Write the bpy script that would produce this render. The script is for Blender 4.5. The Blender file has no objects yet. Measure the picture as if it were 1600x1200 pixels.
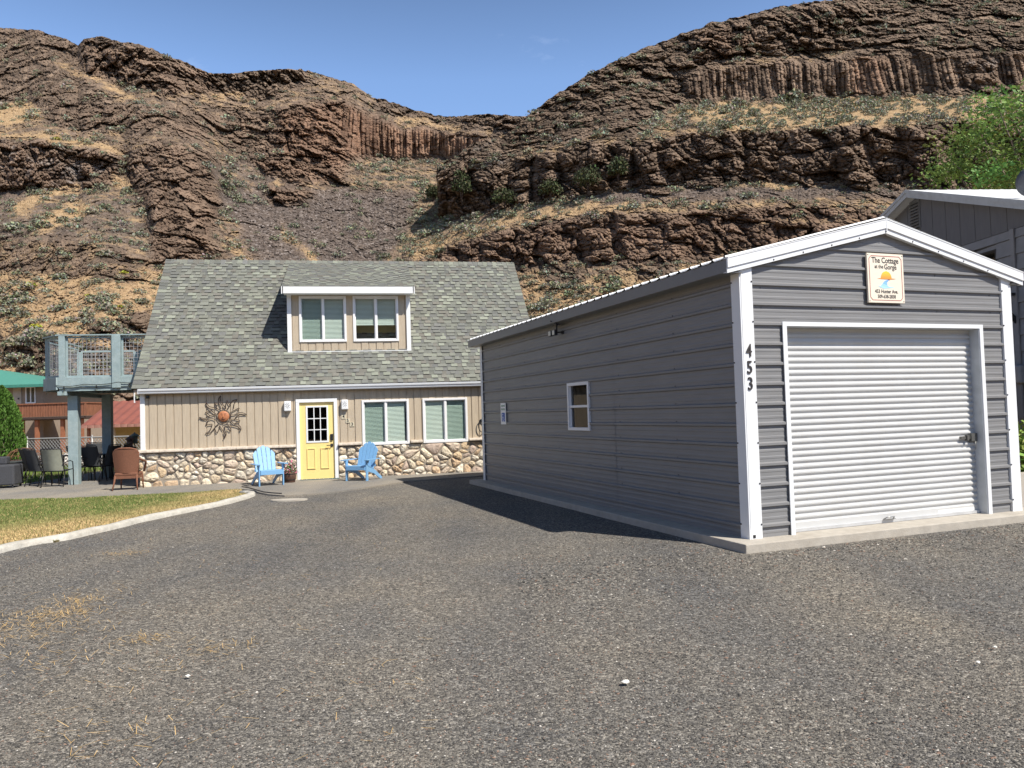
import bpy, math, random
import numpy as np
from mathutils import Matrix, Vector

# ------------------------------------------------------------------ camera, sky, sun, exposure
scene = bpy.context.scene
EYE = 1.6
FPX, PITCH, ROLL = 1205.84, 0.0358, 0.0309          # focal length (for a 1600 px wide frame), tilt, roll
cam_data = bpy.data.cameras.new("camera")
cam_data.sensor_width = 36.0
cam_data.lens = 36.0 * FPX / 1600.0
cam_data.clip_start = 0.1
cam_data.clip_end = 5000
cam = bpy.data.objects.new("camera", cam_data)
scene.collection.objects.link(cam)
F0 = Vector((0, math.cos(PITCH), math.sin(PITCH)))
U0 = Vector((0, -math.sin(PITCH), math.cos(PITCH)))
R0 = Vector((1, 0, 0))
cr, sr = math.cos(ROLL), math.sin(ROLL)
SX = cr * R0 - sr * U0
SU = sr * R0 + cr * U0
M = Matrix.Identity(4)
for i in range(3):
    M[i][0], M[i][1], M[i][2] = SX[i], SU[i], -F0[i]
M[2][3] = EYE
cam.matrix_world = M
scene.camera = cam

SUN_EL, SUN_AZ = math.radians(51), math.radians(130)   # azimuth clockwise from +Y
SUND = Vector((math.cos(SUN_EL) * math.sin(SUN_AZ), math.cos(SUN_EL) * math.cos(SUN_AZ), math.sin(SUN_EL)))
world = bpy.data.worlds.new("World")
scene.world = world
world.use_nodes = True
wn = world.node_tree
bg = wn.nodes["Background"]
sky = wn.nodes.new("ShaderNodeTexSky")
sky.sky_type = 'NISHITA'
sky.sun_disc = False
sky.sun_elevation = SUN_EL
sky.sun_rotation = SUN_AZ
sky.altitude = 300
sky.air_density = 1.0
sky.dust_density = 0.6
sky.ozone_density = 2.0
# a few faint wisps of cloud
tc = wn.nodes.new("ShaderNodeTexCoord")
mpg = wn.nodes.new("ShaderNodeMapping")
mpg.inputs["Scale"].default_value = (3, 3, 9)
cn = wn.nodes.new("ShaderNodeTexNoise")
cn.inputs["Scale"].default_value = 2.2
cn.inputs["Detail"].default_value = 8
cn.inputs["Roughness"].default_value = 0.62
cramp = wn.nodes.new("ShaderNodeValToRGB")
cramp.color_ramp.elements[0].position = 0.62
cramp.color_ramp.elements[0].color = (0, 0, 0, 1)
cramp.color_ramp.elements[1].position = 0.85
cramp.color_ramp.elements[1].color = (0.16, 0.16, 0.16, 1)
cmix = wn.nodes.new("ShaderNodeMixRGB")
cmix.inputs[2].default_value = (7.5, 8, 9, 1)
wn.links.new(tc.outputs["Generated"], mpg.inputs[0])
wn.links.new(mpg.outputs[0], cn.inputs["Vector"])
wn.links.new(cn.outputs["Fac"], cramp.inputs[0])
wn.links.new(cramp.outputs[0], cmix.inputs[0])
wn.links.new(sky.outputs[0], cmix.inputs[1])
sepz = wn.nodes.new("ShaderNodeSeparateXYZ")
wn.links.new(tc.outputs["Generated"], sepz.inputs[0])
hor = wn.nodes.new("ShaderNodeMapRange")          # brighter air near the horizon, deeper zenith
hor.inputs["From Min"].default_value = 0.40; hor.inputs["From Max"].default_value = 0.72
hor.inputs["To Min"].default_value = 1.55; hor.inputs["To Max"].default_value = 0.3
wn.links.new(sepz.outputs[2], hor.inputs["Value"])
skm = wn.nodes.new("ShaderNodeVectorMath"); skm.operation = 'SCALE'
wn.links.new(cmix.outputs[0], skm.inputs[0]); wn.links.new(hor.outputs[0], skm.inputs["Scale"])
sktint = wn.nodes.new("ShaderNodeVectorMath"); sktint.operation = 'MULTIPLY'; sktint.inputs[1].default_value = (0.97, 1.02, 1.10)
wn.links.new(skm.outputs[0], sktint.inputs[0]); wn.links.new(sktint.outputs[0], bg.inputs[0])
bg.inputs[1].default_value = 0.098
sl = bpy.data.lights.new("sun", 'SUN')
sl.energy = 5.0
sl.angle = math.radians(0.53)
sl.color = (1.0, 0.94, 0.85)
so = bpy.data.objects.new("sun", sl)
scene.collection.objects.link(so)
so.rotation_euler = (-SUND).to_track_quat('-Z', 'Y').to_euler()
scene.view_settings.view_transform = 'Standard'
scene.view_settings.look = 'None'
scene.view_settings.exposure = 0.42
scene.view_settings.gamma = 1.0

rng = np.random.default_rng(7)
random.seed(7)
PI = math.pi

# ------------------------------------------------------------------ pixel <-> world helpers (survey of the photograph)
def ray(px, py):
    u = np.asarray(px, float) - 800.0
    v = np.asarray(py, float) - 600.0
    uu = u * cr - v * sr
    vv = u * sr + v * cr
    c, s = math.cos(PITCH), math.sin(PITCH)
    return uu, FPX * c + vv * s, FPX * s - vv * c

def at(px, py, D):
    x, y, z = ray(px, py)
    return (float(x / y * D), float(D), float(EYE + z / y * D))

def gnd(px, py, z=0.0):
    x, y, zz = ray(px, py)
    t = (z - EYE) / zz
    return (float(x * t), float(y * t))

# ------------------------------------------------------------------ numpy noise
def _h(ix, iy, iz, seed):
    n = (ix * 374761393 + iy * 668265263 + iz * 2147483647 % 4294967291 + seed * 974634777)
    n = n & 0xFFFFFFFF
    n = ((n ^ (n >> 13)) * 1274126177) & 0xFFFFFFFF
    n = (n ^ (n >> 16)) & 0xFFFFFFFF
    n = (n * 2246822519) & 0xFFFFFFFF
    n = n ^ (n >> 15)
    return (n & 0xFFFFFF).astype(np.float32) / np.float32(0xFFFFFF)

def h3(ix, iy, iz, seed=0):
    return _h(ix.astype(np.int64) + 5000, iy.astype(np.int64) + 9000, (iz.astype(np.int64) + 7000) * 3, seed)

def vnoise(x, y, z, seed=0):
    xi, yi, zi = np.floor(x), np.floor(y), np.floor(z)
    fx, fy, fz = x - xi, y - yi, z - zi
    fx = fx * fx * (3 - 2 * fx); fy = fy * fy * (3 - 2 * fy); fz = fz * fz * (3 - 2 * fz)
    r = 0
    for dx in (0, 1):
        wx = fx if dx else 1 - fx
        for dy in (0, 1):
            wy = fy if dy else 1 - fy
            for dz in (0, 1):
                wz = fz if dz else 1 - fz
                r = r + h3(xi + dx, yi + dy, zi + dz, seed) * (wx * wy * wz)
    return r * 2 - 1

def fbm(x, y, z, octs=4, seed=0, gain=0.5):
    a, s, r = 1.0, 0.0, 0
    for o in range(octs):
        r = r + a * vnoise(x, y, z, seed + o * 17)
        s += a
        a *= gain
        x, y, z = x * 2.03 + 11.3, y * 2.03 + 5.1, z * 2.03 + 3.7
    return r / s

def worley2(x, y, seed=0):
    """nearest cell: returns F1, F2-F1, random value of the cell, offset to the cell point"""
    xi, yi = np.floor(x), np.floor(y)
    f1 = np.full(x.shape, 9.0, np.float32); f2 = f1.copy()
    cid = np.zeros(x.shape, np.float32); ox = np.zeros(x.shape, np.float32); oy = ox.copy(); cid2 = cid.copy()
    zero = np.zeros_like(xi)
    for dx in (-1, 0, 1):
        for dy in (-1, 0, 1):
            cx, cy = xi + dx, yi + dy
            jx = cx + h3(cx, cy, zero, seed); jy = cy + h3(cx, cy, zero + 1, seed)
            d = np.sqrt((x - jx) ** 2 + (y - jy) ** 2).astype(np.float32)
            near = d < f1
            f2 = np.where(near, f1, np.minimum(f2, d))
            f1 = np.where(near, d, f1)
            cid = np.where(near, h3(cx, cy, zero + 2, seed), cid)
            cid2 = np.where(near, h3(cx, cy, zero + 3, seed), cid2)
            ox = np.where(near, x - jx, ox); oy = np.where(near, y - jy, oy)
    return f1, f2 - f1, cid, cid2, ox, oy

# ------------------------------------------------------------------ mesh building
COL = scene.collection

def link(o, parent=None):
    COL.objects.link(o)
    if parent is not None:
        o.parent = parent
    return o

def tag(o, label=None, cat=None, group=None, kind=None):
    if label: o['label'] = label
    if cat: o['category'] = cat
    if group: o['group'] = group
    if kind: o['kind'] = kind
    return o

def thing(name, label, cat, loc=(0, 0, 0), rz=0.0, group=None):
    o = bpy.data.objects.new(name, None)
    o.empty_display_size = 0.2
    COL.objects.link(o)
    o.location = loc
    o.rotation_euler = (0, 0, rz)
    return tag(o, label, cat, group)

def np_mesh(name, V, Fc, mat, parent=None, cols=None, smooth=False, attrs=None):
    V = np.asarray(V, np.float32); Fc = np.asarray(Fc, np.int32)
    k = Fc.shape[1]
    me = bpy.data.meshes.new(name)
    me.vertices.add(len(V)); me.vertices.foreach_set("co", V.ravel())
    me.loops.add(Fc.size); me.loops.foreach_set("vertex_index", Fc.ravel())
    me.polygons.add(len(Fc))
    me.polygons.foreach_set("loop_start", np.arange(0, Fc.size, k, dtype=np.int32))
    me.polygons.foreach_set("loop_total", np.full(len(Fc), k, np.int32))
    me.polygons.foreach_set("use_smooth", np.full(len(Fc), smooth, bool))
    me.update(calc_edges=True)
    if cols is not None:
        a = me.color_attributes.new("Col", 'FLOAT_COLOR', 'POINT')
        c = np.ones((len(V), 4), np.float32); c[:, :3] = cols
        a.data.foreach_set("color", c.ravel())
    if attrs:
        for an, av in attrs.items():
            a = me.attributes.new(an, 'FLOAT', 'POINT')
            a.data.foreach_set("value", np.asarray(av, np.float32).ravel())
    me.materials.append(mat)
    o = bpy.data.objects.new(name, me)
    return link(o, parent)

class MB:
    def __init__(s):
        s.v = []; s.f = []; s.c = []; s.col = (1, 1, 1); s.sm = []
    def add(s, vs, fs, smooth=False):
        n = len(s.v)
        s.v += [tuple(map(float, p)) for p in vs]
        s.f += [tuple(i + n for i in f) for f in fs]
        s.sm += [smooth] * len(fs)
        s.c += [s.col] * len(vs)
        return s
    def box(s, a, b):
        (x0, y0, z0), (x1, y1, z1) = a, b
        return s.add([(x0,y0,z0),(x1,y0,z0),(x1,y1,z0),(x0,y1,z0),(x0,y0,z1),(x1,y0,z1),(x1,y1,z1),(x0,y1,z1)],
                     [(0,3,2,1),(4,5,6,7),(0,1,5,4),(1,2,6,5),(2,3,7,6),(3,0,4,7)])
    def bar(s, p, q, w, h, up=(0, 0, 1), taper=1.0):
        p, q = Vector(p), Vector(q)
        d = (q - p).normalized(); up = Vector(up)
        if abs(d.dot(up)) > 0.98: up = Vector((0, 1, 0)) if abs(d.y) < .9 else Vector((1, 0, 0))
        x = d.cross(up).normalized() * (w / 2); y = x.cross(d).normalized() * (h / 2)
        vs = []
        for o, k in ((p, 1), (q, taper)):
            vs += [o - x*k - y*k, o + x*k - y*k, o + x*k + y*k, o - x*k + y*k]
        return s.add(vs, [(0,3,2,1),(4,5,6,7),(0,1,5,4),(1,2,6,5),(2,3,7,6),(3,0,4,7)])
    def tube(s, pts, r, n=8, caps=True, closed=False):
        pts = [Vector(p) for p in pts]; m = len(pts)
        rs = r if isinstance(r, (list, tuple)) else [r] * m
        vs = []; fs = []; prev = None
        for i, p in enumerate(pts):
            a = pts[(i - 1) % m] if (i > 0 or closed) else p
            b = pts[(i + 1) % m] if (i < m - 1 or closed) else p
            d = (b - a)
            d = d.normalized() if d.length > 1e-9 else Vector((0, 0, 1))
            if prev is None:
                up = Vector((0, 0, 1)) if abs(d.z) < 0.9 else Vector((1, 0, 0))
                x = d.cross(up).normalized()
            else:
                x = (prev - d * prev.dot(d)).normalized()
            prev = x; y = d.cross(x)
            for k in range(n):
                t = 2 * PI * k / n
                vs.append(p + (x * math.cos(t) + y * math.sin(t)) * rs[i])
        rng_ = m if closed else m - 1
        for i in range(rng_):
            j = (i + 1) % m
            for k in range(n):
                k2 = (k + 1) % n
                fs.append((i*n+k, i*n+k2, j*n+k2, j*n+k))
        if caps and not closed:
            fs.append(tuple(range(n))[::-1]); fs.append(tuple((m-1)*n + k for k in range(n)))
        return s.add(vs, fs, True)
    def lathe(s, c, prof, n=16, cap=True):
        vs = []; fs = []
        for (r, z) in prof:
            for k in range(n):
                t = 2 * PI * k / n
                vs.append((c[0] + r * math.cos(t), c[1] + r * math.sin(t), c[2] + z))
        for i in range(len(prof) - 1):
            for k in range(n):
                k2 = (k + 1) % n
                fs.append((i*n+k, i*n+k2, (i+1)*n+k2, (i+1)*n+k))
        if cap:
            fs.append(tuple(range(n))[::-1]); fs.append(tuple((len(prof)-1)*n + k for k in range(n)))
        return s.add(vs, fs, True)
    def prism(s, poly, y0, y1):
        """polygon of (x,z) extruded along y"""
        n = len(poly)
        vs = [(x, y0, z) for x, z in poly] + [(x, y1, z) for x, z in poly]
        fs = [tuple(range(n)), tuple(range(n, 2*n))[::-1]] + [(i, i+n, (i+1) % n + n, (i+1) % n) for i in range(n)]
        return s.add(vs, fs)
    def prismx(s, poly, x0, x1):
        """polygon of (y,z) extruded along x"""
        n = len(poly)
        vs = [(x0, y, z) for y, z in poly] + [(x1, y, z) for y, z in poly]
        fs = [tuple(range(n))[::-1], tuple(range(n, 2*n))] + [(i, (i+1) % n, (i+1) % n + n, i+n) for i in range(n)]
        return s.add(vs, fs)
    def slab(s, poly, z0, z1):
        """polygon of (x,y) extruded in z"""
        n = len(poly)
        vs = [(x, y, z0) for x, y in poly] + [(x, y, z1) for x, y in poly]
        fs = [tuple(range(n))[::-1], tuple(range(n, 2*n))] + [(i, (i+1) % n, (i+1) % n + n, i+n) for i in range(n)]
        return s.add(vs, fs)
    def build(s, name, mat, parent=None, label=None, bevel=0.0, loc=None, rot=None):
        me = bpy.data.meshes.new(name)
        me.from_pydata(s.v, [], s.f)
        me.update()
        me.polygons.foreach_set("use_smooth", s.sm)
        if any(c != (1, 1, 1) for c in s.c):
            a = me.color_attributes.new("Col", 'FLOAT_COLOR', 'POINT')
            a.data.foreach_set("color", np.array([(*c, 1) for c in s.c], np.float32).ravel())
        me.materials.append(mat)
        o = bpy.data.objects.new(name, me)
        link(o, parent)
        if loc: o.location = loc
        if rot: o.rotation_euler = rot
        if label: o['label'] = label
        if bevel > 0:
            m = o.modifiers.new("bevel", 'BEVEL'); m.width = bevel; m.segments = 2; m.limit_method = 'ANGLE'
        return o

def copy_tree(o, parent=None):
    c = o.copy(); COL.objects.link(c)
    if parent is not None: c.parent = parent
    for ch in list(o.children):
        copy_tree(ch, c)
    return c

# ------------------------------------------------------------------ materials
MATS = {}
def mat(name, col, rough=0.6, metal=0.0, var=0.12, vscale=6.0, bump=0.0, bscale=40.0, spec=0.5, attr=False, stretch=(1, 1, 1), sheen=None, dirt=0.0, dcol=(0.2, 0.16, 0.12), dscale=1.5):
    if name in MATS: return MATS[name]
    m = bpy.data.materials.new(name); m.use_nodes = True
    nt = m.node_tree; N = nt.nodes; L = nt.links
    b = N["Principled BSDF"]
    b.inputs["Roughness"].default_value = rough
    b.inputs["Metallic"].default_value = metal
    b.inputs["Specular IOR Level"].default_value = spec
    t = N.new("ShaderNodeTexCoord"); mp = N.new("ShaderNodeMapping"); mp.inputs["Scale"].default_value = stretch
    L.new(t.outputs["Object"], mp.inputs[0])
    n = N.new("ShaderNodeTexNoise"); n.inputs["Scale"].default_value = vscale; n.inputs["Detail"].default_value = 7; n.inputs["Roughness"].default_value = 0.6
    L.new(mp.outputs[0], n.inputs["Vector"])
    mr = N.new("ShaderNodeMapRange"); mr.inputs["From Min"].default_value = 0.3; mr.inputs["From Max"].default_value = 0.7
    mr.inputs["To Min"].default_value = 1 - var; mr.inputs["To Max"].default_value = 1 + var
    L.new(n.outputs["Fac"], mr.inputs["Value"])
    mx = N.new("ShaderNodeVectorMath"); mx.operation = 'SCALE'
    if attr:
        a = N.new("ShaderNodeAttribute"); a.attribute_name = "Col"
        m2 = N.new("ShaderNodeVectorMath"); m2.operation = 'MULTIPLY'; m2.inputs[1].default_value = col[:3]
        L.new(a.outputs["Color"], m2.inputs[0]); L.new(m2.outputs[0], mx.inputs[0])
    else:
        mx.inputs[0].default_value = col[:3]
    L.new(mr.outputs[0], mx.inputs["Scale"])
    out = mx.outputs[0]
    if dirt > 0:
        n2 = N.new("ShaderNodeTexNoise"); n2.inputs["Scale"].default_value = dscale; n2.inputs["Detail"].default_value = 8; n2.inputs["Roughness"].default_value = 0.7
        L.new(mp.outputs[0], n2.inputs["Vector"])
        r2 = N.new("ShaderNodeMapRange"); r2.inputs["From Min"].default_value = 0.48; r2.inputs["From Max"].default_value = 0.72
        r2.inputs["To Min"].default_value = 0; r2.inputs["To Max"].default_value = dirt
        L.new(n2.outputs["Fac"], r2.inputs["Value"])
        mm = N.new("ShaderNodeMixRGB"); mm.inputs[2].default_value = (*dcol, 1)
        L.new(r2.outputs[0], mm.inputs[0]); L.new(out, mm.inputs[1]); out = mm.outputs[0]
    L.new(out, b.inputs["Base Color"])
    if bump > 0:
        n3 = N.new("ShaderNodeTexNoise"); n3.inputs["Scale"].default_value = bscale; n3.inputs["Detail"].default_value = 6
        L.new(mp.outputs[0], n3.inputs["Vector"])
        bp = N.new("ShaderNodeBump"); bp.inputs["Strength"].default_value = bump; bp.inputs["Distance"].default_value = 0.02
        L.new(n3.outputs["Fac"], bp.inputs["Height"]); L.new(bp.outputs[0], b.inputs["Normal"])
    MATS[name] = m
    return m

def glass_mat(name, tint=(0.8, 0.95, 0.88), refl=1.0, rough=0.0):
    if name in MATS: return MATS[name]
    m = bpy.data.materials.new(name); m.use_nodes = True
    nt = m.node_tree; N = nt.nodes; L = nt.links
    for x in list(N): N.remove(x)
    o = N.new("ShaderNodeOutputMaterial"); tr = N.new("ShaderNodeBsdfTransparent"); gl = N.new("ShaderNodeBsdfGlossy")
    tr.inputs[0].default_value = (*tint, 1); gl.inputs["Roughness"].default_value = rough
    fr_ = N.new("ShaderNodeLayerWeight"); fr_.inputs[0].default_value = 0.5; fr = N.new("ShaderNodeMath"); fr.operation = 'POWER'; fr.inputs[1].default_value = 4.0; L.new(fr_.outputs["Facing"], fr.inputs[0])
    ma = N.new("ShaderNodeMath"); ma.operation = 'MULTIPLY_ADD'; ma.inputs[1].default_value = 0.9 * refl; ma.inputs[2].default_value = 0.07 * refl
    mx = N.new("ShaderNodeMixShader")
    L.new(fr.outputs[0], ma.inputs[0]); L.new(ma.outputs[0], mx.inputs[0]); L.new(tr.outputs[0], mx.inputs[1]); L.new(gl.outputs[0], mx.inputs[2]); L.new(mx.outputs[0], o.inputs[0])
    MATS[name] = m
    return m

WHITE = mat("white paint", (0.78, 0.79, 0.79), 0.5, var=0.04, bump=0.05, dirt=0.12, dcol=(0.5, 0.47, 0.42))
TRIMW = mat("white enamelled steel", (0.75, 0.77, 0.79), 0.35, var=0.03, dirt=0.15, dcol=(0.55, 0.53, 0.5), dscale=3)
VINYL = mat("white vinyl frame", (0.8, 0.8, 0.8), 0.4, var=0.03)
SIDING = mat("tan painted wood siding", (0.48, 0.40, 0.295), 0.75, var=0.10, vscale=5, bump=0.35, bscale=30, stretch=(6, 6, 0.7), dirt=0.25, dcol=(0.36, 0.28, 0.2), dscale=3)
SHINGLE = mat("asphalt shingle granules", (1, 1, 1), 0.95, var=0.16, vscale=45, bump=0.5, bscale=160, attr=True, spec=0.15, dirt=0.25, dcol=(0.17, 0.17, 0.15), dscale=0.9)
METALG = mat("grey enamelled steel panel", (0.212, 0.213, 0.217), 0.38, var=0.07, vscale=1.6, bump=0.14, bscale=2.6, spec=0.28, stretch=(1, 1, 5), dirt=0.2, dcol=(0.27, 0.255, 0.24), dscale=2)
METALR = mat("white steel roof sheet", (0.72, 0.73, 0.74), 0.4, var=0.04)
DARKTR = mat("dark grey steel trim", (0.14, 0.145, 0.15), 0.4, var=0.05)
DOORM = mat("white roll up door steel", (0.53, 0.535, 0.53), 0.42, var=0.04, vscale=3, dirt=0.25, dcol=(0.5, 0.48, 0.45), dscale=2.5, stretch=(1, 1, 0.4))
CONC = mat("concrete", (0.42, 0.385, 0.33), 0.85, var=0.12, vscale=8, bump=0.3, bscale=60, dirt=0.45, dcol=(0.30, 0.26, 0.21), dscale=2.2)
YELLOW = mat("yellow door paint", (0.86, 0.67, 0.26), 0.45, var=0.03)
BLUE = mat("sky blue plastic wood", (0.18, 0.38, 0.62), 0.5, var=0.08, vscale=20, dirt=0.1, dcol=(0.35, 0.45, 0.55))
BLACK = mat("black metal", (0.018, 0.018, 0.02), 0.4, var=0.2)
SLING = mat("charcoal sling fabric", (0.035, 0.038, 0.042), 0.8, var=0.2, vscale=60, bump=0.3, bscale=300)
TEAL = mat("blue grey deck paint", (0.27, 0.35, 0.36), 0.7, var=0.1, vscale=8, bump=0.3, bscale=40, dirt=0.3, dcol=(0.45, 0.48, 0.46), dscale=4)
WICKER = mat("brown wicker", (0.21, 0.085, 0.045), 0.6, var=0.35, vscale=70, bump=0.8, bscale=120)
WICKG = mat("grey wicker", (0.06, 0.062, 0.07), 0.7, var=0.35, vscale=70, bump=0.8, bscale=120)
RUST = mat("rusty dark iron", (0.05, 0.032, 0.026), 0.7, var=0.4, vscale=30)
TERRA = mat("terracotta", (0.42, 0.16, 0.07), 0.6, var=0.2, vscale=40)
BLIND = mat("white blind slats", (0.68, 0.70, 0.66), 0.6, var=0.02)
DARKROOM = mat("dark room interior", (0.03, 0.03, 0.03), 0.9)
GLASS = glass_mat("window glass", (.86, .94, .90))
GLASSD = glass_mat("door glass", (0.25, 0.27, 0.27), 1.0)
SCREEN = glass_mat("insect screen", (0.78, 0.82, 0.81), 0.3, 0.3)

# ------------------------------------------------------------------ HILLS
def smooth_interp(x, pts):
    a = np.array(pts, float)
    return np.interp(x, a[:, 0], a[:, 1])

RX0, RX1, RY0, RY1, RS = -420, 2020, -160, 760, 4
rgx = np.arange(RX0, RX1, RS); rgy = np.arange(RY0, RY1, RS)
RGX, RGY = np.meshgrid(rgx, rgy)
def poly_mask(poly):
    x, y = RGX, RGY
    inside = np.zeros(x.shape, bool)
    n = len(poly)
    for i in range(n):
        x0, y0 = poly[i]; x1, y1 = poly[(i + 1) % n]
        if y0 == y1: continue
        c = ((y0 > y) != (y1 > y)) & (x < (x1 - x0) * (y - y0) / (y1 - y0) + x0)
        inside ^= c
    return inside.astype(np.float32)
def blur(a, r):
    for _ in range(2):
        for ax in (0, 1):
            acc = np.zeros_like(a)
            for k in range(-r, r + 1):
                acc += np.roll(a, k, ax)
            a = acc / (2 * r + 1)
    return a
def sample(a, px, py):
    fx = np.clip((px - RX0) / RS, 0, a.shape[1] - 2.001); fy = np.clip((py - RY0) / RS, 0, a.shape[0] - 2.001)
    ix = fx.astype(int); iy = fy.astype(int); fx = fx - ix; fy = fy - iy
    return (a[iy, ix] * (1-fx) * (1-fy) + a[iy, ix+1] * fx * (1-fy) + a[iy+1, ix] * (1-fx) * fy + a[iy+1, ix+1] * fx * fy)

def layers(base, specs, rad=1):
    """base and specs: dict of fields; later polygons overwrite earlier ones with a soft edge"""
    f = {k: np.full(RGX.shape, v, np.float32) for k, v in base.items()}
    for poly, d in specs:
        m = blur(poly_mask(poly), d.get('soft', rad))
        for k, v in d.items():
            if k == 'soft': continue
            f[k] = f[k] * (1 - m) + v * m
    return f

def band(pts, up, dn):
    """polygon following a polyline, up px above and dn px below"""
    return [(x, y - up) for x, y in pts] + [(x, y + dn) for x, y in reversed(pts)]

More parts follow.
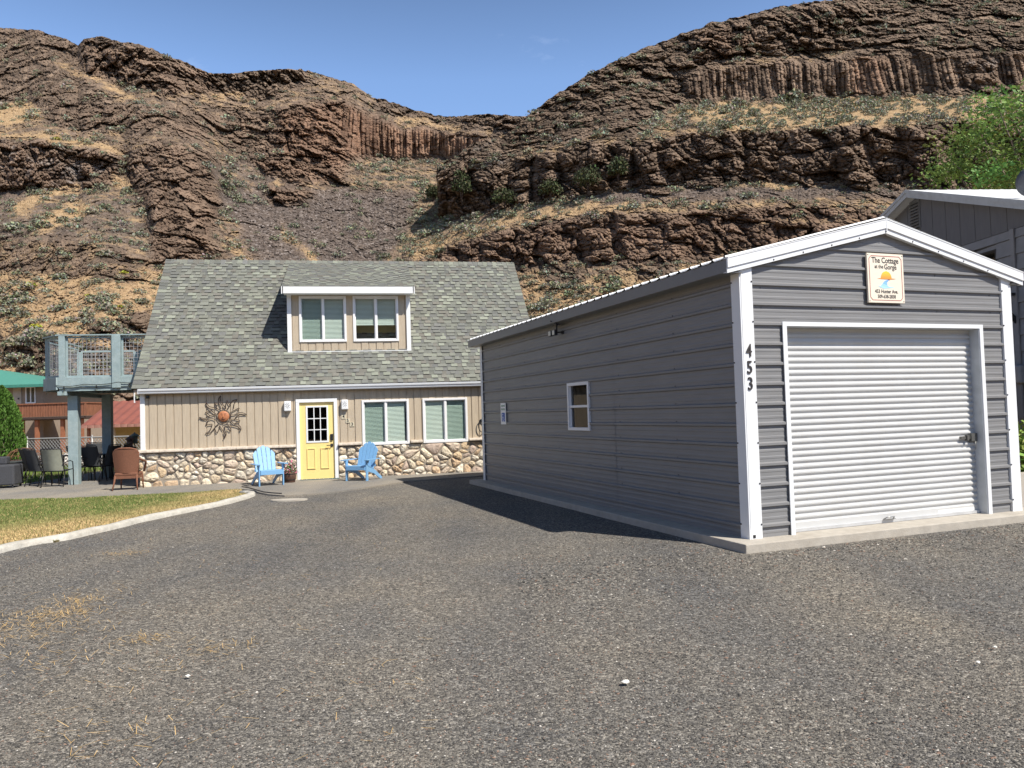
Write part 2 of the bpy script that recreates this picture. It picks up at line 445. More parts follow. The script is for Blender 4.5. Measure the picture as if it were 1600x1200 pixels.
# fields: a slope angle, r ruggedness, c columns, g dry grass, d red tint, s scree, e sage density, k grey/pale stain, b big buttresses
CLIFF = dict(a=74, r=1.0, c=0, g=0.0, s=0, e=0.0)
BASE_A = dict(a=39, r=0.42, c=0.0, g=0.38, d=0.1, s=0.3, e=0.2, k=0.0, b=0.0)
SPEC_A = [
    ([(-420, 0), (140, 0), (140, 130), (220, 190), (60, 180), (-420, 170)], dict(a=46, r=0.55, g=0.2, s=.2, e=.12)),
    ([(120, 50), (345, 110), (340, 152), (260, 145), (200, 130), (130, 112)], dict(CLIFF, d=.2)),
    ([(330, 105), (480, 105), (470, 128), (420, 150), (340, 148)], dict(CLIFF, a=80, d=.0)),
    ([(60, 170), (200, 165), (340, 175), (520, 170), (530, 245), (420, 250), (330, 215), (200, 205), (100, 195)], dict(a=50, r=.7, g=.14, s=.15, e=.12, d=.15)),
    ([(-420, 160), (50, 162), (70, 185), (0, 195), (-420, 190)], dict(a=33, r=.2, g=.85, e=.3)),
    (band([(85, 100), (150, 122), (215, 152)], 4, 5), dict(a=32, r=.2, g=.7)),
    (band([(270, 142), (320, 148), (400, 152)], 3, 4), dict(a=32, r=.2, g=.8)),
    (band([(-420, 215), (70, 214), (130, 222), (190, 245)], 4, 5), dict(a=31, r=.15, g=.95, e=.4)),
    ([(-420, 222), (60, 220), (180, 245), (190, 270), (150, 290), (60, 298), (-420, 300)], dict(CLIFF, d=.25, k=.22)),
    ([(205, 235), (260, 225), (330, 240), (350, 300), (330, 360), (345, 412), (240, 412), (230, 330), (200, 290)], dict(CLIFF, a=58, d=.2, g=.12, r=.85)),
    ([(-420, 300), (200, 296), (230, 330), (235, 400), (120, 380), (-420, 350)], dict(a=35, r=.28, g=.35, s=.6, e=.45)),
    (band([(20, 325), (90, 300), (130, 285)], 5, 8), dict(g=.9, r=.1, s=0)),
    (band([(60, 350), (130, 320)], 6, 14), dict(g=.9, r=.1, s=0)),
    ([(170, 275), (210, 285), (205, 300), (175, 295)], dict(g=.95, r=.1, s=0)),
    ([(330, 262), (390, 245), (540, 290), (560, 300), (680, 300), (720, 420), (420, 420), (350, 330)], dict(a=35, r=.22, g=.10, s=1, e=.1)),
    ([(345, 255), (420, 262), (410, 300), (360, 300), (335, 290)], dict(a=35, r=.2, g=.35, s=.6, e=.5)),
    (band([(360, 375), (380, 400), (400, 420)], 8, 8), dict(g=.8, s=0)),
    (band([(440, 355), (480, 400), (500, 415)], 8, 8), dict(g=.8, s=0, e=.4)),
    ([(385, 250), (450, 246), (530, 262), (540, 285), (480, 288), (420, 275)], dict(CLIFF, a=60, d=.4)),
    ([(415, 295), (470, 292), (490, 305), (450, 322), (415, 315)], dict(CLIFF, a=58, d=.3)),
    (band([(420, 286), (530, 292)], 3, 3), dict(g=.9, r=.1, s=0)),
    ([(430, 175), (540, 165), (560, 180), (550, 250), (530, 268), (440, 240)], dict(CLIFF, a=66, d=.55)),
    ([(455, 185), (500, 165), (545, 165), (550, 235), (480, 225)], dict(c=.55, d=.65, soft=3)),
    ([(535, 165), (575, 180), (625, 200), (680, 205), (745, 212), (765, 226), (755, 238), (735, 246), (650, 248), (545, 248)], dict(a=80, r=.45, c=1, g=0, d=.8, s=0, e=0, soft=1)),
    (band([(620, 186), (660, 190), (720, 198)], 2, 4), dict(g=.95, r=.1, a=31)),
    ([(580, 160), (780, 176), (820, 185), (815, 205), (690, 186), (600, 172)], dict(a=50, r=.9, g=.05)),
    ([(550, 250), (740, 248), (700, 300), (640, 300), (560, 290)], dict(a=34, r=.3, g=.4, s=.35, e=.7)),
    ([(655, 300), (700, 262), (860, 262), (1000, 300), (860, 345), (780, 352), (700, 385), (640, 408), (600, 410), (640, 350)], dict(a=31, r=.2, g=.45, s=.1, e=1.0)),
    # foreground apron on the left
    ([(-420, 390), (120, 385), (262, 420), (262, 640), (-420, 660)], dict(a=36, r=.4, g=.72, s=.15, e=.35)),
    ([(-420, 375), (100, 372), (230, 400), (215, 440), (100, 430), (-420, 440)], dict(a=44, r=.7, g=.35, s=.15, d=.1, e=.2)),
    ([(150, 505), (235, 490), (235, 530), (140, 530)], dict(a=55, r=.9, g=.1, s=.1)),
    ([(-20, 540), (40, 525), (170, 545), (240, 540), (240, 660), (130, 640), (60, 590)], dict(a=62, r=1, g=.08, s=0, d=.15)),
    # lower right hill
    ([(640, 404), (780, 350), (860, 335), (1000, 318), (1130, 316), (1300, 320), (1400, 330), (2020, 330), (2020, 640), (820, 640), (640, 640)], dict(a=38, r=.6, g=.45, s=.1, e=.25)),
    ([(680, 402), (760, 368), (860, 345), (980, 338), (1110, 330), (1240, 322), (1420, 330), (2020, 330), (2020, 380), (1420, 380), (1180, 385), (1120, 400), (1000, 412), (880, 405), (800, 420), (700, 425)], dict(CLIFF, a=62, d=.35, b=.6)),
    (band([(640, 404), (700, 378), (780, 350), (860, 334), (940, 322), (1040, 318)], 5, 4), dict(g=.95, r=.1, a=34, e=.3)),
    ([(900, 300), (1000, 288), (1130, 285), (1400, 288), (1420, 300), (1200, 312), (1040, 312), (940, 318)], dict(a=34, r=.3, g=.1, s=1, e=.15)),
    (band([(900, 302), (1000, 288), (1060, 291), (1120, 284), (1200, 290), (1400, 285)], 6, 3), dict(g=.9, r=.1, a=33, e=.6, s=0)),
    (band([(1000, 330), (1100, 322), (1220, 318), (1400, 326), (1600, 326)], 4, 5), dict(g=.6, r=.4, a=34, e=.3)),
    (band([(1180, 348), (1300, 344), (1400, 350)], 3, 5), dict(g=.7, r=.3, a=34, e=.3)),
    ([(820, 440), (1000, 425), (1130, 405), (1200, 395), (1200, 640), (820, 640)], dict(a=35, r=.42, g=.72, s=.1, e=.45)),
    ([(1000, 418), (1060, 412), (1050, 430), (990, 435)], dict(a=55, r=.9, g=.1)),
    ([(850, 425), (900, 420), (905, 440), (860, 445)], dict(a=55, r=.9, g=.1)),
]
BASE_B = dict(a=48, r=0.75, c=0.0, g=0.14, d=0.06, s=0.1, e=0.06, k=0.0, b=0.0)
BTOP = [(690, 262), (700, 262), (750, 262), (790, 258), (820, 240), (860, 238), (900, 225), (960, 222), (1000, 220), (1060, 210), (1130, 203), (1200, 205), (1300, 198), (1400, 195), (1600, 185), (2020, 180)]
SPEC_B = [
    (BTOP + [(2020, 360), (690, 360)], dict(CLIFF, a=80, b=1.0, d=.1)),
    ([(1040, 170), (1120, 160), (1200, 155), (1330, 150), (1500, 150), (2020, 140), (2020, 178), (1600, 183), (1400, 193), (1300, 196), (1200, 203), (1130, 200), (1060, 200)], dict(a=29, r=.15, g=.85, s=0, e=.8)),
    ([(1000, 195), (1060, 170), (1100, 190), (1060, 212), (1000, 215)], dict(a=36, r=.5, g=.4, e=.4)),
    ([(1070, 128), (1110, 108), (1200, 100), (1300, 96), (1400, 90), (1600, 80), (2020, 70), (2020, 128), (1600, 134), (1500, 140), (1400, 146), (1290, 146), (1250, 152), (1190, 160), (1130, 155), (1080, 156)], dict(a=81, r=.55, c=.8, g=0, d=.18, s=0, e=0, soft=1)),
    ([(1330, 92), (1385, 90), (1385, 146), (1330, 146)], dict(d=.6)),
    ([(1500, 95), (1560, 88), (1560, 125), (1500, 135)], dict(c=0, k=.25)),
    (band([(1120, 108), (1180, 95), (1230, 92), (1260, 88), (1320, 78)], 3, 3), dict(g=.8, a=31, r=.2, c=0)),
    (band([(1260, 98), (1290, 88), (1340, 76)], 2, 3), dict(g=.7, a=33, r=.2, c=0)),
    ([(1180, 30), (1330, 5), (1350, 70), (1240, 90), (1170, 70)], dict(a=70, r=1, d=.1)),
    ([(1090, 50), (1180, 35), (1180, 85), (1080, 100)], dict(a=66, r=1, d=.3)),
    (band(BTOP[3:], 4, 2), dict(g=.85, a=30, r=.1, c=0, b=.2, e=.2)),
    ([(735, 228), (790, 215), (800, 262), (735, 262)], dict(r=.5, a=60, k=.15)),
]
FA = layers(BASE_A, SPEC_A)
FB = layers(BASE_B, SPEC_B)

SKY_A = [(-420, 60), (-200, 40), (0, 44), (60, 48), (100, 60), (122, 72), (132, 60), (160, 57), (200, 66), (240, 78), (290, 98), (325, 113), (370, 113), (410, 110), (470, 108), (500, 115), (550, 130), (580, 152), (600, 154), (650, 172), (700, 182), (780, 178), (820, 180), (900, 190), (1100, 200), (1400, 200), (2020, 200)]
SKY_B = [(690, 262), (700, 253), (720, 240), (738, 224), (758, 220), (790, 211), (803, 198), (820, 182), (845, 165), (870, 146), (920, 116), (960, 97), (1000, 77), (1060, 56), (1110, 36), (1125, 36), (1180, 18), (1240, 6), (1300, 0), (1400, -20), (1600, -45), (2020, -90)]
BOT_B = [(690, 334), (760, 338), (830, 318), (880, 304), (960, 294), (1050, 292), (1130, 288), (1400, 291), (2020, 290)]
D0X = [(-420, 84), (0, 84), (250, 90), (500, 110), (700, 112), (900, 88), (1200, 80), (2020, 78)]

def make_hill(name, xs, nrow, ybase, ysky, D0, F, m, amp=1.0):
    nx = len(xs)
    w = np.linspace(0, 1, nrow)[:, None]
    PX = np.broadcast_to(xs[None, :], (nrow, nx)).astype(np.float64).copy()
    yb, ys = ybase(xs)[None, :], ysky(xs)[None, :]
    rag = 2.6 * fbm(xs / 7.0, xs * 0 + 3.3, xs * 0, 3, 5) + 3.2 * fbm(xs / 26.0, xs * 0 + 1.3, xs * 0, 2, 9)
    ys = ys + rag[None, :]
    PY = yb + w * (ys - yb)
    if name == 'cliff_hill':   # ragged left end
        PX = PX + (-5 + 13 * fbm(w[:, 0] * 14, w[:, 0] * 0, w[:, 0] * 0 + 2.5, 3, 15) - 16 * np.clip(.25 - w[:, 0], 0, 1))[:, None] * np.exp(-(xs - xs[0]) / 22)[None, :]
    rx, ry, rz = ray(PX, PY)
    X1, T = rx / ry, rz / ry
    wx = 10 * fbm(PX / 34, PY / 22, PX * 0, 3, 21) + 3 * fbm(PX / 7, PY / 6, PX * 0, 2, 22)
    wy = 6 * fbm(PX / 30, PY / 22, PX * 0 + 4, 3, 31) + 2 * fbm(PX / 7, PY / 5, PX * 0 + 9, 2, 32)
    f = {k: sample(v, PX + wx * .8, PY + wy) for k, v in F.items()}
    tanA = np.tan(np.radians(f['a']))
    D = np.zeros_like(T); D[0] = D0(xs)
    for j in range(1, nrow):
        dt = T[j] - T[j-1]
        g = np.maximum(tanA[j] - T[j], 0.13)
        D[j] = D[j-1] * (1 + dt / g)
        D[j] = D[j] * .90 + .06 * np.convolve(np.pad(D[j], 4, mode='edge'), np.ones(9) / 9, 'valid') + .04 * np.convolve(np.pad(D[j], 45, mode='edge'), np.ones(91) / 91, 'valid')
    # world positions for the noises
    S = X1 * D; Z = EYE + T * D
    up = fbm(S / 26, Z / 26, D / 26, 3, 41)
    r = f['r']; c = np.clip(f['c'] * 1.4 - .2, 0, 1)
    # blocks of rock: cells with their own set back and tilt
    wS = S + 1.5 * fbm(S / 5, Z / 5, D / 5, 2, 51); wZ = Z + 1.2 * fbm(S / 5, Z / 5, D / 5 + 9, 2, 52)
    disp = 4.2 * up * (0.35 + .65 * r)
    f1, e1, c1, q1, ox, oy = worley2(wS / 5.6 + .3 * wZ / 5, wZ / 4.0, 61)
    disp += r * ((c1 - .5) * 2.6 + (q1 - .5) * 2.8 * oy + (c1 - .5) * 2.4 * ox - 1.2 * np.exp(-e1 * 9))
    f1, e1, c1, q1, ox, oy = worley2(wS / 1.9, (wZ + .4 * wS) / 1.5, 62)
    disp += (r ** 1.2) * ((c1 - .5) * 1.9 + (q1 - .5) * 2.0 * oy + (c1 - .5) * 1.7 * ox - .65 * np.exp(-e1 * 10)) * .85
    cellv = c1
    f1, e1, c1, q1, ox, oy = worley2(wS / .85, wZ / .7, 63)
    disp += (.25 + .75 * r) * ((c1 - .5) * .55 + (q1 - .5) * .6 * oy - .42 * np.exp(-e1 * 7)) * 1.5
    # ledges
    led = np.abs(((wZ / 3.1 + 1.3 * fbm(S / 14, Z / 9, D / 30, 3, 71)) % 1.0) - .5) * 2
    disp += r * .4 * (led - .5)
    disp += (.3 + .7 * r) * (.55 * np.abs(fbm(S / 1.6, Z / 1.1, D / 4, 3, 74, .65)) + .5 * (h3(np.floor(S / .32), np.floor(Z / .30), np.floor(D * 0), 75) - .5) * (r > .3))
    # big vertical buttresses
    bS = S / 6.0 + .7 * fbm(S / 9, Z / 12, D * 0, 2, 81)
    fr = np.abs((bS % 1.0) - .5) * 2
    ci = h3(np.floor(bS), bS * 0, bS * 0, 82)
    disp += f['b'] * r * (2.6 * (1 - fr ** 2.2) - 1.3 + 3.0 * (ci - .5) * (1 - fr ** 5))
    # scree: stones
    f1, e1, c2, q1, ox, oy = worley2(S / .8 + 5, Z / .45, 91)
    sc = f['s'] * (1 - r)
    disp += sc * ((c2 - .5) * .55 - .25 * np.exp(-e1 * 5))
    # basalt columns
    cw = D / FPX * 7.5
    cw0 = .78
    cs = S / cw0 * (1 + .0 * Z) + .5 * fbm(S / 5, Z / 60, D * 0, 2, 93)
    ci = np.floor(cs); cf = (cs - ci) * 2 - 1
    hh = h3(ci, ci * 0, ci * 0, 97)
    brk = np.floor(Z / (3.5 + 4 * hh) + hh * 7)
    hb = h3(ci, brk, ci * 0, 98)
    cd = .5 * (1 - np.abs(cf) ** 3) - .4 + 1.0 * (hb - .5) + 1.3 * (hh - .5) + 1.4 * fbm(S / 9, Z * 0, D * 0, 2, 99)
    disp = disp * (1 - .72 * c) + c * cd * 1.0
    fade = np.clip(w * nrow / 6, 0, 1)
    Dn = D - disp * amp * fade * np.clip(D / 140, .55, 1.6)
    V = np.stack([X1 * Dn, Dn, EYE + T * Dn], -1)
    cellmix = .6 * cellv * (1 - .8 * c) + .9 * h3(ci, ci * 0, ci * 0, 101) * c + .2 * (1 - c) * c2
    sh = lambda a: np.broadcast_to(a, T.shape).copy()
    A = dict(grass=sh(f['g'] * (1 - .9 * c)), red=sh(np.clip(f['d'], 0, 1)), scree=sh(sc), pale=sh(f['k']), cell=sh(cellmix), sage=sh(f['e']))
    # far side behind the skyline
    rows = [V]
    top = V[-1]
    for k, dd in enumerate((6, 20, 60, 140)):
        q = top.copy(); sc_ = (D[-1] + dd) / D[-1]
        q[:, 0] = top[:, 0] * sc_; q[:, 1] = top[:, 1] * sc_; q[:, 2] = top[:, 2] - dd * .12
        rows.append(q[None, :, :])
        for kk in A: A[kk] = np.vstack([A[kk], A[kk][-1:]])
    V = np.vstack(rows)
    return V, A, D, PX, PY, f

def grid_faces(nr, nc):
    i = np.arange(nr * nc).reshape(nr, nc)
    return np.stack([i[:-1, :-1], i[:-1, 1:], i[1:, 1:], i[1:, :-1]], -1).reshape(-1, 4)

def hill_material():
    m = bpy.data.materials.new("basalt hillside"); m.use_nodes = True
    nt = m.node_tree; N = nt.nodes; L = nt.links; b = N["Principled BSDF"]
    b.inputs["Roughness"].default_value = .95; b.inputs["Specular IOR Level"].default_value = .12
    tcn = N.new("ShaderNodeTexCoord")
    def noise(s, det=8, ro=.62, st=(1, 1, 1)):
        mp = N.new("ShaderNodeMapping"); mp.inputs["Scale"].default_value = st
        n = N.new("ShaderNodeTexNoise"); n.inputs["Scale"].default_value = s; n.inputs["Detail"].default_value = det; n.inputs["Roughness"].default_value = ro
        L.new(tcn.outputs["Object"], mp.inputs[0]); L.new(mp.outputs[0], n.inputs["Vector"])
        return n.outputs["Fac"]
    def ramp(fac, stops):
        r = N.new("ShaderNodeValToRGB"); e = r.color_ramp.elements
        while len(e) < len(stops): e.new(.5)
        for i, (p, c) in enumerate(stops): e[i].position = p; e[i].color = (*c, 1)
        L.new(fac, r.inputs[0]); return r.outputs[0]
    def attr(n):
        a = N.new("ShaderNodeAttribute"); a.attribute_name = n; return a.outputs["Fac"]
    def math_(op, a, b_=None, c_=None):
        x = N.new("ShaderNodeMath"); x.operation = op
        for i, v in enumerate((a, b_, c_)):
            if v is None: continue
            if isinstance(v, (int, float)): x.inputs[i].default_value = v
            else: L.new(v, x.inputs[i])
        return x.outputs[0]
    def mix(f, a, c, mode='MIX'):
        x = N.new("ShaderNodeMixRGB"); x.blend_type = mode
        for i, v in enumerate((f, a, c)):
            if isinstance(v, (int, float)): x.inputs[i].default_value = v
            elif isinstance(v, tuple): x.inputs[i].default_value = (*v, 1)
            else: L.new(v, x.inputs[i])
        return x.outputs[0]
    rock = ramp(noise(.45, 10, .7), [(.25, (.085, .064, .051)), (.5, (.175, .132, .100)), (.75, (.29, .222, .168))])
    redc = ramp(noise(.5, 9, .68, (1, 1, .5)), [(.3, (.12, .072, .052)), (.5, (.25, .140, .092)), (.75, (.36, .24, .16))])
    rc = mix(math_('MULTIPLY', attr("red"), .85), rock, redc)
    cellr = ramp(attr("cell"), [(.1, (.55, .55, .55)), (.9, (1.38, 1.36, 1.32))])
    rc = mix(1.0, rc, cellr, 'MULTIPLY')
    fine = ramp(noise(3.5, 6, .75), [(.3, (.55, .55, .55)), (.7, (1.6, 1.57, 1.54))])
    rc = mix(1.0, rc, fine, 'MULTIPLY')
    lich = math_('MULTIPLY', ramp(noise(.22, 9, .72), [(.52, (0, 0, 0)), (.62, (1, 1, 1))]), attr("pale"))
    rc = mix(math_('MULTIPLY', lich, 2.0), rc, (.38, .35, .33))
    vor = N.new("ShaderNodeTexVoronoi"); vor.inputs["Scale"].default_value = 2.6
    L.new(tcn.outputs["Object"], vor.inputs["Vector"])
    vs = N.new("ShaderNodeSeparateColor"); L.new(vor.outputs["Color"], vs.inputs[0])
    scr = ramp(vs.outputs[0], [(0, (.055, .045, .042)), (.55, (.11, .09, .08)), (.9, (.19, .16, .145)), (1, (.34, .30, .28))])
    rc = mix(attr("scree"), rc, scr)
    gr = ramp(noise(1.1, 9, .72), [(.28, (.20, .13, .07)), (.5, (.40, .272, .152)), (.72, (.54, .395, .24))])
    gfac = math_('ADD', math_('MULTIPLY', attr("grass"), 1.25), math_('MULTIPLY_ADD', noise(.33, 10, .74), 2.4, -1.53))
    gfac = math_('MULTIPLY_ADD', gfac, 2.6, -.35)
    cl = N.new("ShaderNodeClamp"); L.new(gfac, cl.inputs[0])
    gclamp = math_('MULTIPLY', cl.outputs[0], math_('MINIMUM', math_('MULTIPLY', attr("grass"), 5), 1))
    geo = N.new("ShaderNodeNewGeometry"); sp = N.new("ShaderNodeSeparateXYZ"); L.new(geo.outputs["Normal"], sp.inputs[0])
    flat = N.new("ShaderNodeMapRange"); flat.inputs["From Min"].default_value = .08; flat.inputs["From Max"].default_value = .5
    L.new(sp.outputs[2], flat.inputs["Value"])
    rc = mix(math_('MULTIPLY', gclamp, flat.outputs[0]), rc, gr)
    # green undertone among sage
    sg = math_('MULTIPLY', attr("sage"), math_('MULTIPLY_ADD', noise(.9, 8, .7), 4, -1.9))
    cl2 = N.new("ShaderNodeClamp"); L.new(sg, cl2.inputs[0])
    rc = mix(math_('MULTIPLY', cl2.outputs[0], .55), rc, (.15, .15, .10))
    L.new(rc, b.inputs["Base Color"])
    bp = N.new("ShaderNodeBump"); bp.inputs["Strength"].default_value = 1.0; bp.inputs["Distance"].default_value = .3
    hb_ = math_('ADD', noise(2.6, 9, .72), math_('MULTIPLY', vor.outputs["Distance"], .5))
    L.new(hb_, bp.inputs["Height"]); L.new(bp.outputs[0], b.inputs["Normal"])
    return m
HILLM = hill_material()

xsA = np.concatenate([np.arange(-420, -40, 5.0), np.arange(-40, 900, 1.25), np.arange(900, 1500, 1.7), np.arange(1500, 2020, 6.0)])
def horizon_y(x):  # image row of z=-1 at the hill foot
    x = np.asarray(x, float)
    d0 = smooth_interp(x, D0X)
    best = 643 - (x - 800) * .031
    return best + 2.6 / d0 * FPX
VA, AA, DA, PXA, PYA, FFA = make_hill("hills", xsA, 480, horizon_y, lambda x: smooth_interp(x, SKY_A), lambda x: smooth_interp(x, D0X), FA, HILLM)
nr, nc = VA.shape[:2]
hA = np_mesh("hills", VA.reshape(-1, 3), grid_faces(nr, nc), HILLM, attrs={k: v.ravel() for k, v in AA.items()})
tag(hA, kind='structure')

xsB = np.concatenate([np.arange(690, 1620, 1.35), np.arange(1620, 2020, 6.0)])
bot = smooth_interp(xsB, BOT_B)
ia = np.clip(np.searchsorted(xsA, xsB), 0, nc - 1)
D0b = []
for k, i in enumerate(ia):
    D0b.append(np.interp(-bot[k], -PYA[:, i], DA[:, i]))
D0b = np.array(D0b)
D0b = np.convolve(np.pad(D0b, 20, mode='edge'), np.ones(41) / 41, 'valid')
VB, AB, DB, PXB, PYB, FFB = make_hill("cliff_hill", xsB, 400, lambda x: smooth_interp(x, BOT_B) + 14, lambda x: smooth_interp(x, SKY_B), lambda x: D0b * .992, FB, HILLM)
# wrap the left flank back so that the spur has depth
nrb, ncb = VB.shape[:2]
left = VB[:, :1, :]
wr = []
for s in (1.35, 1.2, 1.1, 1.04):
    q = left.copy(); q[..., 0] *= s; q[..., 1] *= s; q[..., 2] = left[..., 2] * (1 - (s - 1) * .6)
    q[..., 0] += (s - 1) * 18
    wr.append(q)
VB = np.concatenate(wr + [VB], 1)
AB = {k: np.concatenate([v[:, :1]] * 4 + [v], 1) for k, v in AB.items()}
hB = np_mesh("cliff_hill", VB.reshape(-1, 3), grid_faces(nrb, ncb + 4), HILLM, attrs={k: v.ravel() for k, v in AB.items()})
tag(hB, kind='structure')

az = np.radians(np.linspace(44, 322, 140)); rr_ = np.linspace(0, 1, 14)  # unseen ring of hills, added to block low sky and dim the walls
azg, rg = np.meshgrid(az, rr_)
Rr = 170 + 160 * rg; Hh = (62 + 16 * fbm(azg * 4, azg * 0, rg * 2, 3, 111)) * np.clip(rg * 1.5, 0, 1) ** .8 + 5 * fbm(azg * 20, rg * 6, azg * 0, 3, 112) * rg
Vv = np.stack([np.sin(azg) * Rr, np.cos(azg) * Rr, Hh - 1], -1)
kz = np.ones(Vv.shape[:2])
o = np_mesh("sky_blocking_hills", Vv.reshape(-1, 3), grid_faces(*Vv.shape[:2]), HILLM, attrs=dict(grass=kz * .45, red=kz * .1, scree=kz * .1, pale=kz * 0, cell=kz * .5, sage=kz * .3))
tag(o, kind='structure')

# ------------------------------------------------------------------ shrubs on the hills
def leaf_cloud(n, rad, hgt, leaf, seed, base=(.16, .18, .12), var=.35, dome=True, aspect=1.0):
    """many small leaf quads filling a lumpy mound; returns V, F, colours"""
    g = np.random.default_rng(seed)
    d = g.normal(size=(n, 3)); d /= np.linalg.norm(d, axis=1)[:, None]
    rr = g.random(n) ** .35
    lump = 1 + .28 * fbm(d[:, 0] * 2.2 + seed, d[:, 1] * 2.2, d[:, 2] * 2.2, 2, seed)
    P = d * (rr * lump)[:, None]
    if dome: P[:, 2] = np.abs(P[:, 2])
    P = P * np.array([rad, rad * aspect, hgt])
    a = g.normal(size=(n, 3)); a /= np.linalg.norm(a, axis=1)[:, None]
    b = np.cross(a, g.normal(size=(n, 3))); b /= np.linalg.norm(b, axis=1)[:, None]
    sz = leaf * (.6 + .8 * g.random(n))[:, None]
    V = np.stack([P - a * sz - b * sz * .6, P + a * sz - b * sz * .6, P + a * sz + b * sz * .6, P - a * sz + b * sz * .6], 1).reshape(-1, 3)
    Fq = np.arange(4 * n).reshape(n, 4)
    c = np.array(base)[None, :] * (1 + var * (g.random((n, 1)) * 2 - 1)) * (1 + .12 * g.normal(size=(n, 3)))
    return V, Fq, np.repeat(np.clip(c, .005, .9), 4, 0)
LEAF = mat("leaf", (1, 1, 1), .75, var=.1, attr=True, spec=.2)

protos = []
for k in range(5):
    protos.append(leaf_cloud(170, .9, .75, .11, 100 + k, base=[(.24, .24, .17), (.19, .20, .13), (.28, .275, .20), (.20, .20, .14), (.25, .255, .19)][k]))
def scatter(V, f, PX, PY, D, n, gen, ymax=640, skip_c=True):
    pts = []
    nr_, nc_ = D.shape
    e = f['e'] * (1 - np.clip(f['c'], 0, 1))
    tries = 0
    while len(pts) < n and tries < n * 60:
        tries += 1
        i = gen.integers(4, nr_ - 3); j = gen.integers(2, nc_ - 2)
        if PX[i, j] < -60 or PX[i, j] > 1650 or PY[i, j] > ymax: continue
        if gen.random() < e[i, j] * (D[i, j] / 140) ** .3 * .9:
            pts.append((V[i, j], D[i, j], PX[i, j], PY[i, j]))
    return pts
g2 = np.random.default_rng(3)
ptsA = scatter(VA[:-4], FFA, PXA, PYA, DA, 3200, g2)
ptsA = [p for p in ptsA if not (p[2] > 700 and p[3] < smooth_interp(p[2], BOT_B))]
ptsB = scatter(VB[:-4, 4:], FFB, PXB, PYB, DB, 900, g2)
allp = []
for p, D_, px, py in ptsA + ptsB:
    s = .55 + 1.1 * g2.random() ** 2.0
    if g2.random() < .05: s *= 1.35
    s *= (D_ / 150) ** .35
    allp.append((s * 1.0 / D_, s, p, px, py))
# named bushes of the photograph: (px, py, size m)
def hill_point(px, py, B=False):
    PXq, PYq, Vq = (PXB, PYB, VB[:-4, 4:]) if B else (PXA, PYA, VA[:-4])
    j = int(np.argmin(np.abs(PXq[0] - px)))
    i = int(np.argmin(np.abs(PYq[:, j] - py)))
    return Vq[i, j]
for px, py, s in [(18, 358, 2.1), (55, 300, 1.5), (20, 320, 1.2), (160, 295, 1.9), (150, 275, 1.2), (200, 300, 1.8), (165, 325, 1.6), (225, 330, 1.4), (100, 345, 1.5), (95, 435, 1.5), (5, 455, 1.2), (35, 465, 1.5), (8, 490, 1.7), (38, 495, 1.6), (90, 485, 1.4), (50, 505, 1.2), (180, 490, 1.1), (155, 440, 1.0), (250, 420, 1.3), (325, 262, 2.0), (350, 275, 2.2), (345, 288, 1.9), (410, 295, 1.9), (370, 310, 1.6), (460, 355, 1.6), (560, 265, 2.0), (600, 268, 1.6), (665, 368, 2.4), (700, 345, 2.3), (725, 360, 2.2), (745, 340, 2.2), (690, 395, 1.9), (640, 395, 1.8), (600, 402, 1.8), (530, 400, 1.6), (1240, 155, 3.0), (1225, 158, 2.6), (1280, 160, 2.0), (1150, 165, 2.2)]:
    P = hill_point(px, py, py < 200 and px > 1000)
    allp.append((9, s * .9, P, px, py))
allp.sort(key=lambda a: -a[0])
pm = []
for k, (v, f_, c) in enumerate(protos):
    me_o = np_mesh("sagebrush", v, f_, LEAF, cols=c)
    pm.append(me_o.data); bpy.data.objects.remove(me_o)
for k, (q, s, p, px, py) in enumerate(allp[:290]):
    o = bpy.data.objects.new("sagebrush", pm[k % 5])
    COL.objects.link(o)
    o.location = tuple(p - np.array([0, .15, .12])); o.scale = (s, s, s * .9); o.rotation_euler = (0, 0, g2.random() * 6)
    tag(o, "one of the larger grey-green sagebrush clumps dotted over the rocky hillside", "shrub", "larger sagebrush clumps on the hillside")
Vs, Fs, Cs, off = [], [], [], 0
for k, (q, s, p, px, py) in enumerate(allp[290:]):
    v, f_, c = protos[k % 5]
    m_ = g2.random(len(f_)) < .5
    f2 = f_[m_]
    th = g2.random() * 6; ct, st = math.cos(th), math.sin(th)
    R = np.array([[ct, -st, 0], [st, ct, 0], [0, 0, .9]])
    idx = f2.ravel()
    Vs.append(v[idx] @ R.T * s * 1.0 + p - np.array([0, .1, .1])); Fs.append(np.arange(len(idx)).reshape(-1, 4) + off); Cs.append(c[idx]); off += len(idx)
sb = np_mesh("sagebrush_cover", np.vstack(Vs), np.vstack(Fs), LEAF, cols=np.vstack(Cs))
tag(sb, "small grey-green sagebrush scattered over the dry hillside", "shrubs", kind='stuff')
# yellow-green flowering brush
for k, (px, py, s) in enumerate([(50, 446, .9), (60, 512, .9), (140, 463, .6), (195, 427, .7), (90, 218, .9), (190, 480, .5)]):
    v, f_, c = leaf_cloud(90, .9, .7, .14, 300 + k, base=(.36, .36, .05))
    if k == 0: yb_me = None
    o = np_mesh("yellow_brush", v, f_, LEAF, cols=c)
    o.location = tuple(hill_point(px, py) - np.array([0, .2, 0])); o.scale = (s, s, s * .8)
    tag(o, "small yellow-green flowering brush on the dry grassy slope left of the shingled roof", "shrub", "yellow-green brush on the left slope")
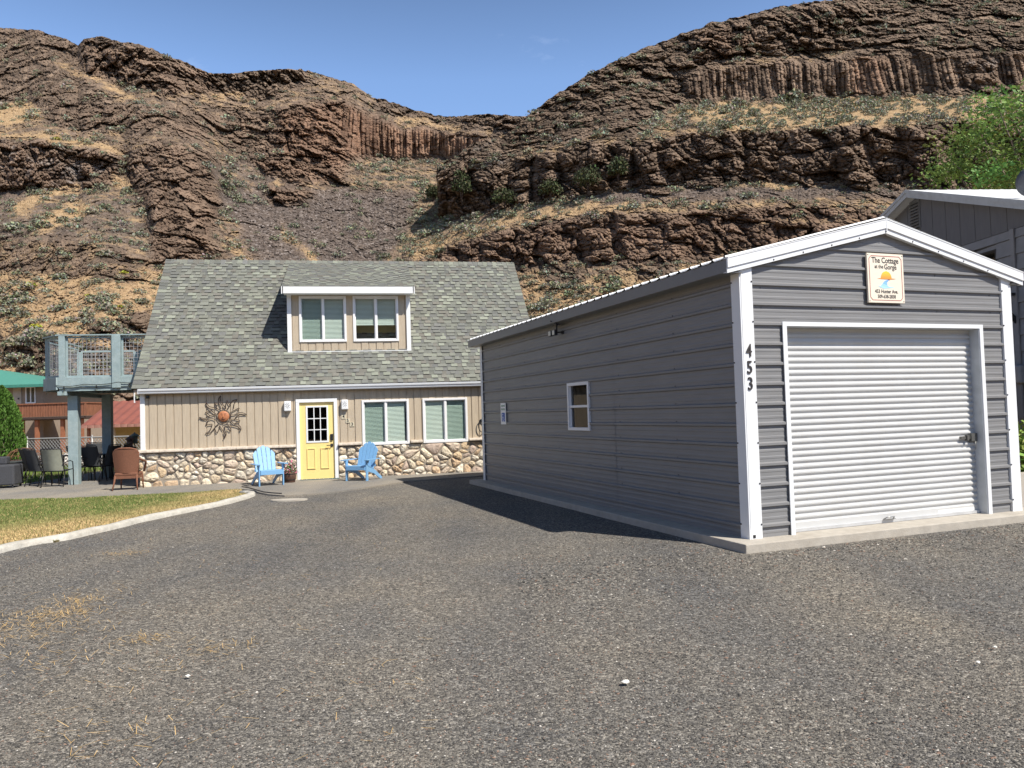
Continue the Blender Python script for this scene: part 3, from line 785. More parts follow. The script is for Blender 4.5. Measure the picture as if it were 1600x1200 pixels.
# dark shrubs at the foot of the shaded cliff
for k, (px, py, D_, w_, h_, lab) in enumerate([(678, 312, 0, 2.6, 3.2, "round dark green shrub standing left of the shaded cliff's left end"),
        (722, 318, 0, 3.2, 6.4, "tall dark green shrub in the darkest recess of the shaded cliff"),
        (788, 326, 0, 4.2, 3.6, "broad dark green shrub below the dark cliff, left of the reddish rock pillar"),
        (860, 312, 0, 3.8, 3.6, "rounded dark green shrub just right of the reddish rock pillar"),
        (918, 300, 0, 4.6, 4.6, "wide dark green shrub on the cliff foot, second from the right"),
        (966, 284, 0, 3.4, 4.4, "dark green shrub high against the cliff face, rightmost of those at its foot")]):
    if px < 700: P = hill_point(px, py)
    else:
        P = hill_point(px, py, True) * np.array([.985, .985, 1])
    s = P[1] / 150
    w_, h_ = w_ * 1.25, h_ * 1.15
    t = thing("cliff_shrub", lab, "shrub", tuple(P - np.array([0, .6, .5])), 0, "dark shrubs at the foot of the shaded cliff")
    v, f_, c = leaf_cloud(900, w_ * .5 * s, h_ * .62 * s, .17, 400 + k, base=(.06, .07, .032), var=.5)
    v[:, 2] += h_ * .28 * s
    np_mesh("crown", v, f_, LEAF, t, cols=c)
    mb = MB()
    for q in range(4):
        a = q * 1.6 + k
        mb.tube([(0, 0, -.3), (.3 * math.cos(a), .2 * math.sin(a), h_ * .3 * s), (.9 * math.cos(a), .5 * math.sin(a), h_ * .55 * s)], [.07, .05, .02], 5)
    mb.build("stem", RUST, t)

# ------------------------------------------------------------------ GROUND
def gravel_material(name, tones, scale=52, dist=.012, warm=None, detail=True):
    m = bpy.data.materials.new(name); m.use_nodes = True
    nt = m.node_tree; N = nt.nodes; L = nt.links; b = N["Principled BSDF"]
    b.inputs["Roughness"].default_value = .9; b.inputs["Specular IOR Level"].default_value = .25
    t = N.new("ShaderNodeTexCoord")
    heights = []; col = None
    for i, s in enumerate((scale, scale * 2.3)):
        nw = N.new("ShaderNodeTexNoise"); nw.inputs["Scale"].default_value = s * .7; nw.inputs["Detail"].default_value = 2
        L.new(t.outputs["Object"], nw.inputs["Vector"])
        va = N.new("ShaderNodeVectorMath"); va.operation = 'MULTIPLY_ADD'; va.inputs[1].default_value = (1.2 / s,) * 3
        L.new(nw.outputs["Color"], va.inputs[0]); L.new(t.outputs["Object"], va.inputs[2])
        v = N.new("ShaderNodeTexVoronoi"); v.inputs["Scale"].default_value = s
        L.new(va.outputs[0], v.inputs["Vector"])
        sp = N.new("ShaderNodeSeparateColor"); L.new(v.outputs["Color"], sp.inputs[0])
        r = N.new("ShaderNodeValToRGB"); e = r.color_ramp.elements
        while len(e) < len(tones): e.new(.5)
        for k, (p, c) in enumerate(tones): e[k].position = p; e[k].color = (*c, 1)
        L.new(sp.outputs[0], r.inputs[0])
        if col is None: col = r.outputs[0]
        else:
            mx = N.new("ShaderNodeMixRGB"); mx.inputs[0].default_value = .45; L.new(col, mx.inputs[1]); L.new(r.outputs[0], mx.inputs[2]); col = mx.outputs[0]
        heights.append((v.outputs["Distance"], sp.outputs[1]))
    # broad patches: dust and wear
    n = N.new("ShaderNodeTexNoise"); n.inputs["Scale"].default_value = .55; n.inputs["Detail"].default_value = 7; n.inputs["Roughness"].default_value = .6
    L.new(t.outputs["Object"], n.inputs["Vector"])
    pr = N.new("ShaderNodeValToRGB"); pr.color_ramp.elements[0].position = .35; pr.color_ramp.elements[0].color = (.84, .86, .90, 1)
    pr.color_ramp.elements[1].position = .68; pr.color_ramp.elements[1].color = (1.12, 1.07, 1.0, 1)
    L.new(n.outputs["Fac"], pr.inputs[0])
    mu = N.new("ShaderNodeMixRGB"); mu.blend_type = 'MULTIPLY'; mu.inputs[0].default_value = 1
    L.new(col, mu.inputs[1]); L.new(pr.outputs[0], mu.inputs[2]); col = mu.outputs[0]
    # wheel-worn bands running up the drive
    mpw = N.new("ShaderNodeMapping"); mpw.inputs["Scale"].default_value = (1.0, .16, 1); mpw.inputs["Rotation"].default_value = (0, 0, .25)
    L.new(t.outputs["Object"], mpw.inputs[0])
    nw2 = N.new("ShaderNodeTexNoise"); nw2.inputs["Scale"].default_value = .9; nw2.inputs["Detail"].default_value = 5
    L.new(mpw.outputs[0], nw2.inputs["Vector"])
    wr_ = N.new("ShaderNodeValToRGB"); wr_.color_ramp.elements[0].position = .36; wr_.color_ramp.elements[0].color = (.82, .84, .88, 1)
    wr_.color_ramp.elements[1].position = .64; wr_.color_ramp.elements[1].color = (1.14, 1.12, 1.08, 1)
    L.new(nw2.outputs["Fac"], wr_.inputs[0])
    mu2 = N.new("ShaderNodeMixRGB"); mu2.blend_type = 'MULTIPLY'; mu2.inputs[0].default_value = 1
    L.new(col, mu2.inputs[1]); L.new(wr_.outputs[0], mu2.inputs[2]); col = mu2.outputs[0]
    L.new(col, b.inputs["Base Color"])
    h = N.new("ShaderNodeMath"); h.operation = 'MULTIPLY_ADD'; h.inputs[1].default_value = -1.0
    L.new(heights[0][0], h.inputs[0]); L.new(heights[0][1], h.inputs[2])
    h2 = N.new("ShaderNodeMath"); h2.operation = 'MULTIPLY_ADD'; h2.inputs[1].default_value = -.5
    L.new(heights[1][0], h2.inputs[0]); L.new(h.outputs[0], h2.inputs[2])
    bp = N.new("ShaderNodeBump"); bp.inputs["Strength"].default_value = .8; bp.inputs["Distance"].default_value = dist
    L.new(h2.outputs[0], bp.inputs["Height"]); L.new(bp.outputs[0], b.inputs["Normal"])
    return m
GRAV = gravel_material("crushed basalt gravel", [(0, (.042, .040, .038)), (.4, (.120, .113, .102)), (.75, (.22, .205, .18)), (.95, (.44, .41, .36))])
DRYG = mat("dry ground", (.30, .21, .12), .95, var=.4, vscale=2.5, bump=.5, bscale=12, dirt=.8, dcol=(.12, .10, .075), dscale=.8)
ASPH = gravel_material("worn asphalt path", [(0, (.18, .165, .145)), (.5, (.25, .23, .20)), (.9, (.33, .31, .27)), (1, (.42, .39, .34))], scale=90, dist=.003)
GRASSG = mat("lawn soil", (.16, .13, .06), .95, var=.4, vscale=4, bump=.5, bscale=60)

def sheet(name, poly, z, m, kind='structure'):
    mb = MB(); n = len(poly)
    mb.add([(x, y, z) for x, y in poly], [tuple(range(n))])
    o = mb.build(name, m); tag(o, kind=kind); return o
# one base sheet to the horizon
sheet("ground", [(-2500, -2500), (2500, -2500), (2500, 2500), (-2500, 2500)], -.03, DRYG)

HX, HY, HYAW = -9.1901, 19.0967, .2001
def H(u, v): return (HX + u * math.cos(HYAW) - v * math.sin(HYAW), HY + u * math.sin(HYAW) + v * math.cos(HYAW))
GX, GY, GYAW = 2.6127, 8.6943, .3643
def G(u, v): return (GX + u * math.cos(GYAW) - v * math.sin(GYAW), GY + u * math.sin(GYAW) + v * math.cos(GYAW))

kpx = [(-260, 925), (-120, 888), (0, 853), (40, 843.5), (66, 838.5), (87, 839.5), (125, 829.5), (187, 817), (203, 811), (281, 796), (344, 784), (384, 773.5), (397, 769.5), (397.5, 767.5), (391, 766.3), (378, 767.2)]
kerb_line = [(-8.3, 3.6), (-7.75, 5.4)] + [gnd(x, y, .07) for x, y in kpx]
# gently undulating driveway mesh
gx_ = np.concatenate([np.arange(-14, 14, .12)]); gy_ = np.arange(-3, 26, .12)
gxx, gyy = np.meshgrid(gx_, gy_)
gz = .008 * fbm(gxx / 1.6, gyy / 1.6, gxx * 0, 3, 7) + .01 * fbm(gxx / 5, gyy / 5, gxx * 0, 2, 8)
def in_poly(x, y, poly):
    ins = np.zeros(np.shape(x), bool); n = len(poly)
    for i in range(n):
        x0, y0 = poly[i]; x1, y1 = poly[(i + 1) % n]
        if y0 == y1: continue
        ins ^= ((y0 > y) != (y1 > y)) & (x < (x1 - x0) * (y - y0) / (y1 - y0) + x0)
    return ins
drive = np_mesh("gravel_driveway", np.stack([gxx, gyy, gz], -1).reshape(-1, 3), grid_faces(*gxx.shape), GRAV, smooth=True)
tag(drive, kind='structure')

path_edge = [gnd(x, y) for x, y in [(398, 768), (403, 771), (420, 774.5), (445, 776.5), (480, 774.5), (520, 771), (560, 765.5), (600, 759), (640, 753), (700, 749), (748, 745.5)]]
patio_front = [(-26, 13.5)] + [gnd(x, y) for x, y in [(-300, 793), (-150, 789), (0, 783.5), (60, 781), (100, 781), (200, 776), (300, 771.5), (360, 767), (378, 766.5), (398, 768)]]
patio_poly = patio_front + path_edge[1:] + [H(9.8, -.25), H(9.8, .3), H(-.3, .3), H(-.5, 5.2), gnd(150, 738), gnd(110, 747), gnd(40, 757), gnd(0, 762), gnd(-300, 772), (-27, 15.5)]
mb = MB(); mb.slab(patio_poly, -.02, .03)
patio = mb.build("patio", ASPH); tag(patio, kind='structure')
lawn_poly = [(x, y) for x, y in kerb_line] + [(x + .0, y) for x, y in reversed(patio_front[:-1])]
back_lawn = [gnd(-300, 772), gnd(0, 762), gnd(40, 757), gnd(110, 747), gnd(150, 738), (-12.2, 30.2), (-17, 29.6), (-40, 31)]
sheet("lawn", lawn_poly, .022, GRASSG)
sheet("back_lawn", back_lawn, .02, GRASSG)
# lawn skirt to hide the edge of the gravel below it
mb = MB(); mb.slab(lawn_poly, -.03, .018); o = mb.build("lawn_soil", GRASSG); tag(o, kind='structure')

# kerb: cast concrete edging
mb = MB(); pts = []
for i in range(len(kerb_line) - 1):
    a, b_ = Vector(kerb_line[i]), Vector(kerb_line[i+1])
    n = max(1, int((b_ - a).length / .18))
    for k in range(n): pts.append(a.lerp(b_, k / n))
pts.append(Vector(kerb_line[-1]))
for _ in range(3):
    pts = [pts[0]] + [(pts[i-1] + pts[i] * 2 + pts[i+1]) / 4 for i in range(1, len(pts)-1)] + [pts[-1]]
prof = [(-.085, -.03), (-.08, .05), (-.055, .078), (0, .085), (.05, .074), (.078, .045), (.085, -.03)]
vs = []
for i, p in enumerate(pts):
    a = pts[max(i-1, 0)]; b_ = pts[min(i+1, len(pts)-1)]
    d = (b_ - a).normalized(); nrm = Vector((d.y, -d.x))
    wob = .006 * math.sin(i * 1.7) + .006 * math.sin(i * .61)
    for (o_, z) in prof: vs.append((p.x + nrm.x * (o_ + wob), p.y + nrm.y * (o_ + wob), z + wob * .7))
k = len(prof); fs = []
for i in range(len(pts)-1):
    for j in range(k-1): fs.append((i*k+j, (i+1)*k+j, (i+1)*k+j+1, i*k+j+1))
fs.append(tuple(range(k))); fs.append(tuple((len(pts)-1)*k + j for j in range(k))[::-1])
mb.add(vs, fs, True)
kb = mb.build("kerb", mat("pale kerb concrete", (.47, .45, .40), .85, var=.2, vscale=9, bump=.6, bscale=30, dirt=.6, dcol=(.34, .30, .24), dscale=2.5)); tag(kb, kind='structure')

# grass blades
def blades(poly, n, hmin, hmax, colf, name, seed, minD=0):
    g = np.random.default_rng(seed)
    P = np.array(poly); lo, hi = P.min(0), P.max(0)
    xs = []; tot = 0
    while tot < n:
        q = lo + g.random((n * 2, 2)) * (hi - lo)
        q = q[in_poly(q[:, 0], q[:, 1], poly)]
        q = q[(np.abs(q[:, 0] / q[:, 1]) < 1.15)]
        xs.append(q); tot += len(q)
        if len(xs) > 30: break
    q = np.vstack(xs)[:n]; n = len(q)
    hgt = hmin + (hmax - hmin) * g.random(n)
    a = g.random(n) * 2 * PI; wd = .004 + .005 * g.random(n)
    lean = hgt * (.2 + .6 * g.random(n)); la = g.random(n) * 2 * PI
    z0 = np.full(n, .02)
    v0 = np.stack([q[:, 0] - np.cos(a) * wd, q[:, 1] - np.sin(a) * wd, z0], 1)
    v1 = np.stack([q[:, 0] + np.cos(a) * wd, q[:, 1] + np.sin(a) * wd, z0], 1)
    v2 = np.stack([q[:, 0] + np.cos(la) * lean, q[:, 1] + np.sin(la) * lean, z0 + hgt], 1)
    V = np.stack([v0, v1, v2], 1).reshape(-1, 3)
    c = colf(q[:, 0], q[:, 1], g)
    o = np_mesh(name, V, np.arange(3*n).reshape(n, 3), LEAF, cols=np.repeat(c, 3, 0))
    return o
kl = np.array(kerb_line)
def lawncol(x, y, g):
    # distance to the kerb: straw coloured near the kerb, green towards the patio
    d = np.min(np.hypot(x[:, None] - kl[None, :, 0], y[:, None] - kl[None, :, 1]), 1)
    seg = []
    for i in range(len(kl)-1):
        a, b_ = kl[i], kl[i+1]; ab = b_ - a
        t = np.clip(((x - a[0]) * ab[0] + (y - a[1]) * ab[1]) / (ab @ ab), 0, 1)
        seg.append(np.hypot(x - a[0] - t * ab[0], y - a[1] - t * ab[1]))
    d = np.min(seg, 0)
    n = fbm(x / 1.1, y / 2.2, x * 0, 4, 77)
    dry = 1 / (1 + np.exp((d - 1.15 - 1.3 * n - np.clip((15.5 - y) * .22, -.4, 1.1)) * 3.0))
    dry = np.clip(dry - .9 * np.exp(-d / .10), 0, 1)
    n2 = fbm(x / .35, y / .35, x * 0, 3, 79)
    dry = np.clip(dry + .35 * n2, 0, 1)[:, None]
    dry = np.where(g.random((len(x), 1)) < .12, 1 - dry, dry)
    c = dry * np.array([.56, .41, .20]) + (1 - dry) * np.array([.15, .20, .055])
    return c * (.75 + .5 * g.random((len(x), 1)))
gb = blades(lawn_poly, 260000, .018, .042, lawncol, "lawn_grass", 5)
tag(gb, "short lawn grass, green by the patio and straw yellow by the kerb", "grass", kind='stuff')
def greencol(x, y, g): return np.array([.13, .20, .04])[None, :] * (.7 + .6 * g.random((len(x), 1)))
gb2 = blades([p for p in back_lawn], 40000, .05, .10, greencol, "back_lawn_grass", 6)
tag(gb2, "green grass behind the patio furniture in front of the wire fence", "grass", kind='stuff')

# loose stones lying on the driveway
def stones(n, seed):
    g = np.random.default_rng(seed)
    # density falls with distance
    y = 2.6 + 12.5 * g.random(n) ** 1.9
    x = (g.random(n) * 2 - 1) * y * .74
    ok = ~in_poly(x, y, lawn_poly) & ~in_poly(x, y, [G(-.35, -.35), G(4.8, -.35), G(4.8, 9.6), G(-.35, 9.6)])
    for i in range(len(kl)-1):
        a, b_ = kl[i], kl[i+1]; ab = b_ - a
        t = np.clip(((x - a[0]) * ab[0] + (y - a[1]) * ab[1]) / (ab @ ab), 0, 1)
        ok &= np.hypot(x - a[0] - t * ab[0], y - a[1] - t * ab[1]) > .1
    x, y = x[ok], y[ok]; n = len(x)
    dsl = np.abs((x - GX) * -math.sin(GYAW) + (y - GY) * math.cos(GYAW) + .4)   # distance in front of the slab: bigger chips there
    big = np.exp(-dsl / .9) * (x > 0)
    s = (.0028 + .0040 * g.random(n) ** 2) * (1 + .9 * big) * (1 + .25 * (g.random(n) < .01) * 3)
    base = np.array([(1, 0, 0), (0, 1, 0), (-1, 0, 0), (0, -1, 0), (0, 0, 1), (0, 0, -1)], float)
    V = base[None] * (1 + .35 * g.normal(size=(n, 6, 1))) + .22 * g.normal(size=(n, 6, 3))
    V[:, :, 2] *= .62
    a = g.random(n) * 6.28; ca, sa = np.cos(a)[:, None], np.sin(a)[:, None]
    X = V[:, :, 0] * ca - V[:, :, 1] * sa; Y = V[:, :, 0] * sa + V[:, :, 1] * ca
    V = np.stack([X * 1.25, Y, V[:, :, 2]], -1) * s[:, None, None]
    gzv = .008 * fbm(x / 1.6, y / 1.6, x * 0, 3, 7) + .01 * fbm(x / 5, y / 5, x * 0, 2, 8)
    V += np.stack([x, y, gzv + s * .3], -1)[:, None, :]
    Fc = np.array([(0, 1, 4), (1, 2, 4), (2, 3, 4), (3, 0, 4), (1, 0, 5), (2, 1, 5), (3, 2, 5), (0, 3, 5)])
    Fc = (Fc[None] + (np.arange(n) * 6)[:, None, None]).reshape(-1, 3)
    tone = g.choice(5, n, p=[.32, .42, .18, .06, .02])
    pal = np.array([(.07, .067, .063), (.15, .138, .12), (.25, .23, .195), (.24, .16, .12), (.50, .47, .42)])
    c = pal[tone] * (.75 + .5 * g.random((n, 1)))
    return np_mesh("loose_gravel", V.reshape(-1, 3), Fc, LEAFSTONE, cols=np.repeat(c, 6, 0))
LEAFSTONE = mat("stone chip", (1, 1, 1), .85, var=.1, attr=True, spec=.3)
st = stones(260000, 11)
tag(st, "loose grey and brown gravel chips covering the driveway", "gravel", kind='stuff')
# straw and dead grass wisps on the left of the driveway
def straw(n, seed):
    g = np.random.default_rng(seed)
    cl = [(20, 985, .40, .5), (90, 960, .2, .3), (130, 940, .12, .12), (230, 1000, .1, .08), (170, 868, .14, .05), (205, 866, .14, .06), (300, 1030, .18, .05), (350, 1012, .12, .05), (40, 1040, .4, .15), (190, 1150, .3, .06), (620, 1060, .25, .02), (120, 935, .3, .1)]
    X = []; Y = []
    for px, py, r, wgt in cl:
        c = gnd(px, py); k = int(n * wgt)
        X.append(c[0] + g.normal(size=k) * r); Y.append(c[1] + g.normal(size=k) * r * .7)
    k = n // 3
    yy = 3 + 9 * g.random(k); X.append(-(.1 + .6 * g.random(k)) * yy); Y.append(yy)
    x = np.concatenate(X); y = np.concatenate(Y)
    ok = ~in_poly(x, y, lawn_poly); x, y = x[ok], y[ok]; n = len(x)
    a = g.random(n) * 6.28; l = .015 + .035 * g.random(n); up = .002 + .02 * g.random(n)
    z = .012 + .006 * g.random(n)
    dx, dy = np.cos(a) * l, np.sin(a) * l; wx, wy = -np.sin(a) * .0016, np.cos(a) * .0016
    V = np.stack([np.stack([x - dx - wx, y - dy - wy, z], 1), np.stack([x - dx + wx, y - dy + wy, z], 1), np.stack([x + dx + wx, y + dy + wy, z + up], 1), np.stack([x + dx - wx, y + dy - wy, z + up], 1)], 1)
    c = np.array([.50, .34, .15]) * (.7 + .6 * g.random((n, 1)))
    return np_mesh("dead_grass", V.reshape(-1, 3), np.arange(4*n).reshape(n, 4), LEAF, cols=np.repeat(c, 4, 0))
o = straw(800, 12); tag(o, "wisps of dead straw-coloured grass in the gravel", "dead grass", kind='stuff')
# a few larger pale rocks in the gravel
for k, (px, py, r, lab) in enumerate([(978, 1071, .022, "white stone lying alone in the gravel in the middle foreground"), (1528, 1040, .014, "small pale stone in the gravel at the right, nearer the garage"), (1555, 1016, .013, "small pale stone in the gravel near the right edge, under the garage door"), (294, 1061, .015, "small off-white stone in the gravel at the lower left")]):
    x, y = gnd(px, py)
    v, f_, c_ = None, None, None
    mb = MB(); prof = [(.1, -.3), (.9, -.1), (1, .2), (.6, .5), (.15, .62)]
    mb.lathe((0, 0, 0), prof, 9)
    g = np.random.default_rng(k)
    mb.v = [(a * (1 + .25 * g.normal()) * r, b_ * (.8 + .25 * g.normal()) * r, c * r) for a, b_, c in mb.v]
    mb.sm = [False] * len(mb.sm)
    o = mb.build("pale_stone", mat("white quartz", (.72, .70, .64), .7, var=.1)); o.location = (x, y, .02)
    tag(o, lab, "stone")
# stepping stone by the path
mb = MB(); cx, cy = gnd(451, 782.5)
mb.slab([(cx + .36 * math.cos(t) * (1 + .05 * math.sin(3 * t)), cy + .19 * math.sin(t)) for t in np.linspace(0, 2 * PI, 18, endpoint=False)], -.02, .028)
o = mb.build("stepping_stone", CONC); tag(o, "flat rounded concrete stepping stone in the gravel in front of the yellow door", "stepping stone")
#==P2==

# ------------------------------------------------------------------ shared builders
def window(parent, name, loc, rot, w, h, kind='slider', blinds=((0, 1, 1.0),), fw=.055, mull=.045, glass=None, screen=None, depth=.07, room=None):
    """window whose local x runs along the wall, z up, facing -y. blinds: (x0, x1, drop) in fractions"""
    mb = MB()
    mb.box((0, -.022, 0), (fw, depth, h)); mb.box((w - fw, -.022, 0), (w, depth, h))
    mb.box((fw, -.022, h - fw), (w - fw, depth, h)); mb.box((fw, -.026, 0), (w - fw, depth, fw))
    if kind == 'slider':
        mb.box((w / 2 - mull / 2, -.004, fw), (w / 2 + mull / 2, depth - .01, h - fw))
        # sash rails
        s = .022
        for x0, x1, y in ((fw, w/2 - mull/2, .022), (w/2 + mull/2, w - fw, .006)):
            mb.box((x0, y, fw), (x0 + s, y + .025, h - fw)); mb.box((x1 - s, y, fw), (x1, y + .025, h - fw))
            mb.box((x0 + s, y, fw), (x1 - s, y + .025, fw + s)); mb.box((x0 + s, y, h - fw - s), (x1 - s, y + .025, h - fw))
    else:
        mb.box((fw, -.004, h / 2 - mull / 2), (w - fw, depth - .01, h / 2 + mull / 2))
        s = .02
        mb.box((fw, .012, fw), (fw + s, .04, h - fw)); mb.box((w - fw - s, .012, fw), (w - fw, .04, h - fw))
    f = mb.build(name, VINYL, parent, bevel=.003, loc=loc, rot=rot)
    if kind == 'slider': ps = [(fw, w/2, fw, h - fw), (w/2, w - fw, fw, h - fw)]
    else: ps = [(fw, w - fw, fw, h/2), (fw, w - fw, h/2, h - fw)]
    for i, (x0, x1, z0, z1) in enumerate(ps):
        g = MB(); g.add([(x0, .030, z0), (x1, .030, z0), (x1, .030, z1), (x0, .030, z1)], [(0, 1, 2, 3)]); g.build("pane", glass or GLASS, f)
        if screen == i:
            g = MB(); g.add([(x0 + .01, .010, z0 + .01), (x1 - .01, .010, z0 + .01), (x1 - .01, .010, z1 - .01), (x0 + .01, .010, z1 - .01)], [(0, 1, 2, 3)]); g.build("screen", SCREEN, f)
    for (a, b_, drop) in blinds:
        g = MB(); x0, x1 = fw + (w - 2*fw) * a, fw + (w - 2*fw) * b_
        H_ = h - 2 * fw; n = int(H_ * drop / .034)
        for k in range(n):
            z = h - fw - .012 - k * .034
            g.add([(x0 + .008, .062, z - .015), (x1 - .008, .062, z - .015), (x1 - .008, .078, z + .013), (x0 + .008, .078, z + .013)], [(0, 1, 2, 3)])
        g.box((x0 + .008, .058, h - fw - H_ * drop - .012), (x1 - .008, .084, h - fw - H_ * drop + .01))
        g.build("blind", BLIND, f)
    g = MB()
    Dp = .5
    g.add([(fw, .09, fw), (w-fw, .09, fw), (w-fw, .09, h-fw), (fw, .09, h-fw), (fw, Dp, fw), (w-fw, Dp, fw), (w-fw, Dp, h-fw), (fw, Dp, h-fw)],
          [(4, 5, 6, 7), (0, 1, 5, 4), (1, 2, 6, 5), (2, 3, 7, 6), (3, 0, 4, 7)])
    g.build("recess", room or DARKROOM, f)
    return f

SHC = [(.178, .184, .162), (.20, .207, .178), (.155, .16, .148), (.25, .265, .218), (.18, .174, .152), (.165, .168, .16), (.215, .222, .188)]
def shingle_field(name, parent, O, U, S, Nn, lu, ls, seed, expo=.143, edge=None, uL=None, uR=None, tk=1.0):
    """tabs laid in courses on the plane O + u*U + s*S (s up the slope) with normal Nn"""
    g = np.random.default_rng(seed); mb = MB()
    O, U, S, Nn = Vector(O), Vector(U), Vector(S), Vector(Nn)
    def P(u, s, n): return O + U * u + S * s + Nn * n
    rows = int(math.ceil(ls / expo)); up = 0
    for r in range(rows):
        s0 = r * expo; s1 = min(s0 + expo * 1.12, ls)
        a = uL(s0) if uL else 0; b_ = uR(s0) if uR else lu
        # backing course
        base = SHC[g.integers(0, 3)]
        k = .82 + .1 * g.random(); mb.col = tuple(c * k for c in base)
        u = a
        t0, t1 = .010 * tk, .001
        while u < b_ - 1e-4:
            wdt = .16 + .18 * g.random(); u1 = min(u + wdt, b_)
            cc = SHC[g.choice(7, p=[.26, .17, .17, .03, .2, .12, .05])]; k = .8 + .22 * g.random(); mb.col = tuple(c * k for c in cc)
            mb.add([P(u, s0, t0), P(u1, s0, t0), P(u1, s1, t1), P(u, s1, t1)], [(0, 1, 2, 3)])
            n0 = len(mb.v)
            mb.col = (.035, .035, .033)
            mb.add([P(u, s0 - .0005, -.004), P(u1, s0 - .0005, -.004), P(u1, s0, t0), P(u, s0, t0)], [(0, 1, 2, 3)])
            u = u1
        # laminated teeth
        u = a + g.random() * .2
        while u < b_ - .06:
            wdt = .12 + .12 * g.random(); u1 = min(u + wdt, b_)
            cc = SHC[g.choice(7, p=[.24, .2, .1, .14, .14, .08, .1])]; k = .9 + .25 * g.random(); c0 = tuple(c * k for c in cc)
            mb.col = c0; tp = .026 * tk; sd = s0 + .004 * g.normal()
            mb.add([P(u, sd, tp), P(u1, sd, tp), P(u1, s1, .006), P(u, s1, .006)], [(0, 1, 2, 3)])
            mb.col = (.03, .03, .028)
            mb.add([P(u, sd, -.002), P(u1, sd, -.002), P(u1, sd, tp), P(u, sd, tp)], [(0, 1, 2, 3)])
            mb.add([P(u, sd, 0), P(u, sd, tp), P(u, s1, .006), P(u, s1, 0)], [(0, 1, 2, 3)])
            mb.add([P(u1, sd, 0), P(u1, s1, 0), P(u1, s1, .006), P(u1, sd, tp)], [(0, 1, 2, 3)])
            # dark printed shadow strip of the course above shows between the teeth
            u = u1 + .08 + .15 * g.random()
    return mb

# ================================================================== COTTAGE
cot = thing("cottage", "tan cottage with grey shingled steep roof, dormer, yellow door and river stone base", "house", (HX, HY, 0), HYAW)
EV, EZ, RV, RZ = -.11, 2.465, 3.634, 6.37
RU0, RU1 = -.16, 10.27
WL = 10.02     # wall length
BK = 2 * RV    # back wall
DU0, DU1, DV, DZ0, DZ1 = 3.484, 6.713, .777, 3.409, 4.938
sl_ = math.hypot(RV - EV, RZ - EZ); SV = Vector((0, (RV - EV) / sl_, (RZ - EZ) / sl_)); SN = Vector((0, -SV.z, SV.y))

# ---- siding
g = np.random.default_rng(4)
mb = MB()
openings = [(3.6962, 4.7291, -.1, 2.0831), (5.3556, 6.5761, .8413, 2.0204), (6.9365, 8.1309, .8413, 2.0204)]
def siding_strip(mb, u0, u1, z0, z1, v, step=.192, g=g, gw=.024):
    k0 = math.floor(u0 / step)
    u = u0
    while u < u1 - 1e-5:
        nx = (math.floor(u / step + 1e-6) + 1) * step
        e = min(nx, u1)
        of = (.005 if int(math.floor(u / step + 1e-6)) % 2 else 0) + .004 * ((math.floor(u / step + 1e-6) * 37) % 5) / 5
        a, b_ = u, e
        be = b_ - gw if (e == nx and b_ - gw > a) else b_
        mb.box((a, v - .012 - of, z0), (be, v + .02, z1))
        u = e
    mb.box((u0, v + .004, z0), (u1, v + .03, z1))
WT = 2.50; cap_z = .93
cuts = sorted(set([0.0, WL] + [o[0] for o in openings] + [o[1] for o in openings]))
for a, b_ in zip(cuts[:-1], cuts[1:]):
    op = [o for o in openings if o[0] <= a + 1e-6 and o[1] >= b_ - 1e-6]
    if op:
        o = op[0]
        siding_strip(mb, a, b_, o[3], WT, 0)
    else: siding_strip(mb, a, b_, .84, WT, 0)
mb.build("siding", SIDING, cot)
# solid shell: end walls and back
mb = MB()
gab = [(0.04, -.1), (BK, -.1), (BK, 2.45), (RV, RZ - .15), (.04, 2.45 + .0)]
roofz = lambda v: EZ + (v - EV) * (RZ - EZ) / (RV - EV)
endp = [(.04, -.1), (BK, -.1), (BK, roofz(0) - .12), (RV, RZ - .12), (.04, roofz(.04) - .12)]
mb.prismx(endp, 0.0, .1); mb.prismx(endp, WL - .1, WL)
mb.box((.1, BK - .1, -.1), (WL - .1, BK, 2.7))
mb.build("end_wall", SIDING, cot)
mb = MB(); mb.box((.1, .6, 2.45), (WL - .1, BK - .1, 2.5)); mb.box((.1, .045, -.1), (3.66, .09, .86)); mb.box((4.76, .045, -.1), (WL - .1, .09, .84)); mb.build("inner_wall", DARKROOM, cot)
# corner trim
mb = MB(); mb.box((-.02, -.035, .93), (.09, .0, 2.44)); mb.box((-.02, 0, .93), (-.0, .1, 2.44)); mb.build("corner_trim", WHITE, cot, bevel=.004)
mb = MB(); mb.box((WL - .09, -.035, .93), (WL + .02, 0, 2.44)); mb.build("corner_trim", WHITE, cot, bevel=.004)

# ---- river stone veneer
def clip_poly(poly, nx, ny, d):
    out = []
    for i in range(len(poly)):
        p, q = poly[i], poly[(i + 1) % len(poly)]
        a = p[0]*nx + p[1]*ny - d; b_ = q[0]*nx + q[1]*ny - d
        if a <= 0: out.append(p)
        if (a < 0 < b_) or (b_ < 0 < a):
            t = a / (a - b_); out.append((p[0] + (q[0]-p[0])*t, p[1] + (q[1]-p[1])*t))
    return out
def chaikin(poly, k=2):
    for _ in range(k):
        out = []
        for i in range(len(poly)):
            p, q = poly[i], poly[(i + 1) % len(poly)]
            out += [(p[0]*.75 + q[0]*.25, p[1]*.75 + q[1]*.25), (p[0]*.25 + q[0]*.75, p[1]*.25 + q[1]*.75)]
        poly = out
    return poly
STC = [(.66, .57, .43), (.60, .49, .35), (.52, .38, .25), (.72, .66, .54), (.56, .46, .36), (.48, .38, .31), (.62, .56, .46), (.63, .48, .31)]
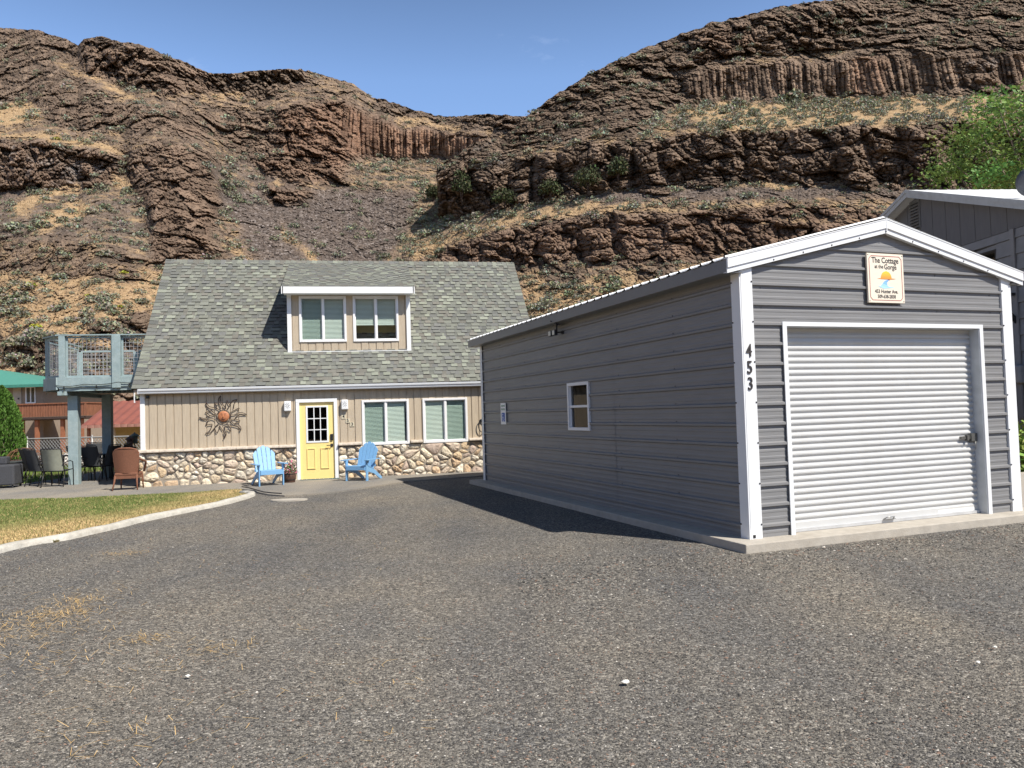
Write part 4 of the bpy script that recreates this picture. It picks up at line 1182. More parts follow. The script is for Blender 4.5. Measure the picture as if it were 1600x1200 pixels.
def stone_wall(mb, segs, gg, along='u', vbase=0.0, usegs=None):
    for (u0, u1, z0, z1) in segs:
        area = (u1 - u0) * (z1 - z0); n = max(2, int(area / .038))
        pts = np.column_stack([u0 + gg.random(n) * (u1-u0), z0 + gg.random(n) * (z1-z0)])
        asp = 1
        for _ in range(3):   # relax a little
            for i in range(n):
                d = pts - pts[i]; r = np.hypot(d[:, 0], d[:, 1] * 1.2); r[i] = 9
                j = r.argmin()
                if r[j] < .15: pts[i] -= d[j] / r[j] * (.15 - r[j]) * .5
            pts[:, 0] = np.clip(pts[:, 0], u0 + .03, u1 - .03); pts[:, 1] = np.clip(pts[:, 1], z0 + .03, z1 - .03)
        wts = gg.random(n) * .006
        for i in range(n):
            poly = [(u0, z0), (u1, z0), (u1, z1), (u0, z1)]
            p = pts[i]
            order = np.argsort(np.hypot(*(pts - p).T))[1:16]
            for j in order:
                q = pts[j]; nx, ny = q - p; ny *= 1.35; L_ = math.hypot(nx, ny)
                if L_ < 1e-6: continue
                nx /= L_; ny /= L_
                d = (nx * (p[0]+q[0]) + ny * (p[1]+q[1])) / 2 + (wts[i] - wts[j]) / (2 * L_) - .008
                poly = clip_poly(poly, nx, ny, d)
                if len(poly) < 3: break
            if len(poly) < 3: continue
            cx = sum(a for a, _ in poly) / len(poly); cz = sum(b for _, b in poly) / len(poly)
            poly = [(cx + (a-cx) * .985, cz + (b-cz) * .985) for a, b in poly]
            poly = chaikin(poly, 2)
            m = len(poly); th = .045 + .05 * gg.random()
            ph = gg.random(4) * 6
            vs = []
            for (k, dd) in ((1.0, .0), (.985, .35), (.90, .72), (.70, .93), (.38, 1.0)):
                for q_, (a, b_) in enumerate(poly):
                    w_ = 1 + (.16 * math.sin(a * 31 + ph[0]) * math.sin(b_ * 37 + ph[1]) + .10 * gg.normal() * .6) * (k < .95)
                    vs.append((cx + (a-cx)*k, -(dd * th * w_) + .01, cz + (b_-cz)*k))
            vs.append((cx, -th * (1 + .05 * math.sin(ph[2])) + .01, cz))
            fs = []
            for r in range(4):
                for q_ in range(m):
                    q2 = (q_ + 1) % m
                    fs.append((r*m+q_, r*m+q2, (r+1)*m+q2, (r+1)*m+q_))
            for q_ in range(m): fs.append((4*m+q_, 4*m+(q_+1) % m, 5*m))
            c = STC[gg.choice(8, p=[.2, .16, .12, .13, .12, .07, .12, .08])]; kk = .85 + .3 * gg.random()
            mb.col = tuple(x * kk for x in c)
            if along == 'v': vs = [(y + usegs, x, z) for x, y, z in vs]
            mb.add(vs, fs, True)
gs = np.random.default_rng(15)
STONE = mat("river stone", (1, 1, 1), .85, var=.28, vscale=13, bump=1.0, bscale=26, attr=True, spec=.25, dirt=.35, dcol=(.33, .25, .18), dscale=6)
mb = MB(); stone_wall(mb, [(-.06, 3.69, -.06, .855)], gs); stone_wall(mb, [(0.0, 1.2, -.06, .855)], gs, 'v', 0, 0.0)
mb.build("stone_wainscot", STONE, cot)
mb = MB(); stone_wall(mb, [(4.735, WL, -.06, .835)], gs); mb.build("stone_wainscot", STONE, cot)
mb = MB(); mb.box((-.0, -.022, -.1), (3.69, .044, .86)); mb.box((4.735, -.022, -.1), (WL, .044, .83)); mb.build("mortar", mat("grey mortar", (.30, .26, .21), .95, var=.2, vscale=20, bump=.4), cot)
# ledge of cast stone slabs
mb = MB(); gg = np.random.default_rng(8)
def ledge(u0, u1, z=.858):
    u = u0
    while u < u1 - .01:
        e = min(u + .45 + .3 * gg.random(), u1)
        if u1 - e < .15: e = u1
        n = 6; vs = []
        ys = [-.125 + .008 * gg.normal() for _ in range(n + 1)]; zt = [.072 + .005 * gg.normal() for _ in range(n + 1)]
        prof = lambda y, t: [(.0, 0), (y + .012, 0), (y, .014), (y + .004, t * .6), (y + .02, t * .95), (y + .06, t), (.0, t + .01)]
        for i in range(n + 1):
            x = u + .004 + (e - u - .008) * i / n
            for (yy, zz) in prof(ys[i], zt[i]): vs.append((x, yy, z + zz))
        fs = [(i*7+j, (i+1)*7+j, (i+1)*7+(j+1) % 7, i*7+(j+1) % 7) for i in range(n) for j in range(7)]
        fs += [tuple(range(7))[::-1], tuple(n*7+j for j in range(7))]
        mb.add(vs, [f[::-1] for f in fs]); u = e
LEDGE = (mat("cast stone ledge", (.52, .45, .37), .85, var=.2, vscale=9, bump=.6, bscale=18, dirt=.3, dcol=(.35, .3, .25)))
for (ua, ub) in ((-.12, 3.685), (4.74, 5.335), (6.60, 6.915), (8.15, WL + .02)):
    mb = MB(); ledge(ua, ub); mb.build("stone_ledge", LEDGE, cot)

# ---- roof
mb = shingle_field("roof", cot, (RU0, EV - .03, EZ - .02), (1, 0, 0), SV, SN, RU1 - RU0, sl_ + .02, 21)
# underlay, soffit and rakes
mb.col = (.10, .10, .095)
th = .11
def Rp(u, s, n): return Vector((u, EV, EZ)) + SV * s + SN * n
mb.add([Rp(RU0, 0, 0), Rp(RU1, 0, 0), Rp(RU1, sl_, 0), Rp(RU0, sl_, 0), Rp(RU0, 0, -th), Rp(RU1, 0, -th), Rp(RU1, sl_, -th), Rp(RU0, sl_, -th)],
       [(0, 1, 2, 3), (4, 7, 6, 5), (0, 4, 5, 1), (0, 3, 7, 4), (1, 5, 6, 2)])
bs = Vector((0, BK + .45 - RV, EZ - RZ))
q = [Vector((u, RV, RZ)) for u in (RU0, RU1)]
mb.add([q[0], q[1], q[1] + bs, q[0] + bs, q[0] - Vector((0, 0, .15)), q[1] - Vector((0, 0, .15)), q[1] + bs - Vector((0, 0, .15)), q[0] + bs - Vector((0, 0, .15))],
       [(0, 1, 2, 3), (4, 7, 6, 5), (3, 2, 6, 7), (0, 3, 7, 4), (1, 5, 6, 2)])
roof = mb.build("roof", SHINGLE, cot)
# ridge caps and rake caps
mb = MB(); u = RU0 - .03; g = np.random.default_rng(33)
while u < RU1:
    e = min(u + .155, RU1 + .03); c = SHC[g.integers(0, 6)]; k = .8 + .3 * g.random(); mb.col = tuple(x * k for x in c)
    z1, z0 = RZ + .045, RZ + .03
    mb.add([(u, RV - .15, RZ - .115), (e, RV - .15, RZ - .13), (e, RV, z0), (u, RV, z1), (u, RV + .15, RZ - .115), (e, RV + .15, RZ - .13)], [(0, 1, 2, 3), (3, 2, 5, 4)])
    mb.col = (.05, .05, .05)
    mb.add([(u, RV - .15, RZ - .14), (u, RV - .15, RZ - .115), (u, RV, z1), (u, RV, RZ), (u, RV + .15, RZ - .115), (u, RV + .15, RZ - .14)], [(0, 1, 2, 3), (3, 2, 4, 5)])
    u = e
mb.build("ridge_cap", SHINGLE, cot)
for side, ue in ((-1, RU0), (1, RU1)):
    mb = MB(); s = -.05
    while s < sl_:
        e = min(s + .155, sl_); c = SHC[g.integers(0, 6)]; k = .78 + .25 * g.random()
        ui = ue - side * .21; uo = ue + side * .02
        mb.col = tuple(x * k for x in c)
        P4 = [Rp(ui, s, .032), Rp(uo, s, .038), Rp(uo, e, .028), Rp(ui, e, .022)]
        mb.add(P4 if side > 0 else P4[::-1], [(0, 1, 2, 3)])
        mb.add([Rp(uo, s, .038), Rp(uo + side*.004, s, -.10), Rp(uo + side*.004, e, -.11), Rp(uo, e, .028)], [(0, 1, 2, 3) if side > 0 else (3, 2, 1, 0)])
        mb.col = (.04, .04, .04)
        mb.add([Rp(ui, s, .01), Rp(uo, s, .01), Rp(uo, s, .038), Rp(ui, s, .032)], [(0, 1, 2, 3)])
        s = e
    mb.build("rake_cap", SHINGLE, cot)
# fascia / gutter
mb = MB()
gz = EZ - .155
prof = [(EV, gz), (EV - .075, gz), (EV - .09, gz + .02), (EV - .095, gz + .05), (EV - .118, gz + .075), (EV - .125, gz + .115), (EV - .125, gz + .125), (EV - .115, gz + .125), (EV - .11, gz + .085), (EV - .02, gz + .03), (EV - .015, gz + .12), (EV, gz + .12)]
n_ = len(prof); x0_, x1_ = RU0 + .14, RU1 - .03
vs = [(x0_, y, z) for y, z in prof] + [(x1_, y, z) for y, z in prof]
mb.add(vs, [(i, (i+1) % n_, (i+1) % n_ + n_, i + n_) for i in range(n_)])
mb.box((x0_ - .006, EV - .118, gz + .002), (x0_, EV, gz + .118)); mb.box((x1_, EV - .118, gz + .002), (x1_ + .006, EV, gz + .118))
mb.build("gutter", TRIMW, cot)
mb = MB(); mb.box((RU0 + .02, EV + .003, EZ - .16), (RU1 - .02, EV + .03, EZ - .03)); mb.box((.0, EV + .03, EZ - .10), (WL, -.02, EZ - .08)); mb.build("eave_soffit", mat("tan soffit", (.36, .29, .23), .8), cot)
mb = MB(); mb.box((RU0 + .03, EV - .03, EZ - .36), (RU0 + .05, EV + .03, EZ - .12)); mb.build("rake_tail", WHITE, cot)

# ---- dormer
mb = MB()
W = [(3.771, 5.008), (5.184, 6.407)]; wz0, wz1 = 3.63, 4.869
dz_base = DZ0 - .03
def dstrip(a, b_, z0, z1): siding_strip(mb, a, b_, z0, z1, DV, .2)
dstrip(DU0, W[0][0], dz_base, DZ1 + .05); dstrip(W[0][0], W[0][1], dz_base, wz0); dstrip(W[0][0], W[0][1], wz1, DZ1 + .05)
dstrip(W[0][1], W[1][0], dz_base, DZ1 + .05); dstrip(W[1][0], W[1][1], dz_base, wz0); dstrip(W[1][0], W[1][1], wz1, DZ1 + .05); dstrip(W[1][1], DU1, dz_base, DZ1 + .05)
dslope = (6.26 - 5.085) / (3.38 - .47)
for ue, s in ((DU0, 1), (DU1, -1)):
    pr = [(DV, roofz(DV)), (DV, DZ1 + .1), (3.2, DZ1 + .1 + dslope * 2.4), (3.25, roofz(3.25) - .05)]
    mb.prismx(pr, min(ue, ue + s * .06), max(ue, ue + s * .06))
dm = mb.build("dormer", SIDING, cot)
mb = MB(); mb.box((DU0 - .02, DV - .045, dz_base), (DU0 + .09, DV - .012, DZ1 + .03)); mb.box((DU1 - .09, DV - .045, dz_base), (DU1 + .02, DV - .012, DZ1 + .03))
mb.box((DU0 - .02, DV - .012, dz_base), (DU0 - .001, DV + .1, DZ1 + .03)); mb.box((DU1 + .001, DV - .012, dz_base), (DU1 + .02, DV + .1, DZ1 + .03))
mb.box((DU0 - .02, DV - .06, dz_base - .02), (DU1 + .02, DV - .02, dz_base - .0))
mb.build("dormer_trim", WHITE, dm)
du0, du1, fv, fz = 3.35, 6.845, .47, 5.085
mb = shingle_field("x", cot, (du0, fv - .03, fz), (1, 0, 0), Vector((0, 1, dslope)).normalized(), Vector((0, -dslope, 1)).normalized(), du1 - du0, math.hypot(2.96, 2.96 * dslope), 31, tk=.45)
mb.col = (.10, .10, .10)
yy = 3.42
mb.add([(du0, fv, fz), (du1, fv, fz), (du1, yy, fz + dslope*(yy-fv)), (du0, yy, fz + dslope*(yy-fv)), (du0, fv, fz-.1), (du1, fv, fz-.1), (du1, yy, fz-.1 + dslope*(yy-fv)), (du0, yy, fz-.1 + dslope*(yy-fv))],
       [(0, 1, 2, 3), (4, 7, 6, 5), (0, 3, 7, 4), (1, 5, 6, 2)])
mb.build("dormer_roof", SHINGLE, dm)
mb = MB(); mb.box((du0 + .05, fv - .06, fz - .19), (du1 - .05, fv - .035, fz - .01))
for s_, ue in ((1, du0), (-1, du1)):
    a, b_ = sorted((ue + s_ * .0, ue + s_ * .025))
    mb.prismx([(fv - .05, fz - .01), (fv - .05, fz - .20), (DV + .4, fz - .20 + dslope * .7), (DV + .4, fz - .02 + dslope * .7)], a, b_)
mb.box((du0 + .05, fv - .035, fz - .19), (du1 - .05, DV - .02, fz - .165))
mb.build("dormer_fascia", WHITE, dm)
def cot_window(a, b_, z0, z1, v, par, blinds, screen=None, room=None):
    return window(par, "window", (a, v - .02, z0), (0, 0, 0), b_ - a, z1 - z0, 'slider', blinds, screen=screen, room=room)
TANROOM = mat("dim tan room", (.34, .29, .17), .9)
cot_window(W[0][0], W[0][1], wz0, wz1, DV, dm, ((0, .5, 1), (.5, 1, 1)), 0)
cot_window(W[1][0], W[1][1], wz0, wz1, DV, dm, ((0, .5, .64), (.5, 1, .64)), None, TANROOM)
cot_window(5.3556, 6.5761, .8413, 2.0204, 0, cot, ((0, .49, 1), (.51, .96, 1)), 0)
cot_window(6.9365, 8.1309, .8413, 2.0204, 0, cot, ((0, .49, 1), (.51, 1, 1)), 1)

# ---- front door
d0, d1, dT = 3.6962, 4.7291, 2.0831
mb = MB(); t = .085
mb.box((d0, -.05, -.03), (d0 + t, .08, dT - t)); mb.box((d1 - t, -.05, -.03), (d1, .08, dT - t)); mb.box((d0, -.052, dT - t), (d1, .08, dT))
fr = mb.build("door_frame", WHITE, cot, bevel=.004)
mb = MB(); a, b_ = d0 + t, d1 - t
z0, zT = .03, dT - t
gx0, gx1, gz0, gz1 = 3.95, 4.49, .97, 1.90
mb.box((a, .0, z0), (gx0, .04, zT)); mb.box((gx1, .0, z0), (b_, .04, zT)); mb.box((gx0, .0, gz1), (gx1, .04, zT)); mb.box((gx0, .0, z0), (gx1, .04, gz0))
for x0, x1 in ((3.95, 4.16), (4.29, 4.50)):      # raised panels: a moulded ring and field
    za, zb = .29, .82
    for k, (i0, y) in enumerate(((0, .006), (.012, .012), (.03, .003))):
        mb.box((x0 + i0, -y, za + i0), (x1 - i0, .0, zb - i0)) if k != 1 else None
    for (p, q_) in (((x0, za), (x1, za + .022)), ((x0, zb - .022), (x1, zb)), ((x0, za + .022), (x0 + .022, zb - .022)), ((x1 - .022, za + .022), (x1, zb - .022))):
        mb.box((p[0], -.02, p[1]), (q_[0], -.0061, q_[1]))
door = mb.build("door", YELLOW, cot, bevel=.003)
mb = MB()
f_ = .032
mb.box((gx0 - .01, -.014, gz0 - .01), (gx0 + f_, .02, gz1 + .01)); mb.box((gx1 - f_, -.014, gz0 - .01), (gx1 + .01, .02, gz1 + .01))
mb.box((gx0 + f_, -.014, gz0 - .01), (gx1 - f_, .02, gz0 + f_)); mb.box((gx0 + f_, -.014, gz1 - f_), (gx1 - f_, .02, gz1 + .01))
for i in (1, 2):
    x = gx0 + f_ + (gx1 - gx0 - 2*f_) * i / 3; mb.box((x - .011, -.008, gz0 + f_), (x + .011, .015, gz1 - f_))
    z = gz0 + f_ + (gz1 - gz0 - 2*f_) * i / 3; mb.box((gx0 + f_, -.006, z - .011), (gx1 - f_, .014, z + .011))
lf = mb.build("window", WHITE, door)
mb = MB(); mb.box((gx0 + .01, .018, gz0 + .01), (gx1 - .01, .022, gz1 - .01)); mb.build("glass", GLASSD, door)
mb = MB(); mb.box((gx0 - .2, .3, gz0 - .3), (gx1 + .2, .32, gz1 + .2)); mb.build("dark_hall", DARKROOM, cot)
mb = MB(); mb.box((b_ - .105, -.035, 1.00), (b_ - .035, .0, 1.17)); mb.build("keypad", BLACK, door, bevel=.012)
mb = MB(); mb.box((b_ - .10, -.018, .84), (b_ - .04, .0, .92)); mb.tube([(b_ - .07, -.01, .88), (b_ - .07, -.06, .88), (b_ - .20, -.065, .878)], .011, 8); mb.build("handle", BLACK, door, bevel=.003)
mb = MB(); mb.box((d0 + .04, -.14, -.04), (d1 - .04, .02, .022)); th_ = mb.build("threshold", mat("aluminium threshold", (.45, .46, .46), .4, metal=.6), cot)
# green riser strip below the sill with its row of rivets
mb = MB(); mb.box((d0 + .08, -.30, .0305), (d1 + .03, -.145, .043)); mt = mb.build("door_mat", mat("dark teal rubber", (.055, .12, .125), .8, bump=.4, bscale=80))
mt.location = (HX, HY, 0); mt.rotation_euler = (0, 0, HYAW); tag(mt, "narrow dark teal rubber mat lying before the yellow door", "doormat")
mb = MB()
for k in range(9): mb.lathe((d0 + .14 + k * .105, -.22, .043), [(.009, 0), (.009, .004), (.004, .006)], 8)
mb.build("stud", VINYL, mt)

# ---- wall lamps, house numbers, camera
for u in (3.411, 4.84):
    mb = MB(); mb.box((u, -.13, 1.79), (u + .17, -.012, 2.045)); lp = mb.build("wall_lamp", WHITE, cot, bevel=.02)
    mb = MB(); cx_, cz_ = u + .085, 1.925
    for k in range(8):
        a_ = k * PI / 4 + .2; p = (cx_ + .018 * math.cos(a_), -.1315, cz_ + .018 * math.sin(a_)); q_ = (cx_ + .065 * math.cos(a_), -.1315, cz_ + .085 * math.sin(a_))
        mb.bar(p, q_, .007, .003, (0, 1, 0))
    mb.build("cut_out_star", mat("shaded slot", (.12, .12, .12), .8), lp)
def text_obj(body, size, m, parent, loc, rot, name="lettering", extrude=.002, font_shear=0.0, bold=0.0, align='CENTER', sx=1.0):
    cu = bpy.data.curves.new(name, 'FONT'); cu.body = body; cu.size = size; cu.extrude = extrude; cu.offset = bold; cu.align_x = align; cu.align_y = 'CENTER'; cu.resolution_u = 3; cu.shear = font_shear
    tmp = bpy.data.objects.new("t", cu); COL.objects.link(tmp)
    dg = bpy.context.evaluated_depsgraph_get(); me = bpy.data.meshes.new_from_object(tmp.evaluated_get(dg))
    bpy.data.objects.remove(tmp); bpy.data.curves.remove(cu)
    me.name = name; me.materials.clear(); me.materials.append(m)
    o = bpy.data.objects.new(name, me); link(o, parent); o.location = loc; o.rotation_euler = rot; o.scale = (sx, 1, 1)
    return o
INK = mat("black lettering", (.02, .02, .02), .6)
RX = PI / 2
for u, z, ch in ((4.885, 1.605, "4"), (4.99, 1.50, "5"), (5.10, 1.40, "3")):
    mb = MB(); mb.box((u - .052, -.03, z - .055), (u + .052, -.012, z + .055)); tl = mb.build("number_tile", mat("cream tile", (.60, .54, .40), .4, var=.1), cot)
    text_obj(ch, .115, INK, tl, (u, -.0305, z), (RX, 0, 0), "numeral", .001, bold=.003)
mb = MB(); mb.lathe((0, 0, 0), [(.045, 0), (.045, .06), (.03, .075), (.0, .08)], 12); o = mb.build("security_camera", BLACK, cot, loc=(.17, -.08, 2.20)); 
mb = MB(); pts = [(8.50 + .09 * math.cos(t), -.07 - .02 * math.sin(t * .5), 1.25 + .17 * math.sin(t)) for t in np.linspace(0, 2 * PI, 20, endpoint=False)]
mb.tube(pts, .013, 6, closed=True); mb.box((8.47, -.06, 1.36), (8.53, -.012, 1.42)); o = mb.build("hose_coil", BLACK, cot)

# ---- iron sun ornament hung on the wall
sun_t = thing("sun_ornament", "rusty iron sun with flame rays and a smiling terracotta face hanging on tan siding", "wall ornament", (HX, HY, 0), HYAW)
cxs, czs = 1.935, 1.705
def sx(px, py): return (cxs + (px - 740) / 1500 * 100 / 60.5, -.045, czs - (py - 570) / 1500 * 100 / 60.5)
flames = [
 [(580, 520), (460, 400), (370, 310), (372, 240), (420, 320), (480, 350), (600, 380), (655, 430)],
 [(600, 400), (585, 320), (560, 250), (620, 290), (650, 280), (690, 400)],
 [(690, 400), (645, 250), (645, 160), (685, 95), (675, 170), (700, 240), (780, 370)],
 [(790, 400), (795, 300), (830, 210), (850, 270), (885, 310)],
 [(815, 420), (890, 310), (940, 220), (1045, 195), (985, 260), (960, 400)],
 [(880, 500), (960, 450), (1085, 385), (1050, 450)],
 [(890, 530), (970, 545), (1060, 500), (1160, 500), (1240, 545), (1130, 540), (1050, 560), (985, 620)],
 [(890, 640), (990, 640), (1100, 680), (1030, 710), (970, 750)],
 [(890, 660), (960, 740), (1050, 770), (1110, 830), (1105, 910), (1060, 830), (960, 795), (800, 750)],
 [(800, 760), (860, 800), (895, 880), (870, 910), (840, 875), (790, 890)],
 [(770, 770), (765, 880), (790, 950), (780, 1020), (725, 1075), (765, 1010), (740, 920), (690, 850), (650, 770)],
 [(655, 780), (640, 860), (590, 940), (560, 880), (545, 830)],
 [(640, 730), (570, 790), (500, 880), (440, 940), (345, 940), (420, 905), (480, 800), (490, 740)],
 [(490, 735), (430, 745), (355, 745), (390, 700), (410, 640)],
 [(570, 650), (500, 610), (400, 630), (290, 625), (215, 570), (300, 600), (370, 590), (450, 545), (580, 510)],
 [(450, 545), (400, 500), (350, 465), (400, 455), (465, 430), (590, 520)],
]
mb = MB()
for fl in flames:
    P_ = [Vector(sx(*p)) for p in fl]
    out = []
    for i in range(len(P_) - 1):      # Catmull-Rom
        p0, p1, p2, p3 = P_[max(i-1, 0)], P_[i], P_[i+1], P_[min(i+2, len(P_)-1)]
        for t_ in (0, .34, .67):
            out.append(.5 * ((2*p1) + (-p0+p2)*t_ + (2*p0-5*p1+4*p2-p3)*t_*t_ + (-p0+3*p1-3*p2+p3)*t_**3))
    out.append(P_[-1])
    mb.tube(out, .0095, 6)
mb.build("flame_rays", RUST, sun_t)
mb = MB(); mb.tube([Vector(sx(740 + 148 * math.cos(t_), 575 + 150 * math.sin(t_))) for t_ in np.linspace(0, 2*PI, 28, endpoint=False)], .010, 6, closed=True); mb.build("ring", RUST, sun_t)
mb = MB(); vs = []; R_ = .138; nn = 22
for r in range(7):
    rr = R_ * math.cos(r / 6 * PI / 2); dd = .045 * math.sin(r / 6 * PI / 2)
    for k in range(nn): vs.append((cxs + rr * math.cos(2*PI*k/nn), -.035 - dd, czs - .0 + rr * math.sin(2*PI*k/nn)))
fs = [(r*nn+k, (r+1)*nn+k, (r+1)*nn+(k+1) % nn, r*nn+(k+1) % nn) for r in range(6) for k in range(nn)]
mb.add(vs, fs, True)
for s_ in (-1, 1):   # cheeks
    mb.lathe((0, 0, 0), [(.001, 0)], 3, False) if False else None
fc = mb.build("face", TERRA, sun_t)
DK = mat("dark face line", (.09, .03, .015), .7)
mb = MB()
for s_ in (-1, 1):
    mb.tube([(cxs + s_*(.025 + .05 * t_), -.078 + .012 * t_, czs + .03 + .014 * math.sin(t_ * PI)) for t_ in np.linspace(0, 1, 6)], .005, 5)
    mb.tube([(cxs + s_*(.02 + .06 * t_), -.076 + .013 * t_, czs + .058 + .012 * math.sin(t_ * PI)) for t_ in np.linspace(0, 1, 6)], .004, 5)
mb.tube([(cxs + .06 * t_, -.080 + .010 * abs(t_), czs - .048 - .022 * (1 - t_*t_)) for t_ in np.linspace(-1, 1, 9)], [.003, .006, .009, .011, .012, .011, .009, .006, .003], 6)
mb.build("features", DK, fc)
mb = MB(); mb.tube([(cxs, -.082, czs + .035), (cxs, -.094, czs), (cxs, -.098, czs - .012), (cxs, -.083, czs - .022)], [.004, .009, .013, .005], 7); mb.build("nose", TERRA, fc)

# ================================================================== DECK
dk = thing("raised_deck", "blue-grey raised timber deck on square posts at the cottage's left end", "deck", (HX, HY, 0), HYAW)
zt, zb, DVf = 2.855, 2.49, 1.55
cornA, cornB, cornC = (-2.40, DVf), (-2.97, 2.25), (-2.97, 4.75)
mb = MB(); n = 34
mb.slab([cornA, (-.0, DVf), (0, 4.75), cornC, cornB], zt - .035, zt - .001)
mb.build("decking", TEAL, dk)
mb = MB()
mb.bar((cornA[0] - .02, DVf - .02, (zt+zb)/2), (-.0, DVf - .02, (zt+zb)/2), zt - zb, .04, (0, 1, 0)) if False else mb.box((cornA[0], DVf - .04, zb + .10), (0, DVf, zt))
mb.box((cornA[0] + .02, DVf, zb), (0, DVf + .04, zb + .24))
def vboard(mb, p, q, z0, z1, t_):
    d = Vector((q[0]-p[0], q[1]-p[1], 0)).normalized(); nn_ = Vector((d.y, -d.x, 0)) * t_
    vs = [(p[0], p[1], z0), (q[0], q[1], z0), (q[0], q[1], z1), (p[0], p[1], z1)]
    mb.add(vs + [(x + nn_.x, y + nn_.y, z) for x, y, z in vs], [(0, 1, 2, 3), (4, 7, 6, 5), (0, 4, 5, 1), (1, 5, 6, 2), (2, 6, 7, 3), (3, 7, 4, 0)])
vboard(mb, cornB, (cornA[0] - .0, cornA[1] - .04), zb + .04, zt, .04); vboard(mb, cornC, cornB, zb + .04, zt, .04)
mb.box((-2.97, 4.75, zb + .04), (0, 4.79, zt))
mb.build("rim_board", TEAL, dk, bevel=.004)
mb = MB()
for k in range(6): mb.box((-2.3 + k * .42, DVf + .05, zb + .06), (-2.26 + k * .42, 4.74, zt - .04))
mb.build("joist", TEAL, dk)
mb = MB(); mb.box((-2.42, DVf - .02, zb - .105), (-2.20, DVf + 3.0, zb)); mb.build("beam", TEAL, dk, bevel=.006)
for (u, v, w_) in ((-2.17, 1.99, .245), (-2.05, 4.4, .25)):
    mb = MB(); mb.box((u - w_/2, v - w_/2, -.02), (u + w_/2, v + w_/2, zb - (.105 if v < 3 else 0.0))); mb.build("post", TEAL, dk, bevel=.008)
# railing posts
rz = 3.98
def rpost(p, w_=.11, top=rz - .03): 
    mb = MB(); mb.box((p[0] - w_/2, p[1] - w_/2, zt - .3), (p[0] + w_/2, p[1] + w_/2, top)); mb.build("railing_post", TEAL, dk, bevel=.005)
rpost((-2.30, DVf + .03), .15); rpost((-.98, DVf + .03), .21); rpost((-2.90, 2.25), .09); rpost((-2.90, 4.70), .12, rz - .2); rpost((-1.3, 4.70), .12, rz - .2); rpost((-.25, 4.70), .12, rz - .2)
mb = MB()
mb.box((cornA[0] - .03, DVf - .05, rz - .03), (-.0, DVf + .12, rz)); vb = mb
mb.bar((cornA[0] + .0, DVf + .03, rz - .016), (-2.93, 2.25, rz - .016), .15, .028); mb.bar((-2.93, 2.2, rz - .018), (-2.93, 4.75, rz - .018), .13, .026)
mb.build("top_rail", TEAL, dk)
# framed wire panels
def wire_panel(p, q, z0, z1, fw=.045):
    p, q = Vector((*p, 0)), Vector((*q, 0)); L_ = (q - p).length; d = (q - p) / L_
    mb = MB()
    P = lambda x, z: p + d * x + Vector((0, 0, z))
    mb.bar(P(0, z0 + fw/2), P(L_, z0 + fw/2), .03, fw, (0, 0, 1)); mb.bar(P(0, z1 - fw/2), P(L_, z1 - fw/2), .03, fw, (0, 0, 1))
    mb.bar(P(fw/2, z0 + fw), P(fw/2, z1 - fw), fw, .03, (-d.y, d.x, 0)); mb.bar(P(L_ - fw/2, z0 + fw), P(L_ - fw/2, z1 - fw), fw, .03, (-d.y, d.x, 0))
    fr_ = mb.build("mesh_panel", TEAL, dk)
    mb = MB(); s = .1; x = s
    while x < L_: mb.bar(P(x, z0), P(x, z1), .008, .008); x += s
    z = z0 + s
    while z < z1: mb.bar(P(0, z), P(L_, z), .008, .008); z += s
    mb.build("wire_grid", mat("galvanised wire", (.42, .43, .44), .5, metal=.3), fr_)
wire_panel((-2.22, DVf + .05), (-1.09, DVf + .05), zt + .0, rz - .05)
wire_panel((-.87, DVf + .05), (-.02, DVf + .05), zt + .0, rz - .05)
wire_panel((-2.37, DVf + .1), (-2.88, 2.2), zt + .02, rz - .05)
wire_panel((-2.92, 2.35), (-2.92, 4.65), zt + .02, rz - .1)
wire_panel((-2.85, 4.70), (-1.36, 4.70), zt + .02, rz - .16); wire_panel((-1.24, 4.70), (-.3, 4.70), zt + .02, rz - .16)
# string lights
slt = thing("string_lights", "black cable of small clear bulbs strung along the deck's front rim board", "string lights", (HX, HY, 0), HYAW)
mb = MB(); pts = []; anchors = [(-2.95, 2.2, 2.62), (-2.42, DVf - .07, 2.64), (-1.77, DVf - .07, 2.665), (-.93, DVf - .07, 2.70), (-.25, DVf - .07, 2.72), (-.05, DVf - .07, 2.78)]
for a_, b_ in zip(anchors[:-1], anchors[1:]):
    for t_ in np.linspace(0, 1, 7)[:-1]:
        p = Vector(a_).lerp(Vector(b_), t_); p.z -= .035 * math.sin(PI * t_); pts.append(p)
mb.tube(pts + [Vector(anchors[-1])], .010, 6); mb.build("cable", BLACK, slt)
for k, (u, v, z) in enumerate([(-2.85, 2.05, 2.60), (-2.24, DVf - .075, 2.63), (-1.46, DVf - .075, 2.635), (-.66, DVf - .075, 2.68)]):
    mb = MB(); mb.lathe((u, v, z), [(.012, 0), (.016, -.02), (.016, -.07), (.012, -.075)], 8); so_ = mb.build("socket", BLACK, slt)
    mb = MB(); mb.lathe((u, v, z - .075), [(.012, 0), (.026, -.03), (.028, -.055), (.018, -.08), (.002, -.09)], 10); mb.build("bulb", glass_mat("bulb glass", (.9, .88, .8)), so_)

